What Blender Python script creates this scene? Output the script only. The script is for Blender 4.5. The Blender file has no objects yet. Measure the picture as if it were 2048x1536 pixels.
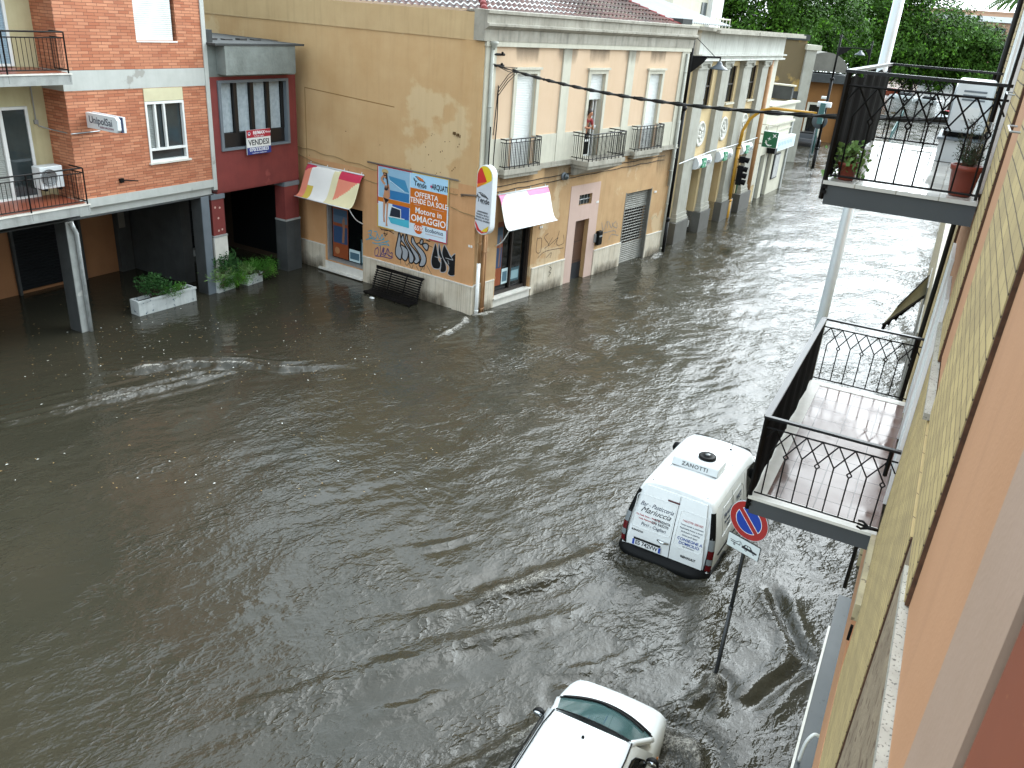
import bpy, bmesh, math, random
import numpy as np
from mathutils import Matrix, Vector
R = math.radians
rnd = random.Random(7)

# ------------------------------------------------------------------ camera, sky, sun, exposure
scene = bpy.context.scene
cam_d = bpy.data.cameras.new('camera')
cam = bpy.data.objects.new('camera', cam_d)
scene.collection.objects.link(cam)
cam_d.sensor_width = 36.0
cam_d.lens = 1633.8 / 2048.0 * 36.0
cam_d.clip_start = 0.05
cam_d.clip_end = 3000.0
cam_d.dof.use_dof = True; cam_d.dof.focus_distance = 17.0; cam_d.dof.aperture_fstop = 9.0
def camera_axes(pitch, roll, az):
    c, s = math.cos(pitch), math.sin(pitch)
    fw = Vector((math.sin(az) * c, math.cos(az) * c, -s))
    rt = Vector((math.cos(az), -math.sin(az), 0))
    dn = fw.cross(rt)
    cr, sr = math.cos(roll), math.sin(roll)
    return cr * rt - sr * dn, sr * rt + cr * dn, fw
_r, _d, _f = camera_axes(R(24.44), R(4.47), R(-26.29))
cam.matrix_world = Matrix(((_r.x, -_d.x, -_f.x, 0), (_r.y, -_d.y, -_f.y, 0), (_r.z, -_d.z, -_f.z, 9.0), (0, 0, 0, 1)))
scene.camera = cam

SUN_EL, SUN_AZ = R(43), R(20)          # azimuth clockwise from +Y
world = bpy.data.worlds.new('World')
scene.world = world
world.use_nodes = True
wn, wl = world.node_tree.nodes, world.node_tree.links
wn.clear()
w_out = wn.new('ShaderNodeOutputWorld'); w_bg = wn.new('ShaderNodeBackground')
sky = wn.new('ShaderNodeTexSky'); sky.sky_type = 'NISHITA'
sky.sun_disc = False; sky.sun_elevation = SUN_EL; sky.sun_rotation = SUN_AZ
sky.air_density = 1.0; sky.dust_density = 4.0; sky.ozone_density = 1.0
# rain clouds: the sky's own light, grey and unevenly bright
hs = wn.new('ShaderNodeHueSaturation'); hs.inputs['Saturation'].default_value = 0.22
tcw = wn.new('ShaderNodeTexCoord'); mpw = wn.new('ShaderNodeMapping'); mpw.inputs['Scale'].default_value = (1, 1, 2.2)
cl = wn.new('ShaderNodeTexNoise'); cl.inputs['Scale'].default_value = 1.7; cl.inputs['Detail'].default_value = 6; cl.inputs['Roughness'].default_value = 0.55
clr = wn.new('ShaderNodeValToRGB')
clr.color_ramp.elements[0].position = 0.3; clr.color_ramp.elements[0].color = (1.68, 2.03, 2.22, 1)
clr.color_ramp.elements[1].position = 0.72; clr.color_ramp.elements[1].color = (3.2, 3.48, 3.62, 1)
mw = wn.new('ShaderNodeMix'); mw.data_type = 'RGBA'; mw.blend_type = 'MULTIPLY'; mw.inputs[0].default_value = 1.0
gm = wn.new('ShaderNodeGamma'); gm.inputs[1].default_value = 0.57      # a cloud deck evens out the sky's own contrast
wl.new(sky.outputs[0], gm.inputs[0]); wl.new(gm.outputs[0], hs.inputs['Color']); wl.new(tcw.outputs['Generated'], mpw.inputs[0]); wl.new(mpw.outputs[0], cl.inputs['Vector'])
wl.new(cl.outputs[0], clr.inputs[0]); wl.new(hs.outputs[0], mw.inputs[6]); wl.new(clr.outputs[0], mw.inputs[7])
wl.new(mw.outputs[2], w_bg.inputs[0]); wl.new(w_bg.outputs[0], w_out.inputs[0])
w_bg.inputs[1].default_value = 0.15
sun_d = bpy.data.lights.new('sun', 'SUN'); sun_d.energy = 0.5; sun_d.angle = R(60); sun_d.color = (1.0, 0.99, 0.97)
sun = bpy.data.objects.new('sun', sun_d); scene.collection.objects.link(sun)
sd = Vector((math.sin(SUN_AZ) * math.cos(SUN_EL), math.cos(SUN_AZ) * math.cos(SUN_EL), math.sin(SUN_EL)))
sun.rotation_euler = (-sd).to_track_quat('-Z', 'Y').to_euler()
sun.location = sd * 60
scene.view_settings.view_transform = 'Standard'
scene.view_settings.look = 'None'
scene.view_settings.exposure = 1.82
scene.view_settings.gamma = 1.0
scene.cycles.max_bounces = 6; scene.cycles.diffuse_bounces = 3; scene.cycles.glossy_bounces = 3
scene.cycles.transparent_max_bounces = 6
scene.cycles.use_denoising = True

# ------------------------------------------------------------------ helpers
def srgb(h):
    h = h.lstrip('#'); v = [int(h[i:i + 2], 16) / 255 for i in (0, 2, 4)]
    return tuple(c / 12.92 if c <= 0.04045 else ((c + 0.055) / 1.055) ** 2.4 for c in v)

FRAME = {}
I4 = Matrix.Identity(4)
def frame(x, y, z, rot):
    return Matrix.Translation((x, y, z)) @ Matrix.Rotation(R(rot), 4, 'Z')

def place(o, parent, fr):
    FRAME[o.name] = fr
    if parent is not None:
        o.parent = parent
        o.matrix_parent_inverse = I4
        o.matrix_basis = FRAME[parent.name].inverted() @ fr
    else:
        o.matrix_basis = fr
    return o

def tag(o, label=None, cat=None, group=None, kind=None):
    if label: o['label'] = label
    if cat: o['category'] = cat
    if group: o['group'] = group
    if kind: o['kind'] = kind
    return o

def thing(name, label, cat, fr=I4, group=None):
    o = bpy.data.objects.new(name, None)
    scene.collection.objects.link(o)
    o.empty_display_size = 0.2
    place(o, None, fr)
    return tag(o, label, cat, group)

class MB:
    """collects faces, then links them as ONE mesh object"""
    def __init__(s): s.v = []; s.f = []; s.m = []; s.sm = []; s.mi = 0; s.T = None; s.smooth = False
    def add(s, vs, fs):
        b = len(s.v)
        for p in vs:
            s.v.append(tuple(s.T @ Vector(p)) if s.T is not None else tuple(p))
        for f in fs:
            s.f.append([b + i for i in f]); s.m.append(s.mi); s.sm.append(s.smooth)
        return s
    def box(s, x0, x1, y0, y1, z0, z1):
        return s.add([(x0, y0, z0), (x1, y0, z0), (x1, y1, z0), (x0, y1, z0), (x0, y0, z1), (x1, y0, z1), (x1, y1, z1), (x0, y1, z1)],
                     [(0, 3, 2, 1), (4, 5, 6, 7), (0, 1, 5, 4), (1, 2, 6, 5), (2, 3, 7, 6), (3, 0, 4, 7)])
    def quad(s, a, b, c, d): return s.add([a, b, c, d], [(0, 1, 2, 3)])
    def poly(s, pts): return s.add(pts, [tuple(range(len(pts)))])
    def prism(s, pts2, y0, y1):
        """polygon in x,z extruded along y"""
        n = len(pts2)
        vs = [(p[0], y0, p[1]) for p in pts2] + [(p[0], y1, p[1]) for p in pts2]
        fs = [tuple(range(n)), tuple(reversed(range(n, 2 * n)))]
        fs += [(i, i + n, (i + 1) % n + n, (i + 1) % n) for i in range(n)]
        return s.add(vs, fs)
    def prismx(s, pts2, x0, x1):
        """polygon in y,z extruded along x"""
        n = len(pts2)
        vs = [(x0, p[0], p[1]) for p in pts2] + [(x1, p[0], p[1]) for p in pts2]
        fs = [tuple(reversed(range(n))), tuple(range(n, 2 * n))]
        fs += [(i, (i + 1) % n, (i + 1) % n + n, i + n) for i in range(n)]
        return s.add(vs, fs)
    def prismz(s, pts2, z0, z1):
        n = len(pts2)
        vs = [(p[0], p[1], z0) for p in pts2] + [(p[0], p[1], z1) for p in pts2]
        fs = [tuple(reversed(range(n))), tuple(range(n, 2 * n))]
        fs += [(i, (i + 1) % n, (i + 1) % n + n, i + n) for i in range(n)]
        return s.add(vs, fs)
    def tube(s, pts, r, n=8, caps=True):
        pts = [Vector(p) for p in pts]; k = len(pts)
        rs = r if isinstance(r, (list, tuple)) else [r] * k
        t0 = (pts[1] - pts[0]).normalized()
        up = Vector((0, 0, 1)) if abs(t0.z) < 0.9 else Vector((0, 1, 0))
        a = t0.cross(up).normalized()
        vs = []
        for i, p in enumerate(pts):
            t = (pts[min(i + 1, k - 1)] - pts[max(i - 1, 0)])
            t = t.normalized() if t.length > 1e-9 else t0
            a = (a - t * a.dot(t)).normalized(); b = t.cross(a)
            for j in range(n):
                th = 2 * math.pi * j / n
                vs.append(p + (a * math.cos(th) + b * math.sin(th)) * rs[i])
        fs = [(i * n + j, i * n + (j + 1) % n, (i + 1) * n + (j + 1) % n, (i + 1) * n + j) for i in range(k - 1) for j in range(n)]
        if caps: fs += [tuple(reversed(range(n))), tuple(range((k - 1) * n, k * n))]
        old = s.smooth; s.smooth = n > 6
        s.add(vs, fs); s.smooth = old
        return s
    def bar(s, a, b, w):
        """square bar between two points"""
        return s.tube([a, b], w * 0.7071, 4)
    def lathe(s, prof, n=24, c=(0, 0, 0), axis='z'):
        vs = []
        for (r, h) in prof:
            for j in range(n):
                th = 2 * math.pi * j / n
                p = (r * math.cos(th), r * math.sin(th), h)
                if axis == 'y': p = (p[0], p[2], p[1])
                if axis == 'x': p = (p[2], p[0], p[1])
                vs.append((p[0] + c[0], p[1] + c[1], p[2] + c[2]))
        k = len(prof)
        fs = [(i * n + j, i * n + (j + 1) % n, (i + 1) * n + (j + 1) % n, (i + 1) * n + j) for i in range(k - 1) for j in range(n)]
        fs += [tuple(reversed(range(n))), tuple(range((k - 1) * n, k * n))]
        old = s.smooth; s.smooth = True
        s.add(vs, fs); s.smooth = old
        return s
    def disc(s, c, r, y, n=28, r2=None):
        r2 = r2 or r
        return s.poly([(c[0] + r * math.cos(2 * math.pi * j / n), y, c[1] + r2 * math.sin(2 * math.pi * j / n)) for j in range(n)])
    def ribbon(s, pts, w, y=-0.004, closed=False, sub=6):
        """brush stroke in the x,z plane"""
        p = [Vector(q) for q in spline(pts, sub, closed)]
        L = []; Rr = []; n = len(p)
        for i in range(n):
            a = p[i - 1] if (i > 0 or closed) else p[i]
            b = p[(i + 1) % n] if (i < n - 1 or closed) else p[i]
            t = (b - a); t = t.normalized() if t.length > 1e-9 else Vector((1, 0))
            nn = Vector((-t.y, t.x)); ww = w * 0.5
            L.append(p[i] + nn * ww); Rr.append(p[i] - nn * ww)
        vs = [(q.x, y, q.y) for q in L] + [(q.x, y, q.y) for q in Rr]
        m = n if closed else n - 1
        return s.add(vs, [(i, (i + 1) % n, (i + 1) % n + n, i + n) for i in range(m)])
    def wall(s, x0, x1, z0, z1, holes, y=0.0, depth=0.25):
        """front face in x,z at y with openings and their reveals"""
        xs = sorted({x0, x1} | {v for h in holes for v in h[:2] if x0 < v < x1})
        zs = sorted({z0, z1} | {v for h in holes for v in h[2:] if z0 < v < z1})
        for i in range(len(xs) - 1):
            for j in range(len(zs) - 1):
                cx, cz = (xs[i] + xs[i + 1]) / 2, (zs[j] + zs[j + 1]) / 2
                if any(h[0] < cx < h[1] and h[2] < cz < h[3] for h in holes): continue
                s.quad((xs[i], y, zs[j]), (xs[i + 1], y, zs[j]), (xs[i + 1], y, zs[j + 1]), (xs[i], y, zs[j + 1]))
        for a, b, c, d in holes:
            Y = y + depth
            s.quad((a, y, c), (a, Y, c), (a, Y, d), (a, y, d)); s.quad((b, Y, c), (b, y, c), (b, y, d), (b, Y, d))
            s.quad((a, Y, d), (b, Y, d), (b, y, d), (a, y, d)); s.quad((a, y, c), (b, y, c), (b, Y, c), (a, Y, c))
        return s
    def build(s, name, mats, parent=None, fr=I4, bevel=0, subsurf=0, weld=False, recalc=False):
        me = bpy.data.meshes.new(name)
        me.from_pydata(s.v, [], s.f)
        if not isinstance(mats, (list, tuple)): mats = [mats]
        for m in mats: me.materials.append(m)
        me.polygons.foreach_set('material_index', s.m)
        me.polygons.foreach_set('use_smooth', s.sm)
        if weld or recalc:
            bm = bmesh.new(); bm.from_mesh(me)
            if weld: bmesh.ops.remove_doubles(bm, verts=bm.verts, dist=0.0005)
            bmesh.ops.recalc_face_normals(bm, faces=bm.faces)
            bm.to_mesh(me); bm.free()
        me.update()
        o = bpy.data.objects.new(name, me)
        scene.collection.objects.link(o)
        if bevel:
            b = o.modifiers.new('bevel', 'BEVEL'); b.width = bevel; b.segments = 2; b.limit_method = 'ANGLE'; b.angle_limit = R(40)
        if subsurf:
            b = o.modifiers.new('subsurf', 'SUBSURF'); b.levels = subsurf; b.render_levels = subsurf
        return place(o, parent, fr)

def spline(pts, sub=6, closed=False):
    p = [tuple(q) for q in pts]; n = len(p)
    if n < 3 and not closed: return p
    out = []
    rng = range(n) if closed else range(n - 1)
    for i in rng:
        a = p[(i - 1) % n] if (closed or i > 0) else p[0]
        b = p[i]; c = p[(i + 1) % n]
        d = p[(i + 2) % n] if (closed or i < n - 2) else p[-1]
        for k in range(sub):
            t = k / sub
            out.append(tuple(0.5 * ((2 * b[j]) + (-a[j] + c[j]) * t + (2 * a[j] - 5 * b[j] + 4 * c[j] - d[j]) * t * t + (-a[j] + 3 * b[j] - 3 * c[j] + d[j]) * t ** 3) for j in range(len(b))))
    if not closed: out.append(p[-1])
    return out

def text(name, body, size, x, y, z, m, parent, fr, align='CENTER', bold=0.0, shear=0.0, sx=1.0, rot=0.0, extrude=0.002, space=1.0, flat=False):
    """lettering in the x,z plane of a frame, facing -y (flat: lying in x,y facing up)"""
    cu = bpy.data.curves.new(name, 'FONT'); cu.body = body; cu.size = size
    cu.align_x = align; cu.align_y = 'CENTER'; cu.offset = bold * size; cu.shear = shear; cu.extrude = extrude
    cu.space_character = space; cu.resolution_u = 3; cu.space_line = 0.9
    to = bpy.data.objects.new(name + '_tmp', cu); scene.collection.objects.link(to)
    dg = bpy.context.evaluated_depsgraph_get()
    me = bpy.data.meshes.new_from_object(to.evaluated_get(dg))
    bpy.data.objects.remove(to); bpy.data.curves.remove(cu)
    me.name = name
    me.transform(Matrix.Translation((x, y, z)) @ (I4 if flat else Matrix.Rotation(R(90), 4, 'X')) @ Matrix.Rotation(R(rot), 4, 'Z') @ Matrix.Diagonal((sx, 1, 1, 1)))
    me.materials.clear(); me.materials.append(m)
    o = bpy.data.objects.new(name, me); scene.collection.objects.link(o)
    return place(o, parent, fr)

def copy_tree(o, parent=None):
    c = o.copy(); scene.collection.objects.link(c)
    FRAME[c.name] = FRAME[o.name]
    if parent is not None: c.parent = parent
    for ch in list(o.children): copy_tree(ch, c)
    return c

# ------------------------------------------------------------------ materials
MATS = {}
def mat(name, col, rough=0.6, col2=None, scale=2.0, amount=0.5, streak=0.0, streak_col=None, bump=0.0, bump_scale=40.0, metal=0.0,
        spec=0.5, coat=0.0, emit=None, detail=5.0, speck=0.0, speck_col=(0.02, 0.02, 0.02), speck_scale=60.0, streak_scale=6.0, patch=None, patch_pos=0.6):
    if name in MATS: return MATS[name]
    m = bpy.data.materials.new(name); m.use_nodes = True
    nt = m.node_tree; N = nt.nodes; L = nt.links
    b = N['Principled BSDF']
    b.inputs['Roughness'].default_value = rough; b.inputs['Metallic'].default_value = metal
    b.inputs['Specular IOR Level'].default_value = spec; b.inputs['Coat Weight'].default_value = coat
    if isinstance(col, str): col = srgb(col)
    if isinstance(col2, str): col2 = srgb(col2)
    if isinstance(streak_col, str): streak_col = srgb(streak_col)
    if isinstance(speck_col, str): speck_col = srgb(speck_col)
    if col2 is None: col2 = tuple(c * 0.8 for c in col)
    tc = N.new('ShaderNodeTexCoord')
    n1 = N.new('ShaderNodeTexNoise'); n1.inputs['Scale'].default_value = scale; n1.inputs['Detail'].default_value = detail; n1.inputs['Roughness'].default_value = 0.6
    L.new(tc.outputs['Object'], n1.inputs['Vector'])
    mr = N.new('ShaderNodeMapRange'); mr.inputs[1].default_value = 0.35; mr.inputs[2].default_value = 0.7; mr.inputs[3].default_value = 0; mr.inputs[4].default_value = amount
    L.new(n1.outputs[0], mr.inputs[0])
    def mix(fac, c1, c2):
        x = N.new('ShaderNodeMix'); x.data_type = 'RGBA'
        L.new(fac, x.inputs[0])
        if isinstance(c1, tuple): x.inputs[6].default_value = (*c1, 1)
        else: L.new(c1, x.inputs[6])
        if isinstance(c2, tuple): x.inputs[7].default_value = (*c2, 1)
        else: L.new(c2, x.inputs[7])
        return x.outputs[2]
    c = mix(mr.outputs[0], tuple(col), tuple(col2))
    if patch is not None:
        if isinstance(patch, str): patch = srgb(patch)
        pn = N.new('ShaderNodeTexNoise'); pn.inputs['Scale'].default_value = scale * 0.45; pn.inputs['Detail'].default_value = 9; pn.inputs['Roughness'].default_value = 0.55
        mp0 = N.new('ShaderNodeMapping'); mp0.inputs['Location'].default_value = (13.1, 4.2, 7.7); L.new(tc.outputs['Object'], mp0.inputs[0]); L.new(mp0.outputs[0], pn.inputs['Vector'])
        pr_ = N.new('ShaderNodeMapRange'); pr_.inputs[1].default_value = patch_pos; pr_.inputs[2].default_value = patch_pos + 0.025; pr_.inputs[4].default_value = 0.8
        L.new(pn.outputs[0], pr_.inputs[0]); c = mix(pr_.outputs[0], c, tuple(patch))
    if streak > 0:
        mp = N.new('ShaderNodeMapping'); mp.inputs['Scale'].default_value = (streak_scale, streak_scale, 0.45)
        n2 = N.new('ShaderNodeTexNoise'); n2.inputs['Scale'].default_value = 1.0; n2.inputs['Detail'].default_value = 6; n2.inputs['Roughness'].default_value = 0.65
        L.new(tc.outputs['Object'], mp.inputs[0]); L.new(mp.outputs[0], n2.inputs['Vector'])
        m2 = N.new('ShaderNodeMapRange'); m2.inputs[1].default_value = 0.5; m2.inputs[2].default_value = 0.78; m2.inputs[4].default_value = streak
        L.new(n2.outputs[0], m2.inputs[0])
        c = mix(m2.outputs[0], c, tuple(streak_col or (0.08, 0.07, 0.06)))
    if speck > 0:
        n3 = N.new('ShaderNodeTexNoise'); n3.inputs['Scale'].default_value = speck_scale; n3.inputs['Detail'].default_value = 2
        L.new(tc.outputs['Object'], n3.inputs['Vector'])
        m3 = N.new('ShaderNodeMapRange'); m3.inputs[1].default_value = 1 - speck; m3.inputs[2].default_value = 1 - speck + 0.06
        L.new(n3.outputs[0], m3.inputs[0]); c = mix(m3.outputs[0], c, tuple(speck_col))
    L.new(c, b.inputs['Base Color'])
    if bump > 0:
        nb = N.new('ShaderNodeTexNoise'); nb.inputs['Scale'].default_value = bump_scale; nb.inputs['Detail'].default_value = 4
        L.new(tc.outputs['Object'], nb.inputs['Vector'])
        bp = N.new('ShaderNodeBump'); bp.inputs['Strength'].default_value = bump; bp.inputs['Distance'].default_value = 0.02
        L.new(nb.outputs[0], bp.inputs['Height']); L.new(bp.outputs[0], b.inputs['Normal'])
    if emit:
        b.inputs['Emission Color'].default_value = (*emit[0], 1); b.inputs['Emission Strength'].default_value = emit[1]
    MATS[name] = m
    return m

def brick_mat(name, c1, c2, mortar, bw, bh, gap, axis='xz', offset=0.5, rough=0.75, bump=0.6, stain=0.3, stain_col=(0.05, 0.03, 0.02), freq=2, squash=1.0):
    m = bpy.data.materials.new(name); m.use_nodes = True
    N = m.node_tree.nodes; L = m.node_tree.links; b = N['Principled BSDF']; b.inputs['Roughness'].default_value = rough
    tc = N.new('ShaderNodeTexCoord'); sp = N.new('ShaderNodeSeparateXYZ'); cb = N.new('ShaderNodeCombineXYZ'); ad = N.new('ShaderNodeMath')
    L.new(tc.outputs['Object'], sp.inputs[0])
    L.new(sp.outputs[0], ad.inputs[0]); L.new(sp.outputs[1], ad.inputs[1])
    L.new(ad.outputs[0], cb.inputs[0]); L.new(sp.outputs[2], cb.inputs[1])
    br = N.new('ShaderNodeTexBrick')
    br.offset = offset; br.offset_frequency = freq; br.squash = squash
    br.inputs['Scale'].default_value = 1.0; br.inputs['Brick Width'].default_value = bw; br.inputs['Row Height'].default_value = bh
    br.inputs['Mortar Size'].default_value = gap; br.inputs['Mortar Smooth'].default_value = 0.2; br.inputs['Bias'].default_value = 0.0
    br.inputs['Color1'].default_value = (*srgb(c1), 1); br.inputs['Color2'].default_value = (*srgb(c2), 1); br.inputs['Mortar'].default_value = (*srgb(mortar), 1)
    nz = N.new('ShaderNodeTexNoise'); nz.inputs['Scale'].default_value = 1.3; nz.inputs['Detail'].default_value = 6
    wob = N.new('ShaderNodeTexNoise'); wob.inputs['Scale'].default_value = 3.0
    wm = N.new('ShaderNodeVectorMath'); wm.operation = 'MULTIPLY_ADD'; wm.inputs[1].default_value = (0.012, 0.012, 0)
    L.new(tc.outputs['Object'], wob.inputs['Vector']); L.new(wob.outputs['Color'], wm.inputs[0]); L.new(cb.outputs[0], wm.inputs[2]); L.new(wm.outputs[0], br.inputs['Vector'])
    L.new(tc.outputs['Object'], nz.inputs['Vector'])
    mr = N.new('ShaderNodeMapRange'); mr.inputs[1].default_value = 0.45; mr.inputs[2].default_value = 0.75; mr.inputs[4].default_value = stain
    L.new(nz.outputs[0], mr.inputs[0])
    mx = N.new('ShaderNodeMix'); mx.data_type = 'RGBA'; L.new(mr.outputs[0], mx.inputs[0]); L.new(br.outputs['Color'], mx.inputs[6]); mx.inputs[7].default_value = (*stain_col, 1)
    L.new(mx.outputs[2], b.inputs['Base Color'])
    inv = N.new('ShaderNodeMath'); inv.operation = 'SUBTRACT'; inv.inputs[0].default_value = 1.0; L.new(br.outputs['Fac'], inv.inputs[1])
    bp = N.new('ShaderNodeBump'); bp.inputs['Strength'].default_value = bump; bp.inputs['Distance'].default_value = 0.012
    L.new(inv.outputs[0], bp.inputs['Height']); L.new(bp.outputs[0], b.inputs['Normal'])
    return m

def stain_shade_mat(name, col, amount, sx, sz, fade_down=True):
    """a dark film of dirt and painted shade with a ragged shape, clear elsewhere"""
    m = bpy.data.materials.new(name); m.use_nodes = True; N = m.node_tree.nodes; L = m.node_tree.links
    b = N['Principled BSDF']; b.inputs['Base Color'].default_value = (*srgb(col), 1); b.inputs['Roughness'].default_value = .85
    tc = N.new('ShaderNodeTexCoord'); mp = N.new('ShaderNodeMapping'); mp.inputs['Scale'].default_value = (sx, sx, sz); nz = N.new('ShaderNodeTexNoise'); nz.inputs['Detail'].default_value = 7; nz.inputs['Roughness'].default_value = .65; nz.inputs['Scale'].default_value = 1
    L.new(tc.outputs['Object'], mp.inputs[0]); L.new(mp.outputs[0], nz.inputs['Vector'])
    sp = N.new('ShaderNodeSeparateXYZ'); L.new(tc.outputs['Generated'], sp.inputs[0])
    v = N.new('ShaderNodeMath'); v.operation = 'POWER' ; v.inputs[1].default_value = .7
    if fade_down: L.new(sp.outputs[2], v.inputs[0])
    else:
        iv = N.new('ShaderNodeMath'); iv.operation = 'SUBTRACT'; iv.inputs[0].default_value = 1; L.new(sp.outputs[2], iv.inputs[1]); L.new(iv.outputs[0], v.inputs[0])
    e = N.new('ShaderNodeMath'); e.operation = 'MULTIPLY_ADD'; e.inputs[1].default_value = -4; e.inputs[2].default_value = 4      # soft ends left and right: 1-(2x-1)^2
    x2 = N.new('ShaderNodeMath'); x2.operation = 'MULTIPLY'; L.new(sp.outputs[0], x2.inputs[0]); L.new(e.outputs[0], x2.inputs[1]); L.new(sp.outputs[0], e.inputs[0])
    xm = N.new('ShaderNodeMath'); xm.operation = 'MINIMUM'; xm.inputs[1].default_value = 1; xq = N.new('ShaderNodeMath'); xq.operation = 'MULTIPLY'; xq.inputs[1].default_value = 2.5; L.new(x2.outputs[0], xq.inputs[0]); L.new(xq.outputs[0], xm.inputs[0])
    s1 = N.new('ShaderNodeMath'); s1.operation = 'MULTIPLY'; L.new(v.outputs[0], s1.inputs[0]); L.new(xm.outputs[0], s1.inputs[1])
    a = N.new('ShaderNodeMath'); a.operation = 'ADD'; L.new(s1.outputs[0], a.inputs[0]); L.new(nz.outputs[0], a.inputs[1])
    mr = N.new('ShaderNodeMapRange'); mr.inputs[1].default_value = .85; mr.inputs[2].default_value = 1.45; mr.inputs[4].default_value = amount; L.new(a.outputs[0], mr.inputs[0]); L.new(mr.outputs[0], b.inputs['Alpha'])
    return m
def floor_mat(name, c1, c2, joint, size):
    m = brick_mat(name, c1, c2, joint, size, size, .006, offset=0.0, rough=.12, bump=.25, stain=.25, stain_col=(.3, .28, .25))
    N = m.node_tree.nodes; L = m.node_tree.links; tc = N.new('ShaderNodeTexCoord'); nz = N.new('ShaderNodeTexNoise'); nz.inputs['Scale'].default_value = 2.2; nz.inputs['Detail'].default_value = 7
    mr = N.new('ShaderNodeMapRange'); mr.inputs[1].default_value = .40; mr.inputs[2].default_value = .66; mr.inputs[3].default_value = .05; mr.inputs[4].default_value = .30
    N['Principled BSDF'].inputs['Specular IOR Level'].default_value = .3
    L.new(tc.outputs['Object'], nz.inputs['Vector']); L.new(nz.outputs[0], mr.inputs[0]); L.new(mr.outputs[0], N['Principled BSDF'].inputs['Roughness'])
    for n in N:      # joints run along x and y on a floor
        if n.bl_idname == 'ShaderNodeCombineXYZ':
            sp = [q for q in N if q.bl_idname == 'ShaderNodeSeparateXYZ'][0]; L.new(sp.outputs[0], n.inputs[0]); L.new(sp.outputs[1], n.inputs[1])
    return m
M = {}
M['brick'] = brick_mat('orange_brick', '#c58664', '#a66142', '#6a4433', 0.30, 0.0755, 0.006, stain=0.25, stain_col=(0.2, 0.08, 0.05), offset=0.35)
M['tile'] = brick_mat('yellow_tile', '#b8a26e', '#a59062', '#5a4a30', 0.26, 0.078, 0.005, stain=0.35, stain_col=(0.16, 0.12, 0.06), bump=1.0)
M['concrete'] = mat('grey_concrete', '#9a9c98', 0.8, '#7e807c', 3, 0.8, streak=0.35, streak_col='#4a4a48', bump=0.3, patch='#b0aea8', patch_pos=0.62)
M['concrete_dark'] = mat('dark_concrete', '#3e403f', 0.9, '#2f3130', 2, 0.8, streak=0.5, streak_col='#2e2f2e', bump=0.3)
M['concrete_panel'] = mat('board_marked_concrete', '#7a807b', 0.85, '#626762', 2, 0.9, streak=0.25, streak_col='#434743', bump=0.5, bump_scale=15)
M['cream'] = mat('cream_plaster', '#c9c19a', 0.8, '#b5aa80', 1.5, 0.6, streak=0.25, streak_col='#8a8060', bump=0.15)
M['yellow'] = mat('ochre_yellow_plaster', '#c2a276', 0.85, '#b48f60', 0.7, 0.8, streak=0.22, streak_col='#987c54', bump=0.2, bump_scale=20, patch='#c8b088', patch_pos=0.6)
M['yellow_top'] = mat('faded_yellow_plaster', '#bfa47a', 0.85, '#b2966c', 0.8, 0.8, streak=0.3, streak_col='#8d7850', bump=0.2, bump_scale=20)
M['peach'] = mat('peach_plaster', '#c6ac90', 0.85, '#bda183', 0.8, 0.7, streak=0.18, streak_col='#a08a6c', bump=0.12)
M['ochre'] = mat('ochre_lower_plaster', '#b5946a', 0.85, '#a6825a', 1.1, 0.9, streak=0.45, streak_col='#836a48', bump=0.2, patch='#bda684', patch_pos=0.59)
M['pink'] = mat('pale_pink_plaster', '#bfa598', 0.85, '#b3988a', 1.0, 0.6, streak=0.25, streak_col='#96806e')
M['stone'] = mat('greyish_trim', '#bdb9a8', 0.8, '#aeaa9a', 2.0, 0.7, streak=0.35, streak_col='#84806f', bump=0.15)
M['stone_dirty'] = mat('weathered_cornice', '#a09b8e', 0.85, '#827d70', 2.0, 0.9, streak=0.65, streak_col='#434038', bump=0.25)
M['marble'] = mat('travertine_plinth', '#cdc4b2', 0.5, '#b8ac96', 2.0, 0.8, streak=0.75, streak_col='#75664f', streak_scale=22.0)
M['white_marble'] = mat('white_marble', '#d8d5cc', 0.35, '#bcb9ae', 3.0, 0.7, streak=0.2, streak_col='#8c887c')
M['red'] = mat('dark_red_plaster', '#7a332e', 0.8, '#682a26', 1.2, 0.9, streak=0.3, streak_col='#4e1f1c', bump=0.15, patch='#8e443e', patch_pos=0.66)
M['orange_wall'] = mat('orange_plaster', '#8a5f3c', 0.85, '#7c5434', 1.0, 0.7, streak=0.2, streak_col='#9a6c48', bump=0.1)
M['own_orange'] = mat('salmon_plaster', '#b1835f', 0.75, '#a67853', 1.0, 0.7, streak=0.3, streak_col='#94694a', bump=0.08, bump_scale=60, speck=0.22, speck_col='#8c6446', speck_scale=70, patch='#a98560', patch_pos=.63)
M['own_lav'] = mat('pinkish_tan_plaster', '#a48a78', 0.7, '#9a7f6a', 1.2, 0.8, bump=.06, bump_scale=60, streak=.25, streak_col='#88705e')
M['own_red'] = mat('terracotta_plaster', '#7c3f24', 0.8, '#6c351e', 1.5, 0.9, speck=0.3, speck_col='#8f6038', speck_scale=30)
M['own_mottled'] = mat('mottled_render', '#8a7a62', 0.85, '#6c5c48', 4.0, 0.9, speck=0.42, speck_col='#5e4a38', speck_scale=14, bump=0.3)
M['granite'] = mat('speckled_granite', '#a9a498', 0.55, '#918c80', 8.0, 0.9, speck=0.40, speck_col='#4a463f', speck_scale=85)
M['sill_beige'] = mat('beige_marble_ledge', '#b8ab88', 0.5, '#94876a', 4.0, 0.9, streak=0.2, speck=0.38, speck_col='#6e6048', speck_scale=12)
M['black'] = mat('black_iron', '#0b0b0b', 0.5, '#14100e', 8, 0.6, spec=0.15)
M['black_gloss'] = mat('black_rail', '#101011', 0.28, '#1a1a1b', 8, 0.6, spec=0.35)
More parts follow.
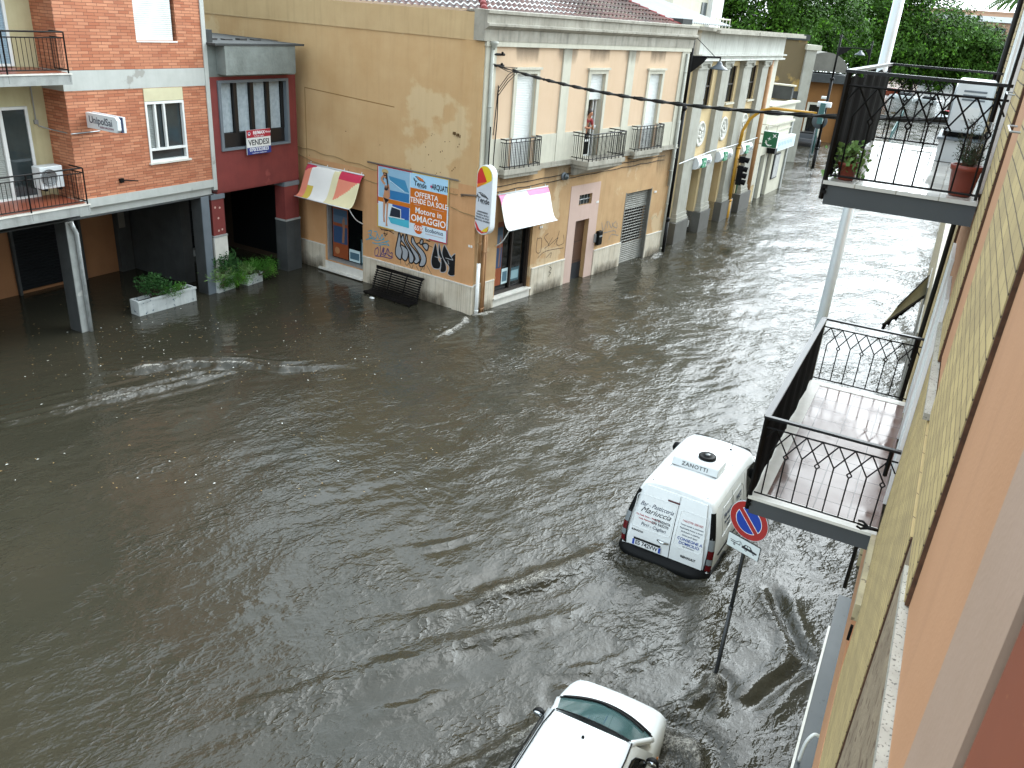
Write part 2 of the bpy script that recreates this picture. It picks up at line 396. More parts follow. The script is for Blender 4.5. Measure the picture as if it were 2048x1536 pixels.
M['black_cloth'] = mat('black_screen', '#060607', 0.9, '#0a0a0a', 5, 0.6, spec=0.05)
M['grey_paint'] = mat('grey_painted_slab', '#45494b', 0.7, '#3c4042', 2.0, 0.8, streak=0.15)
M['grey_bluish'] = mat('bluish_grey_metal', '#6a7278', 0.5, '#5a6268', 2.0, 0.6)
M['white'] = mat('white_paint', '#dfe0dc', 0.4, '#d2d3cf', 3.0, 0.5)
M['white_slat'] = mat('white_shutter_slats', '#d6d8d4', 0.45, '#c4c6c2', 3.0, 0.5)
M['white_metal'] = mat('white_enamel', '#d4d8d8', 0.3, '#c6caca', 4.0, 0.4)
M['pale_metal'] = mat('pale_lamp_post', '#c3cacb', 0.35, '#b4bcbd', 4.0, 0.5, metal=0.2)
M['glass_dark'] = mat('dark_window_glass', '#07090a', 0.05, '#0b0e10', 2.0, 0.5, spec=0.5)
M['glass_grey'] = mat('grey_window_glass', '#2c3436', 0.08, '#3a4446', 2.0, 0.6, spec=0.7)
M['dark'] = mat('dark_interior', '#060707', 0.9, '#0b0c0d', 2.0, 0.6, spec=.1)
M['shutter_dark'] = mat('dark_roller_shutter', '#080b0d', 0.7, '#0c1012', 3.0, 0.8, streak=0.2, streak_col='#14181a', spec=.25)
M['curtain'] = mat('pale_curtain', '#aeb8bc', 0.9, '#8e9aa0', 8.0, 0.8)
M['brown_door'] = mat('brown_door', '#4a3428', 0.5, '#3c2a20', 6.0, 0.8, streak=0.3)
M['brown_frame'] = mat('dark_brown_frame', '#2a211b', 0.5, '#201914', 6.0, 0.6)
M['alu'] = mat('grey_aluminium', '#a2a5a5', 0.4, '#8c8f8f', 5.0, 0.5, metal=0.5)
M['grey_shutter'] = mat('grey_steel_shutter', '#84837c', 0.5, '#6e6c64', 4.0, 0.8, streak=0.35, streak_col='#4a4740', metal=0.3)
M['terracotta_floor'] = mat('red_floor_tiles', '#8c4a34', 0.35, '#7a3e2c', 5.0, 0.7)
M['wet_floor'] = floor_mat('wet_pink_tiles', '#7c6862', '#725c55', '#4c403c', .33)
M['wet_white'] = floor_mat('wet_pale_tiles', '#c6c4be', '#bcbab2', '#9a958a', .33)
M['red_tile'] = None
M['gutter'] = mat('grey_downpipe', '#a3a399', 0.55, '#8c8c80', 3.0, 0.8, streak=0.3)
M['brown_pipe'] = mat('tan_downpipe', '#a97f55', 0.6, '#8c6542', 3.0, 0.8, streak=0.3, streak_col='#5f4530')
M['cable'] = mat('black_cable', '#151412', 0.6, '#242019', 6.0, 0.6, spec=.2)
M['terracotta'] = mat('terracotta_pot', '#7a3423', 0.5, '#6a2a1c', 6.0, 0.6)
M['soil'] = mat('dark_soil', '#2c2018', 0.95, '#1d150f', 12.0, 0.9)
M['bench'] = mat('dark_bench_steel', '#0c0b0b', 0.5, '#171412', 6.0, 0.7, spec=.2)
M['yellow_steel'] = mat('yellow_signal_paint', '#b8871f', 0.5, '#a87818', 3.0, 0.7, streak=0.3, streak_col='#6f5418')
M['teal'] = mat('teal_housing', '#2f5a58', 0.45, '#254846', 5.0, 0.6)
M['car_white'] = mat('white_car_paint', '#e2e5e4', 0.25, '#d6d9d8', 1.5, 0.6, coat=0.5, streak=0.12, streak_col='#9a988c')
M['black_plastic'] = mat('black_plastic', '#090a0a', 0.5, '#0f1010', 8.0, 0.5, spec=.14)
M['rubber'] = mat('tyre_rubber', '#0e0e0e', 0.85, '#151515', 8.0, 0.5)
M['lamp_red'] = mat('red_lens', '#5c0c12', 0.2, '#40080c', 5.0, 0.6)
M['lamp_clear'] = mat('clear_lens', '#7c8284', 0.15, '#5e6466', 5.0, 0.6)
M['chrome'] = mat('chrome', '#c8ccce', 0.15, '#b0b4b6', 5.0, 0.5, metal=0.9)
M['ink'] = mat('black_lettering', '#15161c', 0.6)
M['ink_soft'] = mat('grey_blue_lettering', '#3c4658', 0.6)
M['ink_red'] = mat('red_lettering', '#b03038', 0.6)
M['ink_white'] = mat('white_lettering', '#eceeee', 0.5)
def flat(h, rough=0.5, **k): return mat('paint_' + h.lstrip('#'), h, rough, amount=0.35, **k)
# ------------------------------------------------------------------ frames of the street
BR = frame(-20.12, 13.70, 0, 88)       # brick and red buildings, x along the facade, y into the building
CO = frame(-12.42, 21.78, 0, 79)       # corner building, street side
YE = frame(-12.42, 21.78, 0, -6)       # corner building, yellow side wall (x negative to the left)
BK = frame(-10.5, 34.0, 0, 86.5)       # bank and low shop

M['yellow_low'] = mat('orange_ochre_plaster', '#c4966a', 0.85, '#b58658', 0.8, 0.8, streak=0.25, streak_col='#8a6844', bump=0.2, bump_scale=20, patch='#bd9c78')
# roof tiles, striped by rows
def tile_mat(name, c1, c2, c3):
    return mat(name, c1, 0.8, c2, 1.2, 0.9, streak=0.4, streak_col=c3, speck=0.4, speck_col=c3, speck_scale=9)
M['red_tile'] = tile_mat('weathered_roof_tiles', '#4d403b', '#643f36', '#2c2624')
M['ridge'] = mat('red_ridge_tiles', '#7c2c28', 0.7, '#64221f', 3.0, 0.8)
def roof_plane(mb, e0, e1, t0, t1, rows, cols, amp=0.035):
    """tile rows from the eave (e0-e1) up to the top (t0-t1), wavy across"""
    e0, e1, t0, t1 = map(Vector, (e0, e1, t0, t1))
    nrm = (e1 - e0).cross(t0 - e0).normalized()
    nc = cols * 6
    for r in range(rows):
        a, b = r / rows, (r + 1) / rows
        vs = []
        for k, (tt, lift) in enumerate(((a, 0.045), (b, 0.0))):
            A = e0.lerp(t0, tt); B = e1.lerp(t1, tt); W = (e1 - e0).length
            for c in range(nc + 1):
                u = c / nc
                p = A.lerp(B, u)
                d = (p - e0).dot((e1 - e0).normalized())
                vs.append(p + nrm * (lift + amp * math.sin(d / W * cols * 2 * math.pi)))
        mb.smooth = True
        mb.add(vs, [(c, c + 1, nc + 2 + c, nc + 1 + c) for c in range(nc)])
        mb.smooth = False
    return mb

def slats(mb, x0, x1, y, z0, z1, pitch=0.045, d=0.012):
    """roller shutter: bulging slats facing -y"""
    n = max(1, int(round((z1 - z0) / pitch))); h = (z1 - z0) / n
    for i in range(n):
        a = z0 + i * h
        mb.add([(x0, y, a), (x1, y, a), (x0, y - d, a + h * 0.25), (x1, y - d, a + h * 0.25), (x0, y - d, a + h * 0.75), (x1, y - d, a + h * 0.75), (x0, y, a + h), (x1, y, a + h)],
               [(0, 1, 3, 2), (2, 3, 5, 4), (4, 5, 7, 6)])
    return mb

def railing(mb, pts, z0, h, spacing=0.11, r=0.007, rr=0.014, mid=None, posts=None, thick=None):
    """vertical bars between a bottom rail and a hand rail along a polyline in x,y"""
    for (a, b) in zip(pts[:-1], pts[1:]):
        A = Vector((*a, 0)); B = Vector((*b, 0)); L = (B - A).length; n = max(1, int(round(L / spacing)))
        for zz, q in ((z0 + h, rr), (z0 + 0.08, rr * 0.8)) + (((z0 + mid, rr * 0.7),) if mid else ()):
            mb.bar(A + Vector((0, 0, zz)), B + Vector((0, 0, zz)), q * 2)
        for i in range(n + 1):
            p = A.lerp(B, i / n)
            big = thick and (i % thick == 0)
            mb.bar(p + Vector((0, 0, z0 - (0.05 if big else -0.08))), p + Vector((0, 0, z0 + h * (1.0 if (big or not mid) else mid / h))), (r * 3.2 if big else r * 2))
    return mb

# ================================================================== ground, water comes last
g = MB(); g.quad((-400, -60, -0.55), (400, -60, -0.55), (400, 900, -0.55), (-400, 900, -0.55))
tag(g.build('ground', mat('wet_asphalt', '#3a3a38', 0.7, '#2f2f2d', 0.5, 0.7)), kind='structure')

# ================================================================== corner building
JOINT = mat('dark_joint', '#6a5e4c', .9)
def joints(mb, a, b, y, z1, step=.36):
    mb.mi = 1
    for i in range(1, int((b - a) / step) + 1):
        x = a + i * step
        if x < b - .05: mb.quad((x, -y, -.5), (x + .007, -y, -.5), (x + .007, -y, z1), (x, -y, z1))
    mb.mi = 0
cb = thing('corner_building', 'two-storey corner building with ochre side wall, peach street front and tiled roof', 'building', CO)
SHOP = (1.08, 2.95, 0.32, 2.85); GATE = (8.84, 10.75, -0.5, 2.9); DOOR = (5.48, 6.35, -0.5, 2.28); SMALL = (5.56, 6.38, 2.83, 3.21)
W1 = (1.48, 2.46, 4.55, 7.31); W2 = (5.46, 6.36, 4.52, 7.29); W3 = (9.37, 10.3, 4.55, 7.27)
CL = 12.2
m = MB(); m.wall(0, CL, -0.55, 4.45, [SHOP, GATE, DOOR, SMALL], 0, 0.3)
m.build('lower_wall', M['ochre'], cb, CO)
m = MB(); m.wall(0, CL, 4.45, 9.0, [W1, W2, W3], 0, 0.02)
m.quad((CL, 0, -.55), (CL, 11, -.55), (CL, 11, 9.0), (CL, 0, 9.0)); m.quad((0, 11, -.55), (CL, 11, -.55), (CL, 11, 9), (0, 11, 9))
m.build('upper_wall', M['peach'], cb, CO)
m = MB(); m.wall(5.0, 6.88, -0.5, 3.58, [(5.48, 6.35, -0.5, 2.28), (5.56, 6.38, 2.83, 3.21)], -0.015, 0.02)
m.quad((5.0, -.015, 3.58), (6.88, -.015, 3.58), (6.88, 0, 3.58), (5.0, 0, 3.58)); m.quad((5.0, 0, -.5), (5.0, -.015, -.5), (5.0, -.015, 3.58), (5.0, 0, 3.58)); m.quad((6.88, -.015, -.5), (6.88, 0, -.5), (6.88, 0, 3.58), (6.88, -.015, 3.58))
m.build('door_surround', M['pink'], cb, CO)
# cream trim: strips, lower band, frieze
m = MB()
for a, b in ((-0.02, 0.45), (3.78, 4.22), (7.72, 8.17), (11.62, CL + 0.02)): m.box(a, b, -0.05, 0.001, 4.56, 8.06)
for a, b in ((0.452, 1.30), (2.62, 3.778), (4.222, 5.27), (6.52, 7.718), (8.172, 9.2), (10.46, 11.618)): m.box(a, b, -0.035, 0.001, 4.56, 5.46)
m.box(-0.05, CL + 0.05, -0.085, 0.001, 8.062, 8.2)
m.build('trim', M['stone'], cb, CO)
m = MB()
m.box(-0.06, CL + .05, -0.10, 0.0, 4.452, 4.555)                 # string course
m.box(-0.07, CL + .05, -0.13, 0.0, 4.40, 4.45)
m.build('string_course', M['stone_dirty'], cb, CO)
m = MB()
prof = [(0.0, 8.2), (-0.10, 8.2), (-0.10, 8.5), (-0.17, 8.54), (-0.26, 8.60), (-0.26, 8.66), (-0.18, 8.68), (-0.18, 8.90), (-0.24, 8.92), (-0.24, 9.0), (0.30, 9.02), (0.30, 8.2)]
m.prismx(prof, -0.2, CL + 0.12)
m.build('cornice', M['stone_dirty'], cb, CO)
for a, b in ((0.0, 1.0), (3.02, 4.99), (6.89, 8.82), (10.78, CL)):
    m = MB(); m.box(a, b, -0.04, 0.001, -0.55, 0.95); joints(m, a, b, .0405, .948); p_ = m.build('plinth', [M['marble'], JOINT], cb, CO)
    m = MB(); m.box(a, b, -0.055, 0.001, 0.952, 0.985); m.build('plinth_cap', M['white_marble'], p_, CO)
m = MB(); m.box(1.0, 2.98, -0.10, 0.3, 0.27, 0.325); m.box(1.0, 2.98, -0.03, 0.0, -0.5, 0.268)
m.build('doorstep', M['white_marble'], cb, CO)
# windows of the upper storey
for k, (a, b, c, d) in enumerate((W1, W2, W3)):
    m = MB()
    m.box(a - 0.14, a, -0.05, 0.001, 5.46 if k != 1 else 4.56, d + 0.12); m.box(b, b + 0.14, -0.05, 0.001, 5.46 if k != 1 else 4.56, d + 0.12)
    m.box(a, b, -0.05, 0.001, d, d + 0.12); m.box(a - 0.2, b + 0.2, -0.10, 0.001, d + 0.122, d + 0.19)
    q_ = MB(); q_.wall(a - .01, b + .01, c, d + .01, [(a, b, c, d)], .021, .5); m.add(q_.v, q_.f)
    wf = m.build('window', M['stone'], cb, CO)
    zb = 6.48 if k == 1 else c
    m = MB(); slats(m, a, b, 0.11, zb, d, 0.05); m.box(a, b, 0.09, 0.13, zb - 0.03, zb - 0.001)
    m.build('roller_shutter', M['white_slat'], wf, CO)
    if k == 1:
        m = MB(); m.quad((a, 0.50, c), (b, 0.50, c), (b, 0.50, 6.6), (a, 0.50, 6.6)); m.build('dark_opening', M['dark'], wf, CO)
        m = MB()
        for q0, q1 in ((a + 0.0, a + 0.07), (b - 0.24, b - 0.19), (b - 0.06, b)): m.box(q0, q1, 0.21, 0.26, c, 6.46)
        m.box(a + 0.07, b - 0.24, 0.215, 0.255, 5.02, 5.09); m.box(a + .07, b - .24, .215, .255, c, c + .06)
        m.build('door_frame', M['white'], wf, CO)
        m = MB(); m.box(a + .07, b - .24, 0.23, 0.245, c + .06, 5.02); m.build('door_panel', M['black_plastic'], wf, CO)
# balconies: two shallow ones and the deep middle one
for k, (s0, s1, out) in enumerate(((0.85, 2.72, 0.30), (4.7, 7.05, 0.80), (8.5, 10.6, 0.32))):
    m = MB(); m.box(s0, s1, -out, -0.002, 4.40, 4.55); m.box(s0 + .08, s1 - .08, -out + .07, -0.002, 4.28, 4.398)
    if k == 1: m.prismx([(-0.002, 4.0), (-0.2, 4.02), (-0.7, 4.27), (-0.002, 4.278)], s0 + 0.15, s1 - 0.15)
    bl = m.build('balcony', M['stone_dirty'], cb, CO)
    e = 0.05; m = MB()
    railing(m, [(s0 + e, -0.02), (s0 + e, -out + e), (s1 - e, -out + e), (s1 - e, -0.02)], 4.55, 0.90, 0.08, 0.0075, 0.014, mid=0.8, thick=3)
    m.build('railing', M['black'], bl, CO)
    if k != 1:
        m = MB()
        for i in range(19): m.bar((s0 + .1 + i * (s1 - s0 - .2) / 18, -out + .07, 4.62), (s0 + .1 + i * (s1 - s0 - .2) / 18, -out + .07, 5.33), 0.004)
        for i in range(9): m.bar((s0 + .1, -out + .07, 4.65 + i * .08), (s1 - .1, -out + .07, 4.65 + i * .08), 0.004)
        m.build('wire_mesh', M['alu'], bl, CO)
# ground floor openings
a, b, c, d = SHOP
m = MB(); m.box(a, b, 0.22, 0.25, c, d); sw = m.build('shop_window', M['glass_dark'], cb, CO)
m = MB(); m.box(a, a + .06, 0.14, 0.22, c, d); m.box(2.02, 2.09, 0.14, 0.22, c, d); m.box(b - .1, b, 0.1, 0.22, c, d); m.box(a + .06, b - .1, 0.14, 0.22, c, c + .12)
m.build('frame', M['brown_frame'], sw, CO)
a, b, c, d = DOOR
m = MB(); m.box(a, b, 0.18, 0.22, 0.66, d); m.box(a, b, 0.16, 0.22, 0.62, 0.66)
dr = m.build('door', M['brown_door'], cb, CO)
m = MB(); m.box(a, b, 0.17, 0.21, -0.5, 0.615); m.build('flood_board', mat('dark_flood_board', '#20242a', 0.5), dr, CO)
m = MB(); m.box(a + .03, b - .03, 0.172, 0.18, 0.72, 1.4); m.box(a + .03, b - .03, .172, .18, 1.46, d - .05); m.build('door_panel', mat('door_panel_brown', '#53392a', 0.45), dr, CO)
a, b, c, d = SMALL
m = MB(); m.box(a, b, 0.1, 0.12, c, d); fl = m.build('fanlight', M['glass_grey'], cb, CO)
m = MB()
for i in range(1, 4): m.bar((a + (b - a) * i / 4, 0.06, c), (a + (b - a) * i / 4, 0.06, d), 0.014)
m.bar((a, 0.06, (c + d) / 2), (b, 0.06, (c + d) / 2), 0.014); m.build('bars', M['alu'], fl, CO)
a, b, c, d = GATE
m = MB(); slats(m, a, b, 0.16, 2.22, d, 0.085, 0.02)
rs = m.build('roller_gate', M['grey_shutter'], cb, CO)
m = MB(); slats(m, a, b, 0.16, -0.5, 0.82, 0.085, 0.02); m.build('lower_panel', M['grey_shutter'], rs, CO)
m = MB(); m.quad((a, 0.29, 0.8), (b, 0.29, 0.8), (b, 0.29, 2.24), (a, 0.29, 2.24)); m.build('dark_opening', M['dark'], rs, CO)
m = MB()
nr = 12
for i in range(nr + 1):
    z = 0.82 + (2.22 - 0.82) * i / nr; m.bar((a, 0.15, z), (b, 0.15, z), 0.022)
    if i < nr:
        for k in range(14):
            x = a + (b - a) * (k + (0.5 if i % 2 else 0.0)) / 14
            if a < x < b: m.bar((x, 0.15, z), (x, 0.15, z + (2.22 - .82) / nr), 0.016)
m.build('grille', M['grey_shutter'], rs, CO)
for q in (a - .05, b):
    m = MB(); m.box(q, q + .05, -0.01, 0.2, -.5, d + .04); m.build('guide_rail', M['grey_shutter'], rs, CO)
# soot mixed with painted shade under balconies and cornice, damp on the plinths
SOOT_SHADE = stain_shade_mat('soot_and_shade', '#4a4234', .42, 5, 1.2); DAMP = stain_shade_mat('damp_foot', '#4a4030', .7, 6, 3, False)
def stain(nm, m_, x0, x1, z0, z1, y, fr):  # thin film quad
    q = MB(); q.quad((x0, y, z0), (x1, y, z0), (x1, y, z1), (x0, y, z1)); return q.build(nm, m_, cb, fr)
for x0, x1, z0, z1 in ((4.5, 7.2, 3.62, 4.27), (.8, 2.9, 3.85, 4.27), (8.4, 10.7, 3.6, 4.27), (3.2, 4.9, 3.3, 4.38), (10.8, 12.1, 3.0, 4.38)): stain('soot_shade_film', SOOT_SHADE, x0, x1, z0, z1, -.003, CO)
for x0, x1 in ((0, 1.0), (3.02, 4.99), (6.89, 8.82), (10.78, CL)): stain('damp_stain', DAMP, x0, x1, -.1, .55, -.043, CO)
for x0, x1 in ((1.3, 2.6), (5.2, 6.6), (9.2, 10.5), (3.4, 4.6), (7.4, 8.5)): stain('soot_shade_film', SOOT_SHADE, x0, x1, 7.5, 8.06, -.004 if x0 not in (3.4, 7.4) else -.053, CO)
stain('damp_stain', DAMP, -4.74, -.76, -.1, .6, -.043, YE); stain('damp_stain', DAMP, -7.96, -6.6, -.1, .6, -.043, YE); 
# downpipes at both ends
def downpipe(s, z0, z1, r, mt, out=0.10):
    m = MB(); m.tube([(s, -out, z0), (s, -out, z1)], r, 10)
    z = z0 + 0.6
    while z < z1: m.lathe([(r + .012, z), (r + .012, z + .04)], 10, (s, -out, 0)); m.box(s - .01, s + .01, -out, 0, z + .01, z + .03); z += 1.9
    return m.build('downpipe', mt, cb, CO)
dp = downpipe(0.2, 3.9, 8.05, 0.055, M['gutter']); downpipe(0.10, -0.5, 1.7, 0.06, M['white']); downpipe(0.11, 1.71, 3.88, 0.05, M['brown_pipe']); downpipe(0.36, -0.5, 3.0, 0.045, M['brown_pipe'], .08); downpipe(0.47, -0.5, 2.9, 0.03, M['brown_pipe'], .07)
downpipe(11.95, 2.9, 8.0, 0.055, M['gutter']); downpipe(12.12, -0.4, 5.5, 0.05, M['gutter'], .07)
m = MB(); m.lathe([(.03, 7.98), (.05, 8.02), (.12, 8.14), (.13, 8.2)], 12, (0.2, -.14, 0)); m.build('rain_hopper', M['gutter'], cb, CO)
# wall cables running under the string course
m = MB()
for z0, sag in ((4.02, .05), (3.86, .07)):
    pts = [(0.55 + (11.4 - 0.55) * i / 24, -0.03, z0 + 0.16 * i / 24 - sag * abs(math.sin(i * 1.1)) * .5) for i in range(25)]
    m.tube(pts, 0.013, 6)
m.tube([(0.62, -.04, 7.0), (0.64, -.05, 6.0), (0.6, -.04, 5.0), (0.55, -.04, 3.2)], 0.016, 6)
m.tube([(0.6, -.04, 4.6), (0.75, -.04, 4.1), (0.62, -.05, 3.7), (0.78, -.04, 3.5)], 0.012, 6)
m.build('wall_cable', M['cable'], cb, CO)
m = MB()
for z in (7.85, 7.55):
    m.bar((0.3, -0.02, z), (0.72, -0.12, z), 0.05); m.lathe([(.02, 0), (.035, .02), (.035, .06), (.02, .08)], 8, (0.62, -.12, z))
m.build('insulator_bracket', M['black'], cb, CO)
# yellow side wall
YWIN = (-6.55, -4.78, 0.38, 2.48)
m = MB(); m.wall(-13.2, -0.70, 3.9, 8.18, [], 0, 0.3); m.build('side_wall', M['yellow'], cb, YE)
m = MB(); m.wall(-13.2, -0.70, -0.55, 3.9, [YWIN], 0, 0.3); m.build('side_wall_lower', M['yellow_low'], cb, YE)
m = MB(); m.box(-13.2, -0.02, -0.03, 0.25, 8.182, 8.92); m.quad((-13.2, .0, 8.92), (-.02, .0, 8.92), (-.02, .0, 9.3), (-13.2, .0, 9.3)) if False else None
m.build('side_parapet', M['yellow_top'], cb, YE)
m = MB(); m.box(-0.70, 0.0, -0.07, 0.3, 0.94, 4.1); m.box(-0.70, 0.0, -.07, .3, 4.102, 8.178); m.m = [0] * 6 + [1] * 6; m.build('corner_pilaster', [M['yellow_low'], M['yellow']], cb, YE)
for a, b, o, h_ in ((-7.96, -6.6, .04, .90), (-4.74, -0.74, .04, .90), (-0.74, .035, .11, .92)):
    m = MB(); m.box(a, b, -o, 0.0, -.55, h_); joints(m, a, b, o + .0005, h_ - .002); p_ = m.build('plinth', [M['marble'], JOINT], cb, YE)
    m = MB(); m.box(a - .005, b + .012, -o - .015, 0.0, h_ + .002, h_ + .035); m.build('plinth_cap', M['white_marble'], p_, YE)
m = MB(); m.box(-6.85, -4.72, -0.14, 0.3, 0.04, 0.10); m.box(-6.6, -4.74, -.03, .02, 0.102, .375); m.build('doorstep', M['white_marble'], cb, YE)
a, b, c, d = YWIN
m = MB(); m.box(a, b, 0.22, 0.25, c, d); sw2 = m.build('shop_window', M['glass_dark'], cb, YE)
m = MB(); m.box(a, a + .07, 0.05, 0.22, c, d); m.box(b - .05, b, .1, .22, c, d); m.box(a + .07, b - .05, .1, .22, c, c + .1); m.build('frame', M['alu'], sw2, YE)
m = MB(); m.tube([(-12.9, -.02, 4.3)] + [(-8.5 + i * .3, -.02, 4.25 - .02 * i + .03 * math.sin(i * 1.7)) for i in range(28)], 0.011, 6)
m.tube([(-7.9, -.02, 3.95), (-7.1, -.03, 3.78), (-6, -.03, 3.7), (-4.5, -.03, 3.55), (-3.9, -.03, 3.5)], 0.012, 6); m.tube([(-1.0, -.02, 3.3), (-.5, -.09, 3.24), (0.05, -.1, 3.2)], .012, 6)
m.build('wall_cable', mat('painted_cable', '#8a744c', 0.7), cb, YE)
m = MB(); m.quad((-7.42, -.002, 3.6), (-7.39, -.002, 3.6), (-7.39, -.002, 6.2), (-7.42, -.002, 6.2)); m.quad((-7.42, -.002, 6.2), (-7.42, -.002, 6.17), (-3.4, -.002, 6.0), (-3.4, -.002, 6.03)); m.build('plaster_crack', mat('crack_brown', '#8c6c40', 0.9), cb, YE)
m = MB(); rr_ = random.Random(3)
for i in range(34):
    x, z = rr_.uniform(-2.2, -0.75) if i < 20 else rr_.uniform(-7.5, -.8), rr_.uniform(3.6, 5.4)
    w = rr_.uniform(.012, .03); m.box(x, x + w, -.006, .001, z, z + w * 1.3)
for i in range(3): m.box(-1.02 + .13 * i, -.94 + .13 * i, -.05, .001, 5.5 - .03 * i, 5.58 - .03 * i)
tag(m.build('wall_scars', mat('scar_brown', '#5f4828', 0.9), cb, YE), kind='stuff')
# roof
m = MB()
A, B_, C_, D_ = (0.1, 0.2, 8.96), (11.6, 0.2, 8.96), (8.0, 4.2, 10.7), (3.9, 4.2, 10.7)
roof_plane(m, A, B_, D_, C_, 13, 46)
rf = m.build('roof', M['red_tile'], cb, CO)
m = MB()
S0 = CO.inverted() @ YE @ Vector((-13.2, 0.15, 8.96)); S1 = CO.inverted() @ YE @ Vector((-0.1, 0.15, 8.96)); S2 = CO.inverted() @ YE @ Vector((-3.0, 4.2, 10.7)); S3 = CO.inverted() @ YE @ Vector((-13.2, 4.2, 10.7))
roof_plane(m, S0, A, S3, D_, 13, 50)
m.build('side_roof', M['red_tile'], rf, CO)
def ridge(a, b, n, r=0.11):
    m = MB(); a = Vector(a); b = Vector(b)
    for i in range(n):
        p = a.lerp(b, i / n); q = a.lerp(b, (i + 0.98) / n); m.tube([p + Vector((0, 0, .03)), q + Vector((0, 0, .0))], [r, r * .82], 8)
    return m
ridge(A, D_, 16).build('hip_ridge', M['ridge'], rf, CO); ridge(B_, C_, 16, .08).build('hip_ridge', M['ridge'], rf, CO)
m = MB(); m.box(11.55, 12.3, 0.1, 0.75, 9.03, 9.22); m.build('chimney_block', M['concrete_dark'], rf, CO)
# white corrugated sheets beyond the hip
m = MB(); n = 26
P0, P1, P2, P3 = map(Vector, ((11.7, 0.55, 9.1), (17.5, 0.9, 9.1), (12.5, 9.0, 11.6), (7.2, 8.5, 11.6)))
vs = []
for i in range(n * 4 + 1):
    t = i / (n * 4); dz = Vector((0, 0, 0.03 * math.sin(t * n * 2 * math.pi)))
    vs += [P0.lerp(P1, t) + dz, P3.lerp(P2, t) + dz]
m.add(vs, [(2 * i, 2 * i + 2, 2 * i + 3, 2 * i + 1) for i in range(n * 4)])
m.build('corrugated_roof', mat('white_corrugated_sheet', '#8e9190', 0.45, '#7c807e', 1.0, 0.6, streak=0.2), rf, CO)

# ================================================================== brick apartment building
bb = thing('brick_building', 'orange brick apartment building with railed balconies above an open dark portico', 'building', BR)
BX0, BX1, TOP = 0.28, 4.72, 15.5
m = MB()
BW = (2.57, 3.87, 4.36, 6.36); BU = (2.54, 3.86, 7.58, 9.3)
m.wall(BX0, BX1, 3.63, 6.37, [BW], 0, 0.2); m.quad((BX0, 0.9, 3.63), (BX0, 0, 3.63), (BX0, 0, 6.37), (BX0, .9, 6.37))
m.wall(BX0, BX1, 6.86, 9.6, [BU], 0, 0.2); m.quad((BX0, 0.9, 6.86), (BX0, 0, 6.86), (BX0, 0, 9.6), (BX0, .9, 9.6))
m.wall(BX0, BX1, 10.1, TOP, [(2.54, 3.86, 10.9, 12.4)], 0, 0.2); m.quad((BX0, 0.9, 10.1), (BX0, 0, 10.1), (BX0, 0, TOP), (BX0, .9, TOP))
m.build('brick_wall', M['brick'], bb, BR)
m = MB()
for z0, z1 in ((6.372, 6.858), (9.602, 10.098)): m.box(BX0 - .012, BX1, -0.012, 0.9, z0, z1)
m.box(BX0 - .02, BX1, -0.025, 0.5, 3.40, 3.628); m.box(BX0, BX1, 0.1, 0.45, 3.16, 3.398)
m.box(BX1 + .002, BX1 + .14, -0.03, 0.4, 3.3, TOP)
m.build('concrete_band', mat('painted_band', '#b4b6b0', 0.75, '#a4a6a0', 2.5, 0.6, streak=0.12, patch='#8f8c84', patch_pos=0.63), bb, BR)
m = MB(); m.quad((-9, 0.9, 3.2), (BX0, .9, 3.2), (BX0, .9, TOP), (-9, .9, TOP))
m.wall(-9, BX0, 3.2, TOP, [], 0.899) if False else None
m.build('recessed_wall', M['cream'], bb, BR)
m = MB(); m.box(-9, BX1 + .14, 0.92, 12, 3.0, TOP); m.box(-9.5, BX1 + .16, -0.3, 12, TOP + .002, TOP + .3); m.build('building_body', M['concrete'], bb, BR)
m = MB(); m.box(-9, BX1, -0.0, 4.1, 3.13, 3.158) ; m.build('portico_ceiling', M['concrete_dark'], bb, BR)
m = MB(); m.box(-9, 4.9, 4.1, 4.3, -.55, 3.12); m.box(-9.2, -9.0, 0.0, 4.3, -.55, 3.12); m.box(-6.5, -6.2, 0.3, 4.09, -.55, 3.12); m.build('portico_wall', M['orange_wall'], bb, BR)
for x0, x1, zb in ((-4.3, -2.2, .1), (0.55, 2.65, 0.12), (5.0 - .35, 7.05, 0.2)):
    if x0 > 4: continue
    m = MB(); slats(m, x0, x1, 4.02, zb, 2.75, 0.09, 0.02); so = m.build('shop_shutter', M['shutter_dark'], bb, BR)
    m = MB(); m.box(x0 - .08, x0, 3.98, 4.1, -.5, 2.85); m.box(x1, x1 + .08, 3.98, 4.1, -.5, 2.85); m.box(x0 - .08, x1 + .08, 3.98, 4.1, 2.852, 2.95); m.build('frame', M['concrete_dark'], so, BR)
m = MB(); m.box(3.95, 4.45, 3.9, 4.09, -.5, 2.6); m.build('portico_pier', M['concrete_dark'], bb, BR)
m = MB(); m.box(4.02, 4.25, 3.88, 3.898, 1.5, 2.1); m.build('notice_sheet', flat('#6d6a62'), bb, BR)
m = MB(); m.box(4.5, 4.88, 1.4, 4.0, -.5, 3.12); m.build('portico_side_wall', M['concrete_dark'], bb, BR)
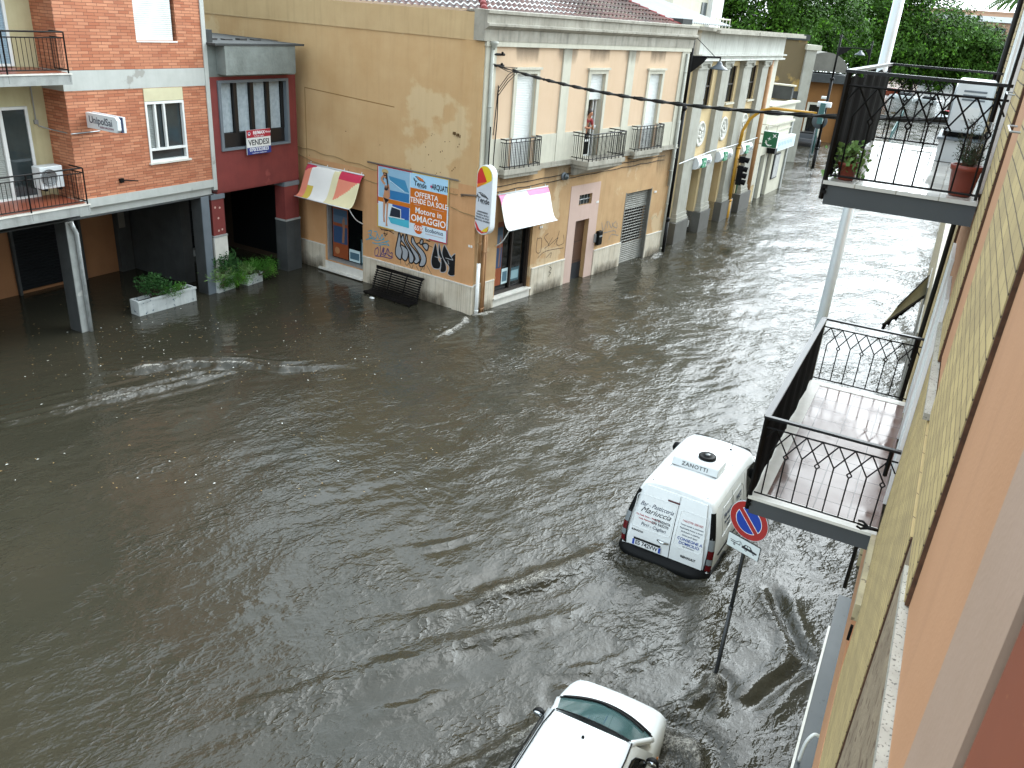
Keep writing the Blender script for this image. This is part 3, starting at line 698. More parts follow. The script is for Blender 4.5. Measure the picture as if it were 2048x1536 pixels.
# pillars
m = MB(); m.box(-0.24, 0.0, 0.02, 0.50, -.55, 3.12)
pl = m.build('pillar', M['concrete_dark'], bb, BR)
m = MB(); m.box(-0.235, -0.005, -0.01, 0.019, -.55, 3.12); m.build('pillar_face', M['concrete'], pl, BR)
m = MB(); m.tube([(-0.1, -0.05, 3.1), (-0.06, -.06, 2.95), (0.0, -.06, 2.8), (0.0, -.06, -.5)], 0.055, 10); m.build('drainpipe', mat('silver_pipe', '#c8cccb', 0.3, '#9a9e9e', 4, 0.8, metal=0.4), pl, BR)
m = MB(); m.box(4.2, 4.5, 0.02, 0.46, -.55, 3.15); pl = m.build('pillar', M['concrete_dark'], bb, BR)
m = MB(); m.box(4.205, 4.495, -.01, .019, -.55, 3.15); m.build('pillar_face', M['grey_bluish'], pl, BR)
# window with sliding panes
a, b, c, d = BW
m = MB(); m.box(a, b, -0.02, 0.1, 6.02, 6.36); m.build('shutter_box', mat('cream_shutter_box', '#c8c2a0', 0.6, '#b8b090', 2, .7), bb, BR)
m = MB()
for q in ((a, a + .06, c, 6.01), (b - .06, b, c, 6.01), (a + .06, b - .06, c, c + .06), (a + .06, b - .06, 4.68, 4.74), (a + .06, b - .06, 5.94, 6.01)): m.box(q[0], q[1], -0.025, 0.08, q[2], q[3])
wf = m.build('window', M['white'], bb, BR)
m = MB(); m.box(a + .06, b - .06, 0.09, 0.11, c + .06, 4.68); m.box(a + .3, b - .06, 0.10, 0.12, 4.74, 5.94); m.build('pane', M['glass_grey'], wf, BR)
m = MB(); slats(m, a + .06, a + .32, .1, 4.74, 5.94, .05); m.build('roller_shutter', mat('grey_slats', '#8f9490', 0.5), wf, BR)
for q in (a + .30, a + .60): 
    m = MB(); m.box(q, q + .055, -0.015, 0.07, 4.74, 5.94); m.build('sash', M['white'], wf, BR)
m = MB(); m.box(a - .05, b + .08, -0.07, 0.1, c - .05, c - .002); m.build('sill', M['white_marble'], wf, BR)
a, b, c, d = BU
m = MB(); m.box(a, b, -.02, .1, c - .04, c - .002); wf = m.build('window', M['white'], bb, BR)
m = MB(); slats(m, a, b - .1, 0.06, c, d, .05); m.build('roller_shutter', M['white_slat'], wf, BR)
m = MB(); slats(m, 2.54, 3.86, .06, 10.9, 12.4, .05); m.build('roller_shutter', M['white_slat'], bb, BR)
# cable bracket below the window
m = MB(); m.box(1.5, 1.62, -.06, 0, 3.94, 4.05); m.tube([(1.6, -.05, 4.0), (1.95, -.2, 3.96)], .018, 6); m.build('cable_bracket', M['black'], bb, BR)
# balcony doors
for z0, z1, x0, x1, sh in ((3.67, 5.95, -1.55, -0.25, 1), (6.9, 9.1, -1.7, -0.38, 0)):
    m = MB()
    for q in ((x0, x0 + .07, z0, z1), (x1 - .07, x1, z0, z1), (x0 + .07, x1 - .07, z1 - .07, z1), (x0 + .07, x1 - .07, z0, z0 + .06), (x0 + .55, x0 + .64, z0 + .06, z1 - .07)): m.box(q[0], q[1], 0.82, 0.9, q[2], q[3])
    df = m.build('balcony_door', M['white'], bb, BR)
    if sh:
        m = MB(); m.box(x0 + .64, x1 - .07, .86, .88, z0 + .06, z1 - .07); m.build('pane', M['glass_grey'], df, BR)
        m = MB(); slats(m, x0 + .07, x0 + .55, .88, z0 + .06, z1 - .07, .05); m.build('roller_shutter', mat('grey_slats2', '#9a9e98', 0.5), df, BR)
    else:
        m = MB(); slats(m, x0 + .07, x1 - .07, .87, z0 + .06, z1 - .07, .05); m.build('roller_shutter', mat('blue_grey_slats', '#8fa4b0', 0.5), df, BR)
# balconies
for zt, rail_h in ((3.66, 0.92), (6.86, 0.93), (10.1, 0.93)):
    m = MB(); m.box(-7.5, 0.13, -0.62, 0.899, zt - .26, zt - .03)
    bl = m.build('balcony', M['concrete'], bb, BR)
    m = MB(); m.box(-7.5, 0.15, -0.64, 0.0, zt - .028, zt); m.build('edge', M['white_marble'], bl, BR)
    m = MB(); m.box(-7.48, 0.12, -0.48, 0.89, zt + .002, zt + .012); m.build('floor', M['terracotta_floor'], bl, BR)
    m = MB(); railing(m, [(0.08, -0.05), (0.08, -0.58), (-7.4, -0.58)], zt, rail_h, 0.105, 0.006, 0.014, mid=0.80)
    for px in (0.08, -1.42, -2.9, -4.4): m.bar((px, -.60, zt - .2), (px, -.60, zt + rail_h), .032)
    m.build('railing', M['black'], bl, BR)
m = MB(); m.tube([(-0.05, .86, 6.6), (-0.05, .86, 5.6), (0.0, .86, 5.45), (0.25, .7, 5.35), (0.30, -.02, 5.33), (1.1, -.03, 5.35)], .016, 6); m.box(-.1, 0.0, .84, .9, 5.5, 5.6); m.build('wall_cable', M['alu'], bb, BR)

# ================================================================== red building
rb = thing('red_building', 'narrow dark red building with a grey concrete box above its wide window', 'building', BR)
RX0, RX1 = 4.865, 8.45
RW = (5.15, 8.08, 4.43, 6.5)
m = MB(); m.wall(RX0, RX1, 3.2, 6.6, [RW], 0, 0.25); m.box(RX0, RX1, 0.02, 0.5, 3.15, 3.198); m.quad((RX1, 0, 3.15), (RX1, .9, 3.15), (RX1, .9, 6.6), (RX1, 0, 6.6))
m.build('wall', M['red'], rb, BR)
m = MB(); m.box(RX0, RX1, 0.0, 0.2, 6.602, 7.50); m.build('upper_band', M['concrete_panel'], rb, BR)
m = MB(); m.box(5.2, 8.1, -0.38, -0.002, 6.68, 7.50); m.build('concrete_box', M['concrete_panel'], rb, BR)
m = MB(); m.box(RX0 - .02, RX1 + .05, -0.4, 1.2, 7.502, 7.56); m.quad((RX0, 1.2, 7.56), (RX1 + .5, 1.2, 7.56), (RX1 + .5, 12, 7.6), (RX0, 12, 7.6)); m.box(RX0 - .02, RX0 + .25, 0.0, 3.2, 7.562, 7.9)
rf = m.build('roof', M['concrete_dark'], rb, BR)
m = MB()
for i in range(5):
    m = MB(); m.box(5.2 + i * .6, 5.5 + i * .6, .9, 1.1, 7.562, 7.60 + .02 * (i % 2)); m.build('loose_tile', mat('dark_tiles', '#3c3a38', 0.8), rf, BR)
a, b, c, d = RW
m = MB()
for q in ((a, a + .1, c, d), (b - .1, b, c, d), (a + .1, b - .1, d - .08, d), (a + .1, b - .1, c, c + .06)): m.box(q[0], q[1], -0.05, 0.25, q[2], q[3])
wf = m.build('window', M['grey_bluish'], rb, BR)
m = MB(); m.box(a + .1, b - .1, 0.12, 0.2, c + .06, 4.92)
for i in range(5): 
    x = a + .1 + (b - a - .2) * i / 4; m.box(max(a + .1, x - .07), min(b - .1, x + .07), 0.1, 0.18, 4.922, d - .08)
m.build('dark_frame', mat('black_brown_frame', '#17120f', 0.5), wf, BR)
for i in range(4):
    x0 = a + .17 + (b - a - .2) * i / 4; x1 = a + .03 + (b - a - .2) * (i + 1) / 4
    m = MB(); n = 28; vs = []
    for k in range(n + 1):
        x = x0 + (x1 - x0) * k / n; y = 0.22 + 0.012 * math.sin(k * 1.9 + i); vs += [(x, y, 4.93), (x, y + .006 * math.sin(k * .7), d - .09)]
    m.smooth = True; m.add(vs, [(2 * k, 2 * k + 2, 2 * k + 3, 2 * k + 1) for k in range(n)]); m.build('curtain', M['curtain'], wf, BR)
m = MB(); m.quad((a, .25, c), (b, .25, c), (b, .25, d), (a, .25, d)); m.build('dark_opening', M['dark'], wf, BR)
for x0, x1 in ((4.60, 5.08), (7.74, 8.40)):
    m = MB(); m.box(x0, x1, 0.0, 0.45, 1.86, 3.0); pr_ = m.build('pillar', M['red'], rb, BR)
    m = MB(); m.box(x0 - .02, x1 + .03, -.03, .47, 3.002, 3.148); m.build('pillar_cap', M['grey_bluish'], pr_, BR)
    m = MB(); m.box(x0 - .02, x1 + .02, -.03, .47, -.55, 1.80); m.build('pillar_base', M['white_marble'] if x0 < 5 else M['concrete_dark'], pr_, BR)
    m = MB(); m.box(x0 - .03, x1 + .03, -.045, .48, 1.802, 1.858); m.build('base_cap', M['concrete'], pr_, BR)
    m = MB()
    if x0 < 5:
        for q in ((.12, 2.75), (.30, 2.72), (.22, 2.4), (.2, 2.0), (.34, 2.02)): m.disc((x0 + q[0], q[1]), .035, -.004, 10)
        m.build('paint_splash', flat('#c7a598'), pr_, BR)
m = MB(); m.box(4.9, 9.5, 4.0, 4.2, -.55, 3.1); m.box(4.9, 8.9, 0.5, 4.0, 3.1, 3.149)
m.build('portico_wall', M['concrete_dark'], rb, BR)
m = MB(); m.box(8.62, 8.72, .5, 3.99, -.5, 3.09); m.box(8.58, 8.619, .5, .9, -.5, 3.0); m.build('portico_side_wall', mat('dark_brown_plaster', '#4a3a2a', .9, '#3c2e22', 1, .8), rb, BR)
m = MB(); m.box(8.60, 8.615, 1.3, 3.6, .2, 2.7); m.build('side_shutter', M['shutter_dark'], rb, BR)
m = MB(); slats(m, 6.3, 8.2, 3.9, 0.25, 2.7, .09, .02); so = m.build('shop_shutter', M['shutter_dark'], rb, BR)
m = MB(); m.box(6.2, 8.3, 3.7, 3.98, -.5, .23); m.build('step', M['concrete'], so, BR)
# ================================================================== bank
M['bank_yellow'] = mat('pale_yellow_plaster', '#bea980', 0.85, '#b2996e', 0.9, 0.7, streak=0.15, streak_col='#a88e60')
M['bank_grey'] = mat('grey_stucco', '#9f9d92', 0.85, '#8a887c', 1.5, 0.8, streak=0.4, streak_col='#76736a')
M['frieze'] = mat('stained_white_frieze', '#d0d0c8', 0.85, '#bcbcb2', 1.5, 0.8, streak=0.55, streak_col='#6e665a', streak_scale=9)
M['plinth_dark'] = mat('dark_grey_plinth', '#55544f', 0.6, '#45443f', 2.0, 0.8, streak=0.2)
bk = thing('bank_building', 'pale yellow bank building with grey pilasters, round medallions and a stained white frieze', 'building', BK)
BL = 14.7
UW = [(3.15, 4.4, 5.80, 7.43), (6.65, 7.8, 5.80, 7.43), (10.1, 11.15, 5.80, 7.43)]
GW = [(3.05, 4.68, -0.5, 3.12), (6.12, 7.85, -0.5, 3.12), (9.7, 10.95, -0.5, 3.12)]
m = MB(); m.wall(0.4, BL, 5.0, 8.9, UW, 0, 0.14); m.wall(0.4, BL, -.55, 5.0, GW, 0, 0.45); m.quad((BL, 0, -.55), (BL, 12, -.55), (BL, 12, 8.9), (BL, 0, 8.9)); m.quad((BL, 12, -.55), (.4, 12, -.55), (.4, 12, 8.9), (BL, 12, 8.9))
m.build('wall', M['bank_yellow'], bk, BK)
for x0, x1 in ((1.75, 2.95), (4.95, 6.02), (8.15, 9.4), (11.3, 12.4)):
    m = MB(); m.box(x0, x1, -0.22, 0.001, 1.30, 7.36); m.box(x0 - .08, x1 + .08, -.30, .001, .952, 1.12); m.box(x0 - .04, x1 + .04, -.26, .001, 1.121, 1.298)
    m.box(x0 - .05, x1 + .05, -.27, .001, 7.361, 7.44); m.box(x0 - .12, x1 + .12, -.34, .001, 7.58, 7.678); m.box(x0 - .02, x1 + .02, -.25, .001, 7.441, 7.579)
    for q in (x0 + .02, x1 - .02): m.lathe([(.09, -.34), (.09, -.2)], 10, (q, 0, 7.51), 'y')
    m.build('pilaster', M['bank_grey'], bk, BK)
for x0, x1 in ((1.45, 3.05), (4.68, 6.12), (7.85, 9.7), (10.95, 12.9)):
    m = MB(); m.box(x0, x1, -.38, .44, -.55, .95); m.build('plinth', M['plinth_dark'], bk, BK)
m = MB(); m.box(1.3, BL - .2, -.3, .001, 7.68, 8.86); m.box(1.2, BL - .1, -.42, .001, 7.70, 7.78); m.box(1.2, BL - .1, -.48, .001, 7.9, 7.96)
m.build('frieze', M['frieze'], bk, BK)
m = MB(); m.box(1.0, BL + 1.2, -.85, .6, 8.862, 9.0); m.box(1.5, 7.0, -.98, -.8, 8.8, 8.93); m.box(7.2, BL + 1.2, -.98, -.8, 8.8, 8.93); m.box(0.4, BL, 0, 12, 8.9, 8.99)
m.build('cornice', M['stone_dirty'], bk, BK)
m = MB()
for q in range(5): m.bar((9.5 + q * .55, 2, 9.0), (9.5 + q * .55, 2, 9.45), .04)
m.bar((9.5, 2, 9.4), (11.7, 2, 9.4), .05); m.bar((9.3, 2.0, 9.2), (9.9, 2, 9.65), .03)
m.build('roof_rack', M['stone'], bk, BK)
for a, b, c, d in UW:
    m = MB(); m.box(a, b, .11, .13, c, d); wf = m.build('window', M['glass_dark'], bk, BK)
    m = MB(); m.box(a - .05, b + .05, -.12, .1, c - .08, c - .002); m.build('sill', M['stone'], wf, BK)
    m = MB(); m.box(a, a + .06, .07, .11, c, d); m.box(b - .06, b, .07, .11, c, d); m.box(a + .06, b - .06, .07, .11, (c + d) / 2 - .03, (c + d) / 2 + .03); m.build('frame', M['brown_frame'], wf, BK)
for k, s in enumerate((3.82, 7.05, 10.3)):
    m = MB(); m.lathe([(.56, -.001), (.56, -.06), (.53, -.09), (.46, -.09), (.44, -.05), (.02, -.05)], 28, (s, 0, 4.60), 'y')
    for i in range(9):
        th = i * 2 * math.pi / 9 + k; q = 0.28 if i % 2 else .16
        m.lathe([(.10, -.05), (.09, -.085), (.03, -.10)], 8, (s + q * math.cos(th), 0, 4.6 + q * math.sin(th)), 'y')
    m.build('medallion', mat('white_stucco', '#c8c6bc', 0.8, '#a8a69c', 5, .8), bk, BK)
for k, (a, b, c, d) in enumerate(GW):
    m = MB(); m.quad((a, .44, c), (b, .44, c), (b, .44, d), (a, .44, d)); sd_ = m.build('shop_window', M['glass_dark'] if k == 0 else M['bank_yellow'], bk, BK)
    if k == 0:
        m = MB(); m.box(a, b, .2, .44, .55, .68); m.box(a, b, .1, .3, .2, .5); m.build('window_step', M['white_marble'], sd_, BK)
        m = MB(); m.box(a + .1, a + 1.1, .40, .42, .75, 2.0); m.box(a + .1, a + 1.1, .38, .40, 2.1, 2.6); m.build('window_notice', flat('#c4dbe4'), sd_, BK)
        m = MB(); m.box(a + .2, a + .5, .385, .398, .8, 1.05); m.build('notice_mark', flat('#2e8a66'), sd_, BK)
    else:
        m = MB(); m.box(b - .6, b - .1, .40, .43, -.5, 2.5); m.build('door', M['glass_grey'], sd_, BK)
m = MB(); m.box(11.2, 11.5, -.05, .05, .8, 2.4); m.build('green_panel', flat('#1e6044'), bk, BK)
m = MB(); m.tube([(13.15, -.12, 8.6), (13.15, -.12, -.4)], .13, 10); m.build('downpipe', M['brown_pipe'], bk, BK)
m = MB(); m.box(13.3, BL, -.05, 0, 1.0, 8.0); m.build('corner_strip', M['stone'], bk, BK)
m = MB(); m.tube([(0.9, -.3, 3.62), (4.9, -.3, 3.78), (8, -.3, 3.75), (12.4, -.3, 3.8)], .025, 6); m.build('wall_cable', M['alu'], bk, BK)

# ---- low shop beside it
lb = thing('low_shop_building', 'low cream shop building with a roof terrace beyond the bank', 'building', BK)
LX0, LX1 = 14.75, 20.9
M['low_cream'] = mat('cream_render', '#c6c2b0', 0.8, '#b8b4a0', 1.5, .6, streak=.25, streak_col='#98917a')
LD = [(15.0, 15.95, -.5, 2.55), (16.5, 17.55, -.5, 2.55)]
m = MB(); m.wall(LX0, LX1, -.55, 5.2, LD, 0, .25); m.quad((LX1, 0, -.55), (LX1, 9, -.55), (LX1, 9, 5.2), (LX1, 0, 5.2)); m.quad((LX0, 0, 5.2), (LX1, 0, 5.2), (LX1, 9, 5.2), (LX0, 9, 5.2))
m.build('wall', M['low_cream'], lb, BK)
m = MB(); m.box(LX0, LX1 + .15, -.12, 0, 4.1, 4.22); m.box(LX0, LX1 + .1, -.08, 0, 3.75, 3.82); m.box(LX0, LX1 + .2, -.2, .3, 5.202, 5.3); m.build('cornice', M['stone'], lb, BK)
m = MB(); m.box(LX0, LX1, 3.0, 3.2, 5.3, 6.0); m.box(LX1 - .35, LX1 + .05, .3, 3.2, 5.302, 6.05); m.build('terrace_wall', M['concrete_dark'], lb, BK)
m = MB(); m.box(LX0, LX1 + .05, 2.95, 3.25, 6.002, 6.08); m.box(LX1 - .4, LX1 + .1, .2, 3.2, 6.082, 6.16); m.build('terrace_coping', M['stone'], lb, BK)
m = MB(); m.box(15.0, 15.95, .2, .24, -.5, 2.55); m.build('door', M['grey_bluish'], lb, BK)
m = MB(); slats(m, 16.5, 17.55, .2, -.5, 2.55, .1, .03); m.build('roller_shutter', M['grey_shutter'], lb, BK)
m = MB(); m.box(18.1, 19.4, -.06, 0, .85, 2.35); po = m.build('poster_frame', M['black_plastic'], lb, BK)
m = MB(); m.box(18.25, 19.35, -.075, -.062, .92, 2.28); m.build('poster', mat('grey_poster', '#9a9a96', .4, '#55575a', 3, 1), po, BK)
m = MB(); m.box(LX1 - .3, LX1 + .02, -.1, .02, -.5, 4.09); m.build('corner_pier', M['concrete'], lb, BK)

# ---- buildings behind
def sky_pt(u, v, dist):
    """world point seen at a pixel of the photograph, at a distance along the ground"""
    x, y = (u - 1024) / 1633.8, (v - 768) / 1633.8
    d = _r * x + _d * y + _f
    t = dist / math.hypot(d.x, d.y)
    return Vector((0, 0, 9.0)) + d * t
def block(root, fr, name, m_, x0, x1, y0, y1, z0, z1, par=None):
    q = MB(); q.box(x0, x1, y0, y1, z0, z1); return q.build(name, m_, par or root, fr)
TF = BK @ frame(0, 0, 0, 0)
p = sky_pt(1425, 45, 52)
TF = frame(p.x, p.y, 0, 80)
tb = thing('tall_rear_building', 'cream building with a bright white wall strip rising behind the bank roof', 'building', TF)
block(tb, TF, 'wall', M['low_cream'], -5, 0.0, 0, 6, 0, 14)
block(tb, TF, 'white_strip', M['white'], -0.95, 0.42, -.3, -.002, 0, 14)
block(tb, TF, 'ledge', M['stone_dirty'], -5, -0.9, -.3, 0, 10.9, 11.2)
m = MB(); m.box(-1.7, -1.1, -.05, 0, 9.3, 10.2); m.build('window', M['glass_grey'], tb, TF)
block(tb, TF, 'side_wing', M['concrete'], 0.6, 1.1, 0.2, 4, 0, 10.0)
p = sky_pt(1575, 150, 68); OF = frame(p.x, p.y, 0, 30)
ob = thing('ochre_building', 'stained ochre building with pale corner pilasters across the square', 'building', OF)
M['ochre_far'] = mat('dirty_ochre', '#a3874e', .85, '#8a713e', .6, .8, streak=.3, streak_col='#5c4c30', patch='#4e4638', patch_pos=.56)
block(ob, OF, 'wall', M['ochre_far'], -5, 1.0, 0, 6, -.5, 8.6)
block(ob, OF, 'pilaster', M['bank_grey'], 1.002, 1.75, -.25, 6, -.5, 8.0)
block(ob, OF, 'pilaster_cap', M['stone'], .9, 2.0, -.4, 6, 8.002, 8.35)
block(ob, OF, 'parapet', M['concrete_dark'], -5.2, 1.1, -.15, 6, 8.602, 9.0)
block(ob, OF, 'ledge', M['concrete_dark'], -5, .998, -.2, 0, 4.6, 5.1)
p = sky_pt(1635, 200, 84); AF = frame(p.x, p.y, 0, 18)
ab = thing('kiosk_building', 'small orange building under a grey rounded gable below the trees', 'building', AF)
block(ab, AF, 'wall', mat('far_orange', '#7d5426', .8, '#6c4820', 1, .7), -1.9, 2.0, 0, 4, -.5, 5.2)
m = MB(); m.prism([(-2.0, 6.1)] + [(2.0 * math.cos(t), 6.1 + 1.6 * math.sin(t)) for t in [math.pi - i * math.pi / 12 for i in range(13)]], -.1, 4); m.build('gable', mat('dim_gable', '#6a675e', .85, '#55524a', 1, .8), ab, AF)
block(ab, AF, 'canopy', M['concrete_dark'], -2.2, 2.3, -1.2, 4, 5.202, 5.9)
m = MB(); m.box(-.6, .6, -.05, 0, -.5, 3.2); dd = m.build('door', M['glass_dark'], ab, AF)
m = MB(); m.box(-.8, -.6, -.08, 0, -.5, 3.4); m.box(.6, .8, -.08, 0, -.5, 3.4); m.box(-.6, .6, -.08, 0, 3.202, 3.4); m.build('frame', M['stone'], dd, AF)
block(ab, AF, 'corner_pier', M['bank_grey'], 2.0, 2.5, -.3, 4, -.5, 5.2)
p = sky_pt(1940, 70, 300); NF = frame(p.x, p.y, 0, 1)
nb = thing('orange_hall', 'long orange building with a white cornice band rising behind the trees', 'building', NF)
block(nb, NF, 'wall', mat('far_peach', '#b08c72', .8, '#a58268', .1, .5), -25, 40, 0, 30, -1, sky_pt(1940, 24, 300).z)
z_t = sky_pt(1940, 20, 300).z
block(nb, NF, 'parapet', mat('far_peach_top', '#a58269', .8), -25.1, 40.1, -.1, 30, sky_pt(1940, 24, 300).z + .002, z_t)
z_b = sky_pt(1930, 34, 300).z
block(nb, NF, 'cornice', M['white'], -25.4, 40.4, -1.0, -.12, z_b - .9, z_b + .6)
for x in (-9, 3, 12):
    m = MB(); m.box(x, x + 6, -.2, -.01, sky_pt(1940, 62, 300).z, sky_pt(1940, 52, 300).z); m.build('window', M['glass_grey'], nb, NF)
p = sky_pt(1905, 62, 230); HF = frame(p.x, p.y, 0, 5)
hb = thing('gabled_house', 'grey gabled house with a dark roof edge between the trees', 'house', HF)
zz = p.z; m = MB(); m.prism([(-4, -1), (4, -1), (4, zz - 1.0), (0, zz + 1.3), (-4, zz - 1.0)], 0, 10); m.build('wall', M['concrete'], hb, HF)
m = MB(); m.prism([(-4.5, zz - 1.3), (0, zz + 1.35), (4.5, zz - 1.3), (4.5, zz - .9), (0, zz + 1.8), (-4.5, zz - .9)], -.4, 10); m.build('roof', M['concrete_dark'], hb, HF)

# ================================================================== trees
def leaf_mat(name, c1, c2, c3):
    m = mat(name, c1, 0.6, c2, 0.35, 1.0, detail=4, speck=0.42, speck_col=c3, speck_scale=1.1)
    b = m.node_tree.nodes['Principled BSDF']; b.inputs['Specular IOR Level'].default_value = 0.12
    return m
M['leaf_dark'] = leaf_mat('ficus_leaves', '#355412', '#203809', '#54801e')
M['leaf_mid'] = leaf_mat('broad_leaves', '#3a5a1c', '#263f10', '#567e28')
M['bark'] = mat('grey_bark', '#4e463c', .9, '#3a332b', 2, .8, bump=.5, bump_scale=8)
def crown(cx, cy, cz, rx, ry, rz, nclump, per, leaf, mt, seed, parent, lobes):
    q = random.Random(seed); vs = []; fs = []
    cl = []
    for k in range(nclump):
        lo = lobes[k % len(lobes)]
        while True:
            d = Vector((q.gauss(0, 1), q.gauss(0, 1), q.gauss(0, 1))).normalized()
            if d.z > -0.55: break
        rr = q.uniform(0.72, 1.02) if q.random() < .82 else q.uniform(.35, .7)
        cl.append((Vector((cx + lo[0] * rx + d.x * rx * lo[3] * rr, cy + lo[1] * ry + d.y * ry * lo[3] * rr, cz + lo[2] * rz + d.z * rz * lo[3] * rr)), d, q.uniform(.6, 1.35)))
    base = min(rx, rz) * 0.16
    for c, d, sc in cl:
        for i in range(per):
            o = Vector((q.gauss(0, 1), q.gauss(0, 1), q.gauss(0, .7))) * base * sc * .62
            n = (d + Vector((q.uniform(-1, 1), q.uniform(-1, 1), q.uniform(-.4, 1.0))) * .8).normalized()
            t = n.orthogonal().normalized(); t = Matrix.Rotation(q.uniform(0, 6.28), 3, n) @ t; b = n.cross(t)
            s = leaf * q.uniform(.6, 1.3); p0 = c + o; k = len(vs)
            vs += [p0 - t * s, p0 - b * s * .45 + n * s * .1, p0 + t * s, p0 + b * s * .45 + n * s * .1]
            fs.append((k, k + 1, k + 2, k + 3))
    m_ = MB(); m_.add(vs, fs)
    return m_.build('crown', mt, parent)
def tree(label, cx, cy, trunk_h, tr, crowns, mt, seed):
    t = thing('broadleaf_tree', label, 'tree', frame(0, 0, 0, 0), 'trees round the square')
    m_ = MB(); q = random.Random(seed)
    m_.tube([(cx, cy, -1), (cx + .1, cy, trunk_h * .5), (cx - .2, cy + .2, trunk_h)], [tr * 1.3, tr, tr * .8], 10)
    for i in range(6):
        th = i * 1.05 + q.uniform(-.3, .3); L = trunk_h * .9
        m_.tube([(cx, cy, trunk_h * .85), (cx + math.cos(th) * L * .5, cy + math.sin(th) * L * .5, trunk_h * 1.35), (cx + math.cos(th) * L, cy + math.sin(th) * L, trunk_h * 1.9)], [tr * .5, tr * .35, tr * .12], 7)
    m_.build('trunk', M['bark'], t)
    for c in crowns: crown(*c[:6], c[6], c[7], c[8], mt, seed, t, c[9])
    return t
LB = [(0, 0, 0, .8), (-.5, 0, -.1, .55), (.5, -.1, -.05, .55), (0, -.3, .35, .5), (.25, -.35, -.3, .55), (-.3, -.35, -.25, .5), (-.1, -.2, .5, .4)]
def at(u, dist, z): 
    p = sky_pt(u, 100, dist); return p.x, p.y, z
x, y, z = at(1520, 128, 9.5); tree('huge dark ficus behind the ochre building, cut by the top edge', x, y, 4.5, .9, [(x, y, 10, 15, 12, 9.5, 420, 105, .26, LB)], M['leaf_dark'], 5)
x, y, z = at(1735, 150, 10); tree('tall rounded tree with bright right edge behind the white lamp post', x, y, 5, .9, [(x, y, 10, 15.5, 13, 10.5, 460, 105, .29, LB)], M['leaf_dark'], 9)
x, y, z = at(1935, 150, 7); tree('lower spreading tree beside the facade, in front of the orange building', x, y, 3.5, .5, [(x, y, 7.2, 11.0, 8, 6.0, 330, 100, .25, LB)], M['leaf_mid'], 14)
x, y, z = at(1840, 172, 6); tree('small shaded tree between the two larger ones', x, y, 3, .4, [(x, y, 5.2, 9, 7, 5.5, 240, 80, .28, LB)], M['leaf_dark'], 21)
# palm just beyond the roof line
px_ = sky_pt(2034, 6, 60); pf = frame(px_.x, px_.y, px_.z, 0)
pt = thing('palm_tree', 'palm fronds hanging past the edge of the roof line', 'palm', pf)
m = MB(); m.tube([(0.4, 0, -px_.z), (0.3, 0, -4), (0.3, 0, 0.1)], .2, 8); m.build('trunk', M['bark'], pt, pf)
m = MB(); q = random.Random(4)
for i in range(16):
    th = i * 2 * math.pi / 16; pts = [Vector((.3 + math.cos(th) * r_, math.sin(th) * r_, .3 + .5 * r_ - .42 * r_ * r_)) for r_ in (0, .5, 1.0, 1.5, 1.9)]
    m.tube(pts, [.03, .025, .02, .015, .008], 5)
    for a_, b_ in zip(pts[:-1], pts[1:]):
        for k in range(5):
            c_ = a_.lerp(b_, k / 5); sd2 = Vector((-math.sin(th), math.cos(th), 0))
            for s_ in (-1, 1): m.poly([c_, c_ + sd2 * s_ * .25 + Vector((0, 0, -.18)), c_ + sd2 * s_ * .22 + (b_ - a_) * .2 + Vector((0, 0, -.2))])
m.build('fronds', M['leaf_mid'], pt, pf)

# ================================================================== lamps, signal, poles
def hanging_lamp(name, label, x, y, top, r0, arm_ang, L, group, base_z=-.5):
    f = frame(x, y, 0, arm_ang); t = thing(name, label, 'street lamp', f, group)
    m = MB(); m.tube([(0, 0, base_z), (0, 0, 1.4)], r0 * 1.35, 12); m.tube([(0, 0, 1.4), (0, 0, top * .68)], r0 * 1.1, 12); m.tube([(0, 0, top * .68), (0, 0, top)], r0 * .8, 10)
    for z in (1.4, top * .68): m.lathe([(r0 * 1.2, z - .1), (r0 * 1.7, z - .04), (r0 * 1.7, z + .04), (r0 * 1.1, z + .1)], 12)
    m.build('post', M['black'], t, f)
    za = top - .85
    m = MB(); m.bar((0, 0, za), (L, 0, za + .05), .05); m.prism([(0.05, za - .02), (L * .55, za - .01), (L * .42, za - .22), (0.12, za - .55), (.05, za - .6)], -.012, .012)
    m.bar((0.02, 0, top - .1), (L * .8, 0, za + .05), .018); m.bar((L * .98, 0, za + .05), (L * .98, 0, za - .12), .035); m.build('arm', M['black'], t, f)
    m = MB(); m.lathe([(.05, za - .1), (.10, za - .16), (.14, za - .24), (.34, za - .36), (.36, za - .40), (.30, za - .40), (.1, za - .37)], 18, (L * .98, 0, 0)); m.build('lamp_shade', mat('slate_lamp', '#3a4248', .35), t, f)
    return t
hanging_lamp('street_lamp', 'black street lamp with scroll bracket standing at the seam between corner building and bank', -10.06, 34.05, 8.75, .085, 15, 1.15, 'black street lamps along the facades')
hanging_lamp('street_lamp', 'dark street lamp near the square with its lamp hanging to the right', -8.95, 65.9, 9.2, .09, 12, 1.5, 'black street lamps along the facades')
pL = sky_pt(1735, 130, 95); hanging_lamp('street_lamp', 'farthest dark street lamp in front of the tree crown', pL.x, pL.y, 8.9, .09, 185, .9, 'black street lamps along the facades')
tl = thing('traffic_light', 'yellow traffic light mast with curved arm and side signal heads by the bank', 'traffic light', frame(-9.61, 43.2, 0, 0))
f = frame(-9.61, 43.2, 0, 0)
m = MB(); m.tube([(0, 0, -.5), (0, 0, .9)], .13, 12); m.tube([(0, 0, .9), (0, 0, 3.6)], .095, 12)
m.tube([(0, 0, 3.6), (0.05, 0, 4.4), (.3, 0, 5.0), (.75, 0, 5.42), (1.3, 0, 5.6), (3.4, 0, 5.62)], [.09, .085, .08, .075, .07, .05], 10)
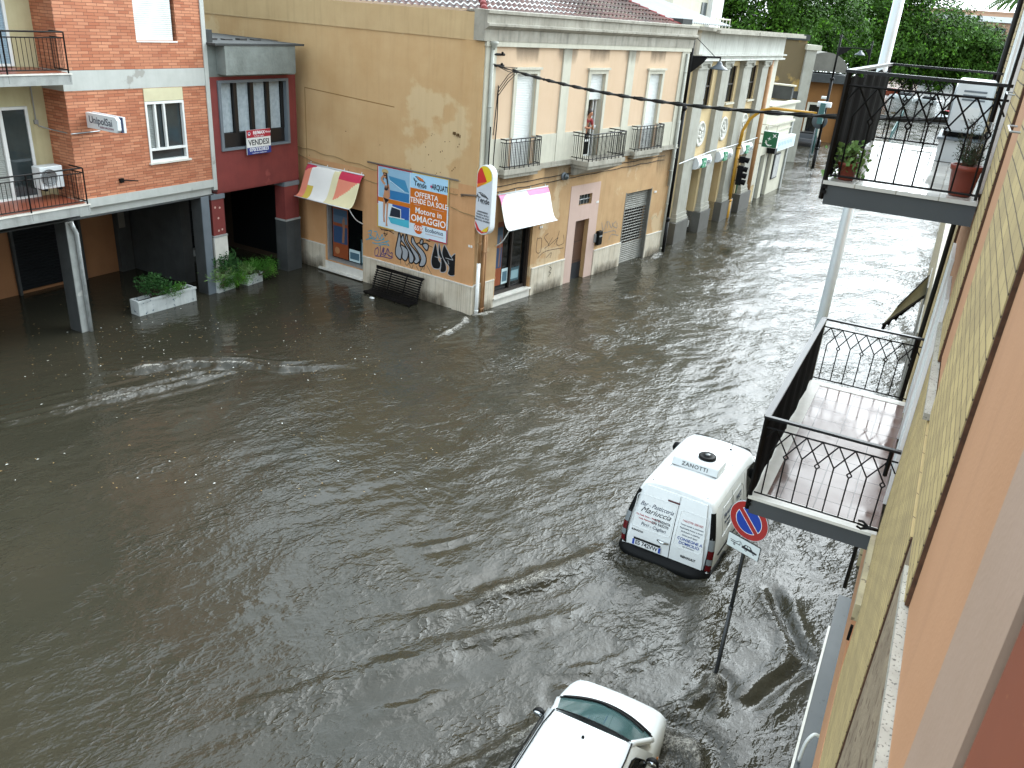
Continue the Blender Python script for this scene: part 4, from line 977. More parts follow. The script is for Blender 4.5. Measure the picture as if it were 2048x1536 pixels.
m.lathe([(.14, .86), (.16, .9), (.14, .94)], 12); m.lathe([(.1, 3.5), (.13, 3.56), (.1, 3.62)], 12); m.build('mast', M['yellow_steel'], tl, f)
def heads(par, x, y, z, mt, fr, n=3, ang=0):
    m = MB(); m.T = Matrix.Translation((x, y, z)) @ Matrix.Rotation(R(ang), 4, 'Z')
    m.box(-.14, .14, -.12, .12, 0, .32 * n)
    for i in range(n):
        z0 = .32 * i + .16; m.tube([(.13, 0, z0), (.2, 0, z0), (.34, 0, z0 - .02)], [.125, .13, .14], 12, caps=False)
    h_ = m.build('signal_head', mt, par, fr, bevel=.02)
    m = MB(); m.T = Matrix.Translation((x, y, z)) @ Matrix.Rotation(R(ang), 4, 'Z')
    for i in range(n): m.lathe([(.11, .142), (.09, .16), (.02, .17)], 12, (0, 0, .32 * i + .16), 'x')
    m.build('lens', M['glass_dark'], h_, fr)
heads(tl, .30, -.05, 1.75, M['black_plastic'], f, 3, 5); heads(tl, .30, -.05, 2.85, M['black_plastic'], f, 1, 5)
heads(tl, 3.6, 0, 5.15, M['teal'], f, 3, 95)
m = MB(); m.box(3.3, 3.95, .1, .3, 5.9, 6.15); m.build('visor', M['white_metal'], tl, f, bevel=.04)
m = MB(); m.bar((.0, 0, 1.95), (.3, 0, 1.95), .04); m.bar((0, 0, 2.6), (.3, 0, 2.6), .04); m.bar((0, 0, 3.0), (.3, 0, 3.0), .04); m.build('bracket', M['black'], tl, f)
f = frame(-9.15, 66.2, 0, 0); t = thing('round_road_sign', 'round road sign seen from behind on a thin post in the flooded street', 'road sign', f)
m = MB(); m.tube([(-.25, 0, -.5), (-.25, 0, 4.4)], .04, 8); m.bar((-.25, .0, .9), (.2, .2, .9), .04); m.build('post', M['grey_bluish'], t, f)
m = MB(); m.lathe([(.02, 0.0), (.52, 0.0), (.55, .02), (.55, .04), (.02, .05)], 24, (-.05, -.1, 3.3), 'y'); m.build('disc', mat('sign_back', '#3d4448', .5), t, f)
p = sky_pt(1632, 270, 74); f = frame(p.x, p.y, 0, 0); t = thing('signal_post', 'teal signal post with white hood behind the round road sign', 'traffic light', f)
m = MB(); m.tube([(0, 0, -.5), (0, 0, 3.9)], .07, 8); m.build('post', M['teal'], t, f); heads(t, .1, 0, 3.6, M['teal'], f, 2, 80)
m = MB(); m.box(-.2, .3, -.2, .2, 4.4, 4.6); m.build('visor', M['white_metal'], t, f, bevel=.04)
f = frame(-1.45, 16.5, 0, 0); t = thing('lamp_post', 'tall smooth white lamp post rising behind both iron balconies', 'lamp post', f)
m = MB(); m.tube([(0, 0, -.5), (0, 0, 5), (0, 0, 13)], [.105, .098, .085], 20); m.build('post', M['pale_metal'], t, f)
m = MB(); m.lathe([(.16, -.5), (.16, .3), (.11, .36)], 20); m.build('base_collar', M['pale_metal'], t, f)
m = MB(); m.tube([(0, 0, 13), (-.2, 0, 13.4), (-1.2, 0, 13.6)], .05, 10); m.box(-1.9, -1.1, -.15, .15, 13.55, 13.7); m.build('lamp_head', M['grey_bluish'], t, f)

# thick cable bundle across the street
m = MB(); A = Vector((-12.25, 21.95, 7.60)); B = Vector((0.28, 13.2, 8.12)); n = 60; pts = []
for i in range(n + 1):
    u = i / n; p = A.lerp(B, u); p.z -= 0.36 * 4 * u * (1 - u) ; pts.append(p)
m.tube(pts[6:], .025, 8); m.tube(pts[:7], .012, 6)
for k in range(2):
    m.tube([p + Vector((0, .03 * math.sin(i * 1.2 + k * 3.1), .03 * math.cos(i * 1.2 + k * 3.1))) for i, p in enumerate(pts)][5:], .016, 6)
for i in range(8, n, 4): m.lathe([(.035, -.015), (.035, .015)], 8, pts[i], 'x')
tag(m.build('overhead_cable', M['cable']), 'thick black cable bundle strung across the flooded street', 'cable')
m = MB()
for k in range(3): m.tube([(-12.24 - .02 * k, 21.98, 7.6), (-12.1, 22.4 + .1 * k, 7.52 - .06 * k), (-12.0, 23.0, 7.5 - .08 * k), (-12.08, 22.6, 7.3 - .1 * k), (-12.2, 22.25, 6.9 - .1 * k), (-12.24, 22.2, 5.6)], .012, 6)
tag(m.build('service_cable', M['cable']), 'thin looped service cables at the top corner of the peach facade', 'cable')
# green railing and furniture of the square
p0 = sky_pt(1782, 268, 92); p1 = sky_pt(1806, 228, 125)
f = frame(p0.x, p0.y, 0, 0); t = thing('street_railing', 'green pedestrian railing running along the flooded carriageway', 'railing', f)
a_ = Vector((0, 0, 0)); b_ = Vector((p1.x - p0.x, p1.y - p0.y, 0))
m = MB(); m.bar(a_ + Vector((0, 0, .95)), b_ + Vector((0, 0, .95)), .07); m.bar(a_ + Vector((0, 0, .25)), b_ + Vector((0, 0, .25)), .05); m.build('rail', M['teal'], t, f)
m = MB()
for i in range(23): q = a_.lerp(b_, i / 22); m.bar(q + Vector((0, 0, -.5)), q + Vector((0, 0, .95)), .06)
m.build('post', M['teal'], t, f)
gp = sky_pt(1762, 232, 118)
m = MB(); m.prismz([(gp.x - 5 + 5 * math.cos(i * .52) * (1 if i % 2 else .85), gp.y + 9 * math.sin(i * .52)) for i in range(12)], -.5, .12)
tag(m.build('lawn', mat('lawn_green', '#4c7a2c', .9, '#3c6422', .5, .8)), kind='structure')
for u, v, c, lab in ((1640, 245, '#7fb0c4', 'light blue hoarding panel at the edge of the square'), (1656, 247, '#9cc4d4', 'second, narrower pale blue hoarding panel')):
    p = sky_pt(u, v, 100); f = frame(p.x, p.y, 0, 5); t = thing('hoarding_panel', lab, 'panel', f, 'blue panels at the square')
    w = .95 if u < 1650 else .6
    m = MB(); m.box(-w / 2, w / 2, -.03, .03, 0, 1.1); m.build('panel', mat('blue_panel_' + c[1:], c, .5, '#d0e0e6', 3, .8), t, f)
    m = MB(); m.bar((-w / 2 + .05, 0.06, -.5), (-w / 2 + .05, .06, 1.0), .06); m.bar((w / 2 - .05, .06, -.5), (w / 2 - .05, .06, 1.0), .06); m.build('leg', M['grey_bluish'], t, f)
p = sky_pt(1600, 238, 88); f = frame(p.x, p.y, 0, 0); t = thing('entrance_steps', 'white entrance steps with a handrail past the low shop', 'steps', f)
m = MB()
for i in range(4): m.box(-1.2, .9, i * .3, 1.5, -.5 + .0, .3 + .25 * i)
m.build('steps', M['white_marble'], t, f)
m = MB(); m.bar((1.0, 0, -.3), (1.0, 0, 1.2), .05); m.bar((1.0, 1.4, .5), (1.0, 1.4, 2.2), .05); m.bar((1.0, 0, 1.2), (1.0, 1.4, 2.2), .05); m.build('handrail', M['yellow_steel'], t, f)
# ================================================================== signs, awnings, posters, graffiti
def star(cx, cz, r, n=5, rot=0, inner=.42):
    return [(cx + (r if i % 2 == 0 else r * inner) * math.sin(rot + math.pi * i / n), cz + (r if i % 2 == 0 else r * inner) * math.cos(rot + math.pi * i / n)) for i in range(2 * n)]
def flatpoly(mb, pts, y): mb.poly([(p[0], y, p[1]) for p in pts])
def rect(mb, x0, x1, z0, z1, y): mb.quad((x0, y, z0), (x1, y, z0), (x1, y, z1), (x0, y, z1))
C_RED, C_YEL, C_ORA = flat('#c8322c'), flat('#dcc22a'), flat('#d9741f')

# --- advertising banner on the side wall
bn = thing('advertising_banner', 'large orange and light blue awning advertisement banner above the graffiti', 'banner', YE)
X0, X1, Z0, Z1 = -4.05, -1.08, 2.10, 4.15
def U(u): return X0 + (X1 - X0) * u
def V(v): return Z1 - (Z1 - Z0) * v
m = MB(); m.box(X0, X1, -.05, -.03, Z0, Z1); m.build('sheet', flat('#cfe0ea', .45), bn, YE)
m = MB()
for a, b in ((U(0), U(.5)),): m.box(a, b, -.056, -.0505, Z1 - .035, Z1 + .004)
m.build('red_hem', flat('#a8233c'), bn, YE)
for q in ((X0 - .004, X0 + .03, V(.62), Z1 - .036), (X1 - .03, X1 + .004, Z0, V(.78)), (U(.75), X1 - .031, Z0 - .004, Z0 + .03)):
    m = MB(); m.box(q[0], q[1], -.056, -.0505, q[2], q[3]); m.build('red_hem', flat('#a8233c'), bn, YE)
m = MB(); m.box(U(.5), U(1), -.056, -.0505, Z1 - .03, Z1 + .004); m.box(X1 - .03, X1 + .004, -.056, -.0505, V(.42), Z1 - .031); m.box(X0 - .004, X0 + .03, -.056, -.0505, Z0, V(.63)); m.box(X0 + .031, U(.25), -.056, -.0505, Z0 - .004, Z0 + .03)
m.build('yellow_hem', flat('#c9a53a'), bn, YE)
def lay(name, col, fn, y): 
    q = MB(); fn(q, y); return q.build(name, flat(col) if isinstance(col, str) else col, bn, YE)
lay('sky_picture', '#8fb6cf', lambda q, y: rect(q, U(.02), U(.465), V(.50), V(.02), y), -.052)
lay('sea_picture', '#2f74a8', lambda q, y: rect(q, U(.1), U(.46), V(.50), V(.36), y), -.0535)
lay('sun_shade', '#3f88b0', lambda q, y: flatpoly(q, [(U(.16), V(.14)), (U(.40), V(.16)), (U(.46), V(.34)), (U(.38), V(.33)), (U(.2), V(.24))], y), -.0545)
lay('sun_shade_edge', '#c4dcea', lambda q, y: q.ribbon([(U(.18), V(.21)), (U(.39), V(.335))], .025, y), -.0555)
lay('deep_sky_picture', '#2c56a4', lambda q, y: rect(q, U(.22), U(.465), V(.80), V(.57), y), -.053)
lay('pool_picture', '#4cb2c8', lambda q, y: flatpoly(q, [(U(.16), V(.80)), (U(.465), V(.775)), (U(.465), V(.90)), (U(.2), V(.89))], y), -.0538)
lay('terrace_picture', '#232a38', lambda q, y: flatpoly(q, [(U(.21), V(.62)), (U(.34), V(.635)), (U(.34), V(.78)), (U(.18), V(.78))], y), -.0545)
def pergola(q, y):
    for a, b in (((.2, .615), (.345, .635)), ((.342, .63), (.345, .79)), ((.17, .785), (.4, .775))): q.ribbon([(U(a[0]), V(a[1])), (U(b[0]), V(b[1]))], .03, y)
lay('pergola_picture', M['white'], pergola, -.0555)
lay('orange_field', '#c66a1a', lambda q, y: rect(q, U(.475), U(.985), V(.80), V(.245), y), -.053)
lay('orange_stripe', '#c8701c', lambda q, y: rect(q, U(.01), U(.474), V(.575), V(.505), y), -.0542)
lay('header_field', '#a9d3ec', lambda q, y: rect(q, U(.475), U(.985), V(.24), V(.015), y), -.053)
lay('discount_badge', '#cc5f1a', lambda q, y: q.disc((U(.60), V(.865)), .185, y), -.0555)
# printed figure of a woman in a sun hat
def skin(q, y):
    flatpoly(q, [(U(.105), V(.30)), (U(.15), V(.30)), (U(.155), V(.40)), (U(.17), V(.48)), (U(.165), V(.56)), (U(.155), V(.66)), (U(.15), V(.80)), (U(.13), V(.80)), (U(.135), V(.62)), (U(.125), V(.54)), (U(.115), V(.66)), (U(.108), V(.80)), (U(.115), V(.90)), (U(.09), V(.90)), (U(.085), V(.78)), (U(.085), V(.6)), (U(.085), V(.48)), (U(.1), V(.40))], y)
    flatpoly(q, [(U(.13), V(.80)), (U(.15), V(.80)), (U(.145), V(.9)), (U(.155), V(.955)), (U(.125), V(.955))], y)
    flatpoly(q, [(U(.1), V(.30)), (U(.05), V(.24)), (U(.045), V(.2)), (U(.09), V(.13)), (U(.105), V(.15)), (U(.07), V(.21)), (U(.12), V(.27))], y)
    flatpoly(q, [(U(.15), V(.28)), (U(.165), V(.32)), (U(.155), V(.44)), (U(.17), V(.48)), (U(.185), V(.48)), (U(.18), V(.34)), (U(.17), V(.27))], y)
    q.disc((U(.108), V(.15)), .052, y, 16, .075)
lay('figure_skin', '#c08a66', skin, -.0572)
lay('figure_hair', '#3a2418', lambda q, y: (flatpoly(q, [(U(.085), V(.1)), (U(.14), V(.1)), (U(.16), V(.26)), (U(.178), V(.38)), (U(.15), V(.34)), (U(.13), V(.2)), (U(.09), V(.18)), (U(.088), V(.27)), (U(.075), V(.24))], y)), -.0566)
lay('figure_hat', '#b8a070', lambda q, y: q.disc((U(.11), V(.085)), .145, y, 20, .085), -.0562)
lay('figure_glasses', '#241a18', lambda q, y: rect(q, U(.092), U(.13), V(.155), V(.135), y), -.0585)
lay('figure_swimwear', '#1c1a20', lambda q, y: (flatpoly(q, [(U(.1), V(.37)), (U(.115), V(.30)), (U(.128), V(.36)), (U(.14), V(.29)), (U(.155), V(.36)), (U(.13), V(.385))], y), flatpoly(q, [(U(.087), V(.5)), (U(.168), V(.515)), (U(.165), V(.54)), (U(.14), V(.56)), (U(.125), V(.6)), (U(.11), V(.55))], y)), -.0585)
def tende_logo(parent, fr, cx, cz, s, y, size=1.0):
    m = MB(); 
    for k in range(4): flatpoly(m, [(cx - .30 * s + .13 * k * s, cz + .22 * s - .03 * k * s), (cx - .20 * s + .13 * k * s, cz + .20 * s - .03 * k * s), (cx - .02 * s + .11 * k * s, cz + .06 * s - .02 * k * s), (cx - .12 * s + .11 * k * s, cz + .08 * s - .02 * k * s)], y)
    m.ribbon([(cx - .34 * s, cz + .20 * s), (cx - .2 * s, cz + .24 * s), (cx + .1 * s, cz + .16 * s)], .03 * s, y); m.ribbon([(cx + .1 * s, cz + .16 * s), (cx + .32 * s, cz + .0 * s)], .03 * s, y)
    m.build('emblem', M['ink'], parent, fr)
    text('lettering', 'Tende', .34 * s * size, cx, y, cz - .12 * s, M['ink'], parent, fr, bold=.02, rot=-4, sx=.9)
    text('lettering', 'la', .16 * s, cx - .38 * s, y, cz + .10 * s, M['ink'], parent, fr, bold=.02)
    text('lettering', 'C A G L I A R I', .06 * s, cx + .05 * s, y, cz - .27 * s, M['ink_soft'], parent, fr)
tende_logo(bn, YE, U(.615), V(.135), .66, -.0565)
m = MB()
for k in range(3): flatpoly(m, [(U(.56 + .03 * k), V(.05 + .012 * k)), (U(.585 + .03 * k), V(.055 + .012 * k)), (U(.62 + .022 * k), V(.105 + .008 * k)), (U(.60 + .022 * k), V(.1 + .008 * k))], -.0572)
m.build('emblem', C_ORA, bn, YE)
m = MB(); flatpoly(m, star(U(.765), V(.165), .055, 8, 0, .6), -.0565); m.build('emblem', flat('#b8406a'), bn, YE)
text('lettering', 'ARQUATI', .24, U(.88), -.0565, V(.165), M['ink'], bn, YE, bold=.025, sx=.62)
text('lettering', 'OFFERTA', .235, U(.70), -.0565, V(.335), M['ink_white'], bn, YE, bold=.008)
text('lettering', 'TENDE DA SOLE', .235, U(.735), -.0565, V(.435), M['ink_white'], bn, YE, bold=.012, sx=.88)
text('lettering', 'Motore in', .27, U(.735), -.0565, V(.585), M['ink_white'], bn, YE, bold=.008)
text('lettering', 'OMAGGIO', .30, U(.735), -.0565, V(.715), M['ink_white'], bn, YE, bold=.014)
text('lettering', '65%', .22, U(.605), -.0575, V(.865), M['ink_white'], bn, YE, bold=.02)
text('lettering', 'Ecobonus', .19, U(.82), -.0565, V(.855), M['ink_soft'], bn, YE, bold=.008)
m = MB(); rect(m, U(.70), U(.95), V(.925), V(.915), -.0545); rect(m, U(.53), U(.62), V(.50), V(.493), -.0545); rect(m, U(.78), U(.95), V(.51), V(.503), -.0545); m.build('fine_print', flat('#b9a0a0'), bn, YE)
m = MB(); m.tube([(-4.5, -.045, 4.17), (-0.62, -.045, 4.17)], .028, 8); m.build('rod', mat('grey_rod', '#6e665c', .6), bn, YE)
m = MB(); m.tube([(-.55, -.12, 3.78), (.12, -.12, 3.86)], .03, 8); m.bar((-.5, -.18, 3.74), (-.5, 0, 3.78), .03); m.bar((.05, -.18, 3.82), (.05, 0, 3.86), .03)
tag(m.build('sign_bracket', mat('rusty_bracket', '#6a5a4a', .7)), 'short rusty pipe bracket at the corner beside the capsule sign', 'bracket')
bpy.data.objects['sign_bracket'].matrix_basis = YE; FRAME['sign_bracket'] = YE

# --- graffiti (paint on the wall, each piece a thing)
SIL, BLK, GRYW = flat('#9a9ea2'), flat('#0d0d0f'), flat('#a4a6a8')
gf = thing('graffiti', 'silver bubble letter graffiti with black outlines above the bench', 'graffiti', YE, 'graffiti on the ochre walls')
def G(px, py): return (-5.0 + 0, 0)
def gx(px): return -4.64 + (px - 100) / 8.533 * .03145   # horizontal scale of the crop in metres
from functools import lru_cache
def gp(px, py):
    """crop pixels (side wall) to wall coordinates"""
    q = sky_ray(720 + px / 8.533, 450 + py / 8.533)
    o = YE.translation; nrm = YE.to_3x3() @ Vector((0, 1, 0))
    C0 = Vector((0, 0, 9.0)); t = (o - C0).dot(nrm) / q.dot(nrm)
    p = YE.inverted() @ (C0 + q * t); return (p.x, p.z)
def sky_ray(u, v):
    x, y = (u - 1024) / 1633.8, (v - 768) / 1633.8
    return _r * x + _d * y + _f
lob = [[(690, 590), (620, 530), (605, 430), (640, 250), (670, 120), (700, 240), (690, 320), (720, 430), (710, 520)],
       [(720, 560), (720, 440), (690, 340), (760, 370), (820, 440), (820, 540), (780, 610)],
       [(740, 160), (770, 290), (900, 500), (920, 590), (890, 650), (840, 620), (830, 470), (760, 330), (700, 250)],
       [(800, 150), (830, 290), (980, 480), (1020, 590), (1000, 640), (950, 660), (920, 620), (940, 560), (860, 400), (780, 240)],
       [(900, 200), (960, 320), (1060, 420), (1120, 520), (1130, 620), (1100, 690), (1050, 710), (1010, 680), (1040, 560), (960, 410), (880, 290)],
       [(1020, 310), (1050, 240), (1080, 270), (1060, 330)], [(1070, 340), (1120, 310), (1170, 350), (1150, 430), (1110, 410)]]
for i, l in enumerate(lob):
    w = spline([gp(*p) for p in l], 5, True)
    m = MB(); m.poly([(p[0], -.003 - .0006 * i, p[1]) for p in w]); m.build('fill', SIL, gf, YE)
    m = MB(); m.ribbon([gp(*p) for p in l], .045, -.0035 - .0006 * i, True, 5); m.build('outline', BLK, gf, YE)
m = MB(); m.ribbon([gp(1130, 260), gp(1200, 280)], .03, -.008); m.ribbon([gp(1180, 350), gp(1240, 380)], .02, -.008); m.ribbon([gp(960, 330), gp(1010, 300)], .04, -.008); m.build('outline', BLK, gf, YE)
gf = thing('graffiti', 'black letter graffiti with pale outlines near the building corner', 'graffiti', YE, 'graffiti on the ochre walls')
lob = [[(1290, 310), (1240, 470), (1215, 620), (1240, 720), (1300, 750), (1360, 740), (1380, 660), (1340, 590), (1330, 480)],
       [(1350, 310), (1340, 480), (1380, 590), (1380, 700), (1370, 790), (1420, 810), (1470, 780), (1470, 680), (1420, 560), (1390, 470)],
       [(1440, 340), (1400, 480), (1440, 600), (1520, 720), (1500, 830), (1570, 870), (1640, 830), (1655, 680), (1650, 520), (1610, 495), (1550, 540), (1500, 440)]]
for i, l in enumerate(lob):
    w = spline([gp(*p) for p in l], 5, True)
    m = MB(); m.poly([(p[0], -.003 - .0006 * i, p[1]) for p in w]); m.build('fill', BLK, gf, YE)
    m = MB(); m.ribbon([gp(*p) for p in l], .026, -.0036 - .0006 * i, True, 5); m.build('outline', GRYW, gf, YE)
m = MB(); m.ribbon([gp(1450, 350), gp(1590, 600)], .022, -.008); m.ribbon([gp(1460, 560), gp(1590, 600)], .022, -.008); m.ribbon([gp(1280, 540), gp(1400, 570)], .02, -.008); m.ribbon([gp(1500, 600), gp(1520, 670)], .02, -.008); m.build('outline', GRYW, gf, YE)
def scribble(label, col, w, strokes, fr=YE, conv=None):
    m = MB()
    for i, s_ in enumerate(strokes): m.ribbon([(conv or gp)(*p) for p in s_], w, -.003 - .0004 * i)
    o = m.build('graffiti', flat(col), None, fr); return tag(o, label, 'graffiti', 'graffiti on the ochre walls')
scribble('light blue scribbled tag beside the shop window', '#3f96ae', .032, [[(140, 110), (200, 100), (160, 230), (210, 200), (140, 150)], [(240, 110), (290, 120), (270, 230), (220, 200)], [(300, 150), (340, 240), (380, 160), (400, 260)], [(100, 250), (200, 230), (300, 270), (420, 230)], [(210, 300), (300, 320), (420, 290), (500, 270)], [(320, 350), (420, 330), (500, 350), (430, 280)]])
scribble('purple scribbled tag just above the plinth', '#39306c', .026, [[(310, 380), (260, 420), (260, 520), (300, 510), (320, 430), (300, 390)], [(350, 360), (350, 530), (400, 380), (390, 470)], [(420, 390), (400, 480), (440, 480), (470, 400), (480, 500)], [(480, 400), (510, 480), (550, 470), (540, 540), (480, 520)], [(270, 530), (400, 540), (520, 570), (560, 540)], [(360, 480), (420, 520), (450, 490), (520, 530)]])
scribble('dark scrawl peeping out under the banner edge', '#1c1614', .022, [[(345, 55), (420, 90), (540, 100), (590, 80)], [(360, 80), (470, 90), (580, 150)], [(420, 110), (430, 190), (470, 130)], [(400, 140), (470, 160)]])
scribble('dark green drips and loops below the silver letters', '#2e4a44', .018, [[(690, 600), (700, 670)], [(760, 620), (800, 690), (840, 640)], [(840, 660), (880, 740), (910, 680)], [(960, 700), (1020, 790), (1080, 700)], [(1140, 690), (1250, 890)], [(1040, 720), (1040, 790)], [(1100, 700), (1090, 770)]])
m_txt = thing('graffiti', 'small dark tag written on the stone plinth above the bench', 'graffiti', YE, 'graffiti on the ochre walls')
scrx = MB(); 
for s_ in ([(830, 820), (850, 860), (820, 850)], [(860, 830), (870, 880), (890, 840)], [(890, 850), (905, 890)]): scrx.ribbon([gp(*p) for p in s_], .014, -.0425)
scrx.build('strokes', BLK, m_txt, YE)
def gc(px, py):
    q = sky_ray(900 + px / 3.657, 300 + py / 3.657); o = CO.translation; nrm = CO.to_3x3() @ Vector((0, 1, 0)); C0 = Vector((0, 0, 9.0))
    t = (o - C0).dot(nrm) / q.dot(nrm); p = CO.inverted() @ (C0 + q * t); return (p.x, p.z)
scribble('thin dark looping tag between shop window and brown door', '#4a382a', .022, [[(640, 640), (630, 740), (660, 745), (670, 650), (640, 650)], [(720, 610), (690, 640), (720, 690), (690, 720)], [(750, 640), (720, 700), (790, 640), (760, 690)], [(800, 590), (780, 690), (830, 680), (830, 620)], [(640, 790), (700, 740), (830, 715)], [(700, 790), (740, 750), (730, 790)]], CO, gc)
scribble('grey blue looping tag beside the roller gate', '#6d7474', .024, [[(1110, 530), (1120, 590), (1150, 520), (1150, 570)], [(1160, 520), (1180, 570), (1190, 530)], [(1215, 520), (1190, 550), (1220, 570), (1220, 530)], [(1110, 610), (1200, 590), (1210, 610)], [(1160, 660), (1180, 620), (1230, 625)]], CO, gc)
scribble('small dark vertical squiggle crossing the stone plinth', '#2c2a28', .02, [[(715, 850), (735, 865), (715, 890), (730, 895), (710, 925)]], CO @ Matrix.Translation((0, -.042, 0)), gc)
scribble('tiny green tag at the right end of the facade', '#7c8468', .016, [[(1465, 500), (1480, 490), (1475, 510), (1500, 480), (1515, 500)]], CO, gc)

# --- awnings
def awning(label, fr, x0, x1, zt, zb, out, bands, arm_side):
    t = thing('shop_awning', label, 'awning', fr, 'small curved awnings of the corner shop')
    n = 32; prof = []
    for i in range(n + 1):
        u = i / n; prof.append((-.04 - out * (0.55 * u + .45 * u ** 1.6) , zt - (zt - zb) * (u - .13 * math.sin(2 * math.pi * u))))
    m = MB(); m.smooth = True; cols = 72; vs = []
    for k in range(cols + 1):
        x = x0 + (x1 - x0) * k / cols
        sag = .02 * math.sin(k / cols * 3 * math.pi) ** 2
        for p in prof: vs.append((x, p[0], p[1] - sag * .6))
    m.add(vs, [(k * (n + 1) + i, (k + 1) * (n + 1) + i, (k + 1) * (n + 1) + i + 1, k * (n + 1) + i + 1) for k in range(cols) for i in range(n)])
    # coloured panels are woven into the cloth: material per face
    faces = [(k, i) for k in range(cols) for i in range(n)]
    m.m = [bands(k / cols, i / n) for k, i in faces]
    o = m.build('cloth', [flat('#e2e0da', .7), flat('#bd2c4a', .7), flat('#d8cfa6', .7), flat('#c9b04a', .7), flat('#d8836a', .7), flat('#d986a8', .7)], t, fr)
    s_ = o.modifiers.new('thickness', 'SOLIDIFY'); s_.thickness = .006
    m = MB(); m.tube([(x0 - .02, -.05, zt + .02), (x1 + .02, -.05, zt + .02)], .025, 8); m.tube([(x0, -.04 - out, zb), (x1, -.04 - out, zb)], .016, 8)
    for k in range(4): xx = x0 + .1 + (x1 - x0 - .2) * k / 3; m.bar((xx, -.05, zt), (xx, -.02, zt + .1), .02)
    m.build('roller', M['white_metal'], t, fr)
    for xs in arm_side:
        m = MB(); m.tube(spline([(xs, -.04 - out + .05, zb + .02), (xs, -out * .75, zb - .22), (xs, -out * .45, zb - .45), (xs, -.02, zb - .62)], 5), .016, 8); m.build('arm', M['white_metal'], t, fr)
    return t
def bandsL(u, v):
    if u > .62 and v < .33: return 1
    if u < .16 and v < .30 - u * 1.2: return 1
    if u > .62 and .33 <= v < .75 - .42 * (u - .62) / .34: return 4
    if u > .58: return 2
    if u > .5: return 2 if v > .1 else 0
    if u < .10: return 4
    if u < .22 and v > .55: return 3
    return 0
def bandsR(u, v):
    if u > .55 and v < .26 and v < (u - .5) * 4: return 5
    if u < .14 and v < .36 - u * 2.2: return 5
    return 0
awning('curved awning with red, white and cream panels above the ochre wall window', YE, -7.28, -4.68, 3.68, 2.66, .72, bandsL, (-4.74,))
awning('white curved awning with pink corners above the street side shop window', CO, 0.92, 3.5, 3.74, 2.72, .55, bandsR, (1.0,))

# --- capsule shop sign at the corner
SG = frame(-12.42, 21.78, 0, -11)
ss = thing('shop_sign', 'tall white capsule shaped shop sign with red and yellow ends hung at the corner', 'sign', SG)
def capsule(cx, r, z0, z1, n=12, inset=0):
    r -= inset
    return [(cx + r * math.cos(math.pi * i / n), z1 - .30 + r * math.sin(math.pi * i / n) ) for i in range(n + 1)] + [(cx - r * math.cos(math.pi * i / n), z0 + .30 - r * math.sin(math.pi * i / n)) for i in range(n + 1)]
cx = .35
m = MB(); m.prism(list(reversed(capsule(cx, .31, 2.72, 4.80))), -.13, .10); m.build('case', M['white_metal'], ss, SG, bevel=.015)
m = MB(); flatpoly(m, list(reversed(capsule(cx, .31, 2.72, 4.80, inset=.03))), -.133); m.build('face', flat('#c9ced4', .35), ss, SG)
def clipz(fn): return [p for p in fn]
top = [(cx - .28, 4.50)] + [(cx + .28 * math.cos(math.pi * (1 - i / 10)), 4.50 + .28 * math.sin(math.pi * (1 - i / 10))) for i in range(11)] + [(cx + .28, 4.42)]
m = MB(); flatpoly(m, list(reversed([(cx - .28, 4.12), (cx - .28, 4.5)] + top[1:] + [(cx + .28, 4.40), (cx + .05, 4.26)])), -.136); m.build('yellow_mark', C_YEL, ss, SG)
m = MB(); flatpoly(m, [(cx - .28, 4.22), (cx + .10, 4.34), (cx - .12, 4.72), (cx - .2, 4.68), (cx - .28, 4.5)], -.139); m.build('red_mark', C_RED, ss, SG)
m = MB(); flatpoly(m, [(cx - .28, 4.10), (cx - .1, 4.2), (cx + .10, 4.34), (cx - .28, 4.22)], -.139); m.build('orange_mark', C_ORA, ss, SG)
m = MB(); flatpoly(m, [(cx - .28, 3.1), (cx - .1, 2.86), (cx + .1, 2.80), (cx + .27, 2.96), (cx + .22, 2.83), (cx, 2.745), (cx - .2, 2.82), (cx - .28, 3.0)], -.136); m.build('red_mark', C_RED, ss, SG)
m = MB(); flatpoly(m, [(cx + .27, 3.03), (cx + .05, 2.88), (cx - .02, 2.80), (cx + .2, 2.84)], -.139); m.build('yellow_mark', C_YEL, ss, SG)
tende_logo(ss, SG, cx, 3.83, .62, -.1375)
for i, l in enumerate(('ZANZARIERE', 'TENDE A RULLI', 'TENDE DA SOLE', 'PERGOLE, GAZEBO')): text('lettering', l, .072, cx - .01, -.1375, 3.40 - .085 * i, M['ink'], ss, SG, bold=.015, rot=-2)
m = MB(); m.tube([(cx, 0, 4.79), (cx, 0, 5.9)], .02, 8); m.bar((0, .05, 3.84), (.1, .0, 3.84), .04); m.build('hanger', M['black'], ss, SG)

# --- insurance sign on the brick wall
UG = BR @ Matrix.Translation((0.83, 0, 0)) @ Matrix.Rotation(R(-90), 4, 'Z')
us = thing('wall_sign', 'white box sign lettered UnipolSai projecting from the brick wall', 'sign', UG)
m = MB(); m.prism([(.08, 5.47), (1.25, 5.47), (1.32, 5.54), (1.32, 5.79), (1.25, 5.86), (.08, 5.86)], -.11, .0); m.build('case', M['white_metal'], us, UG, bevel=.012)
m = MB(); m.box(.1, 1.31, .002, .06, 5.48, 5.85); m.build('blue_band', flat('#1f2c4c'), us, UG)
m = MB(); m.box(.1, 1.33, .062, .13, 5.47, 5.86); m.build('rear_case', M['white_metal'], us, UG, bevel=.01)
text('lettering', 'UnipolSai', .25, .66, -.113, 5.69, flat('#3a3f4c'), us, UG, bold=.012, sx=.98)
text('lettering', 'ASSICURAZIONI', .075, .88, -.113, 5.545, flat('#8a5a66'), us, UG, bold=.01)
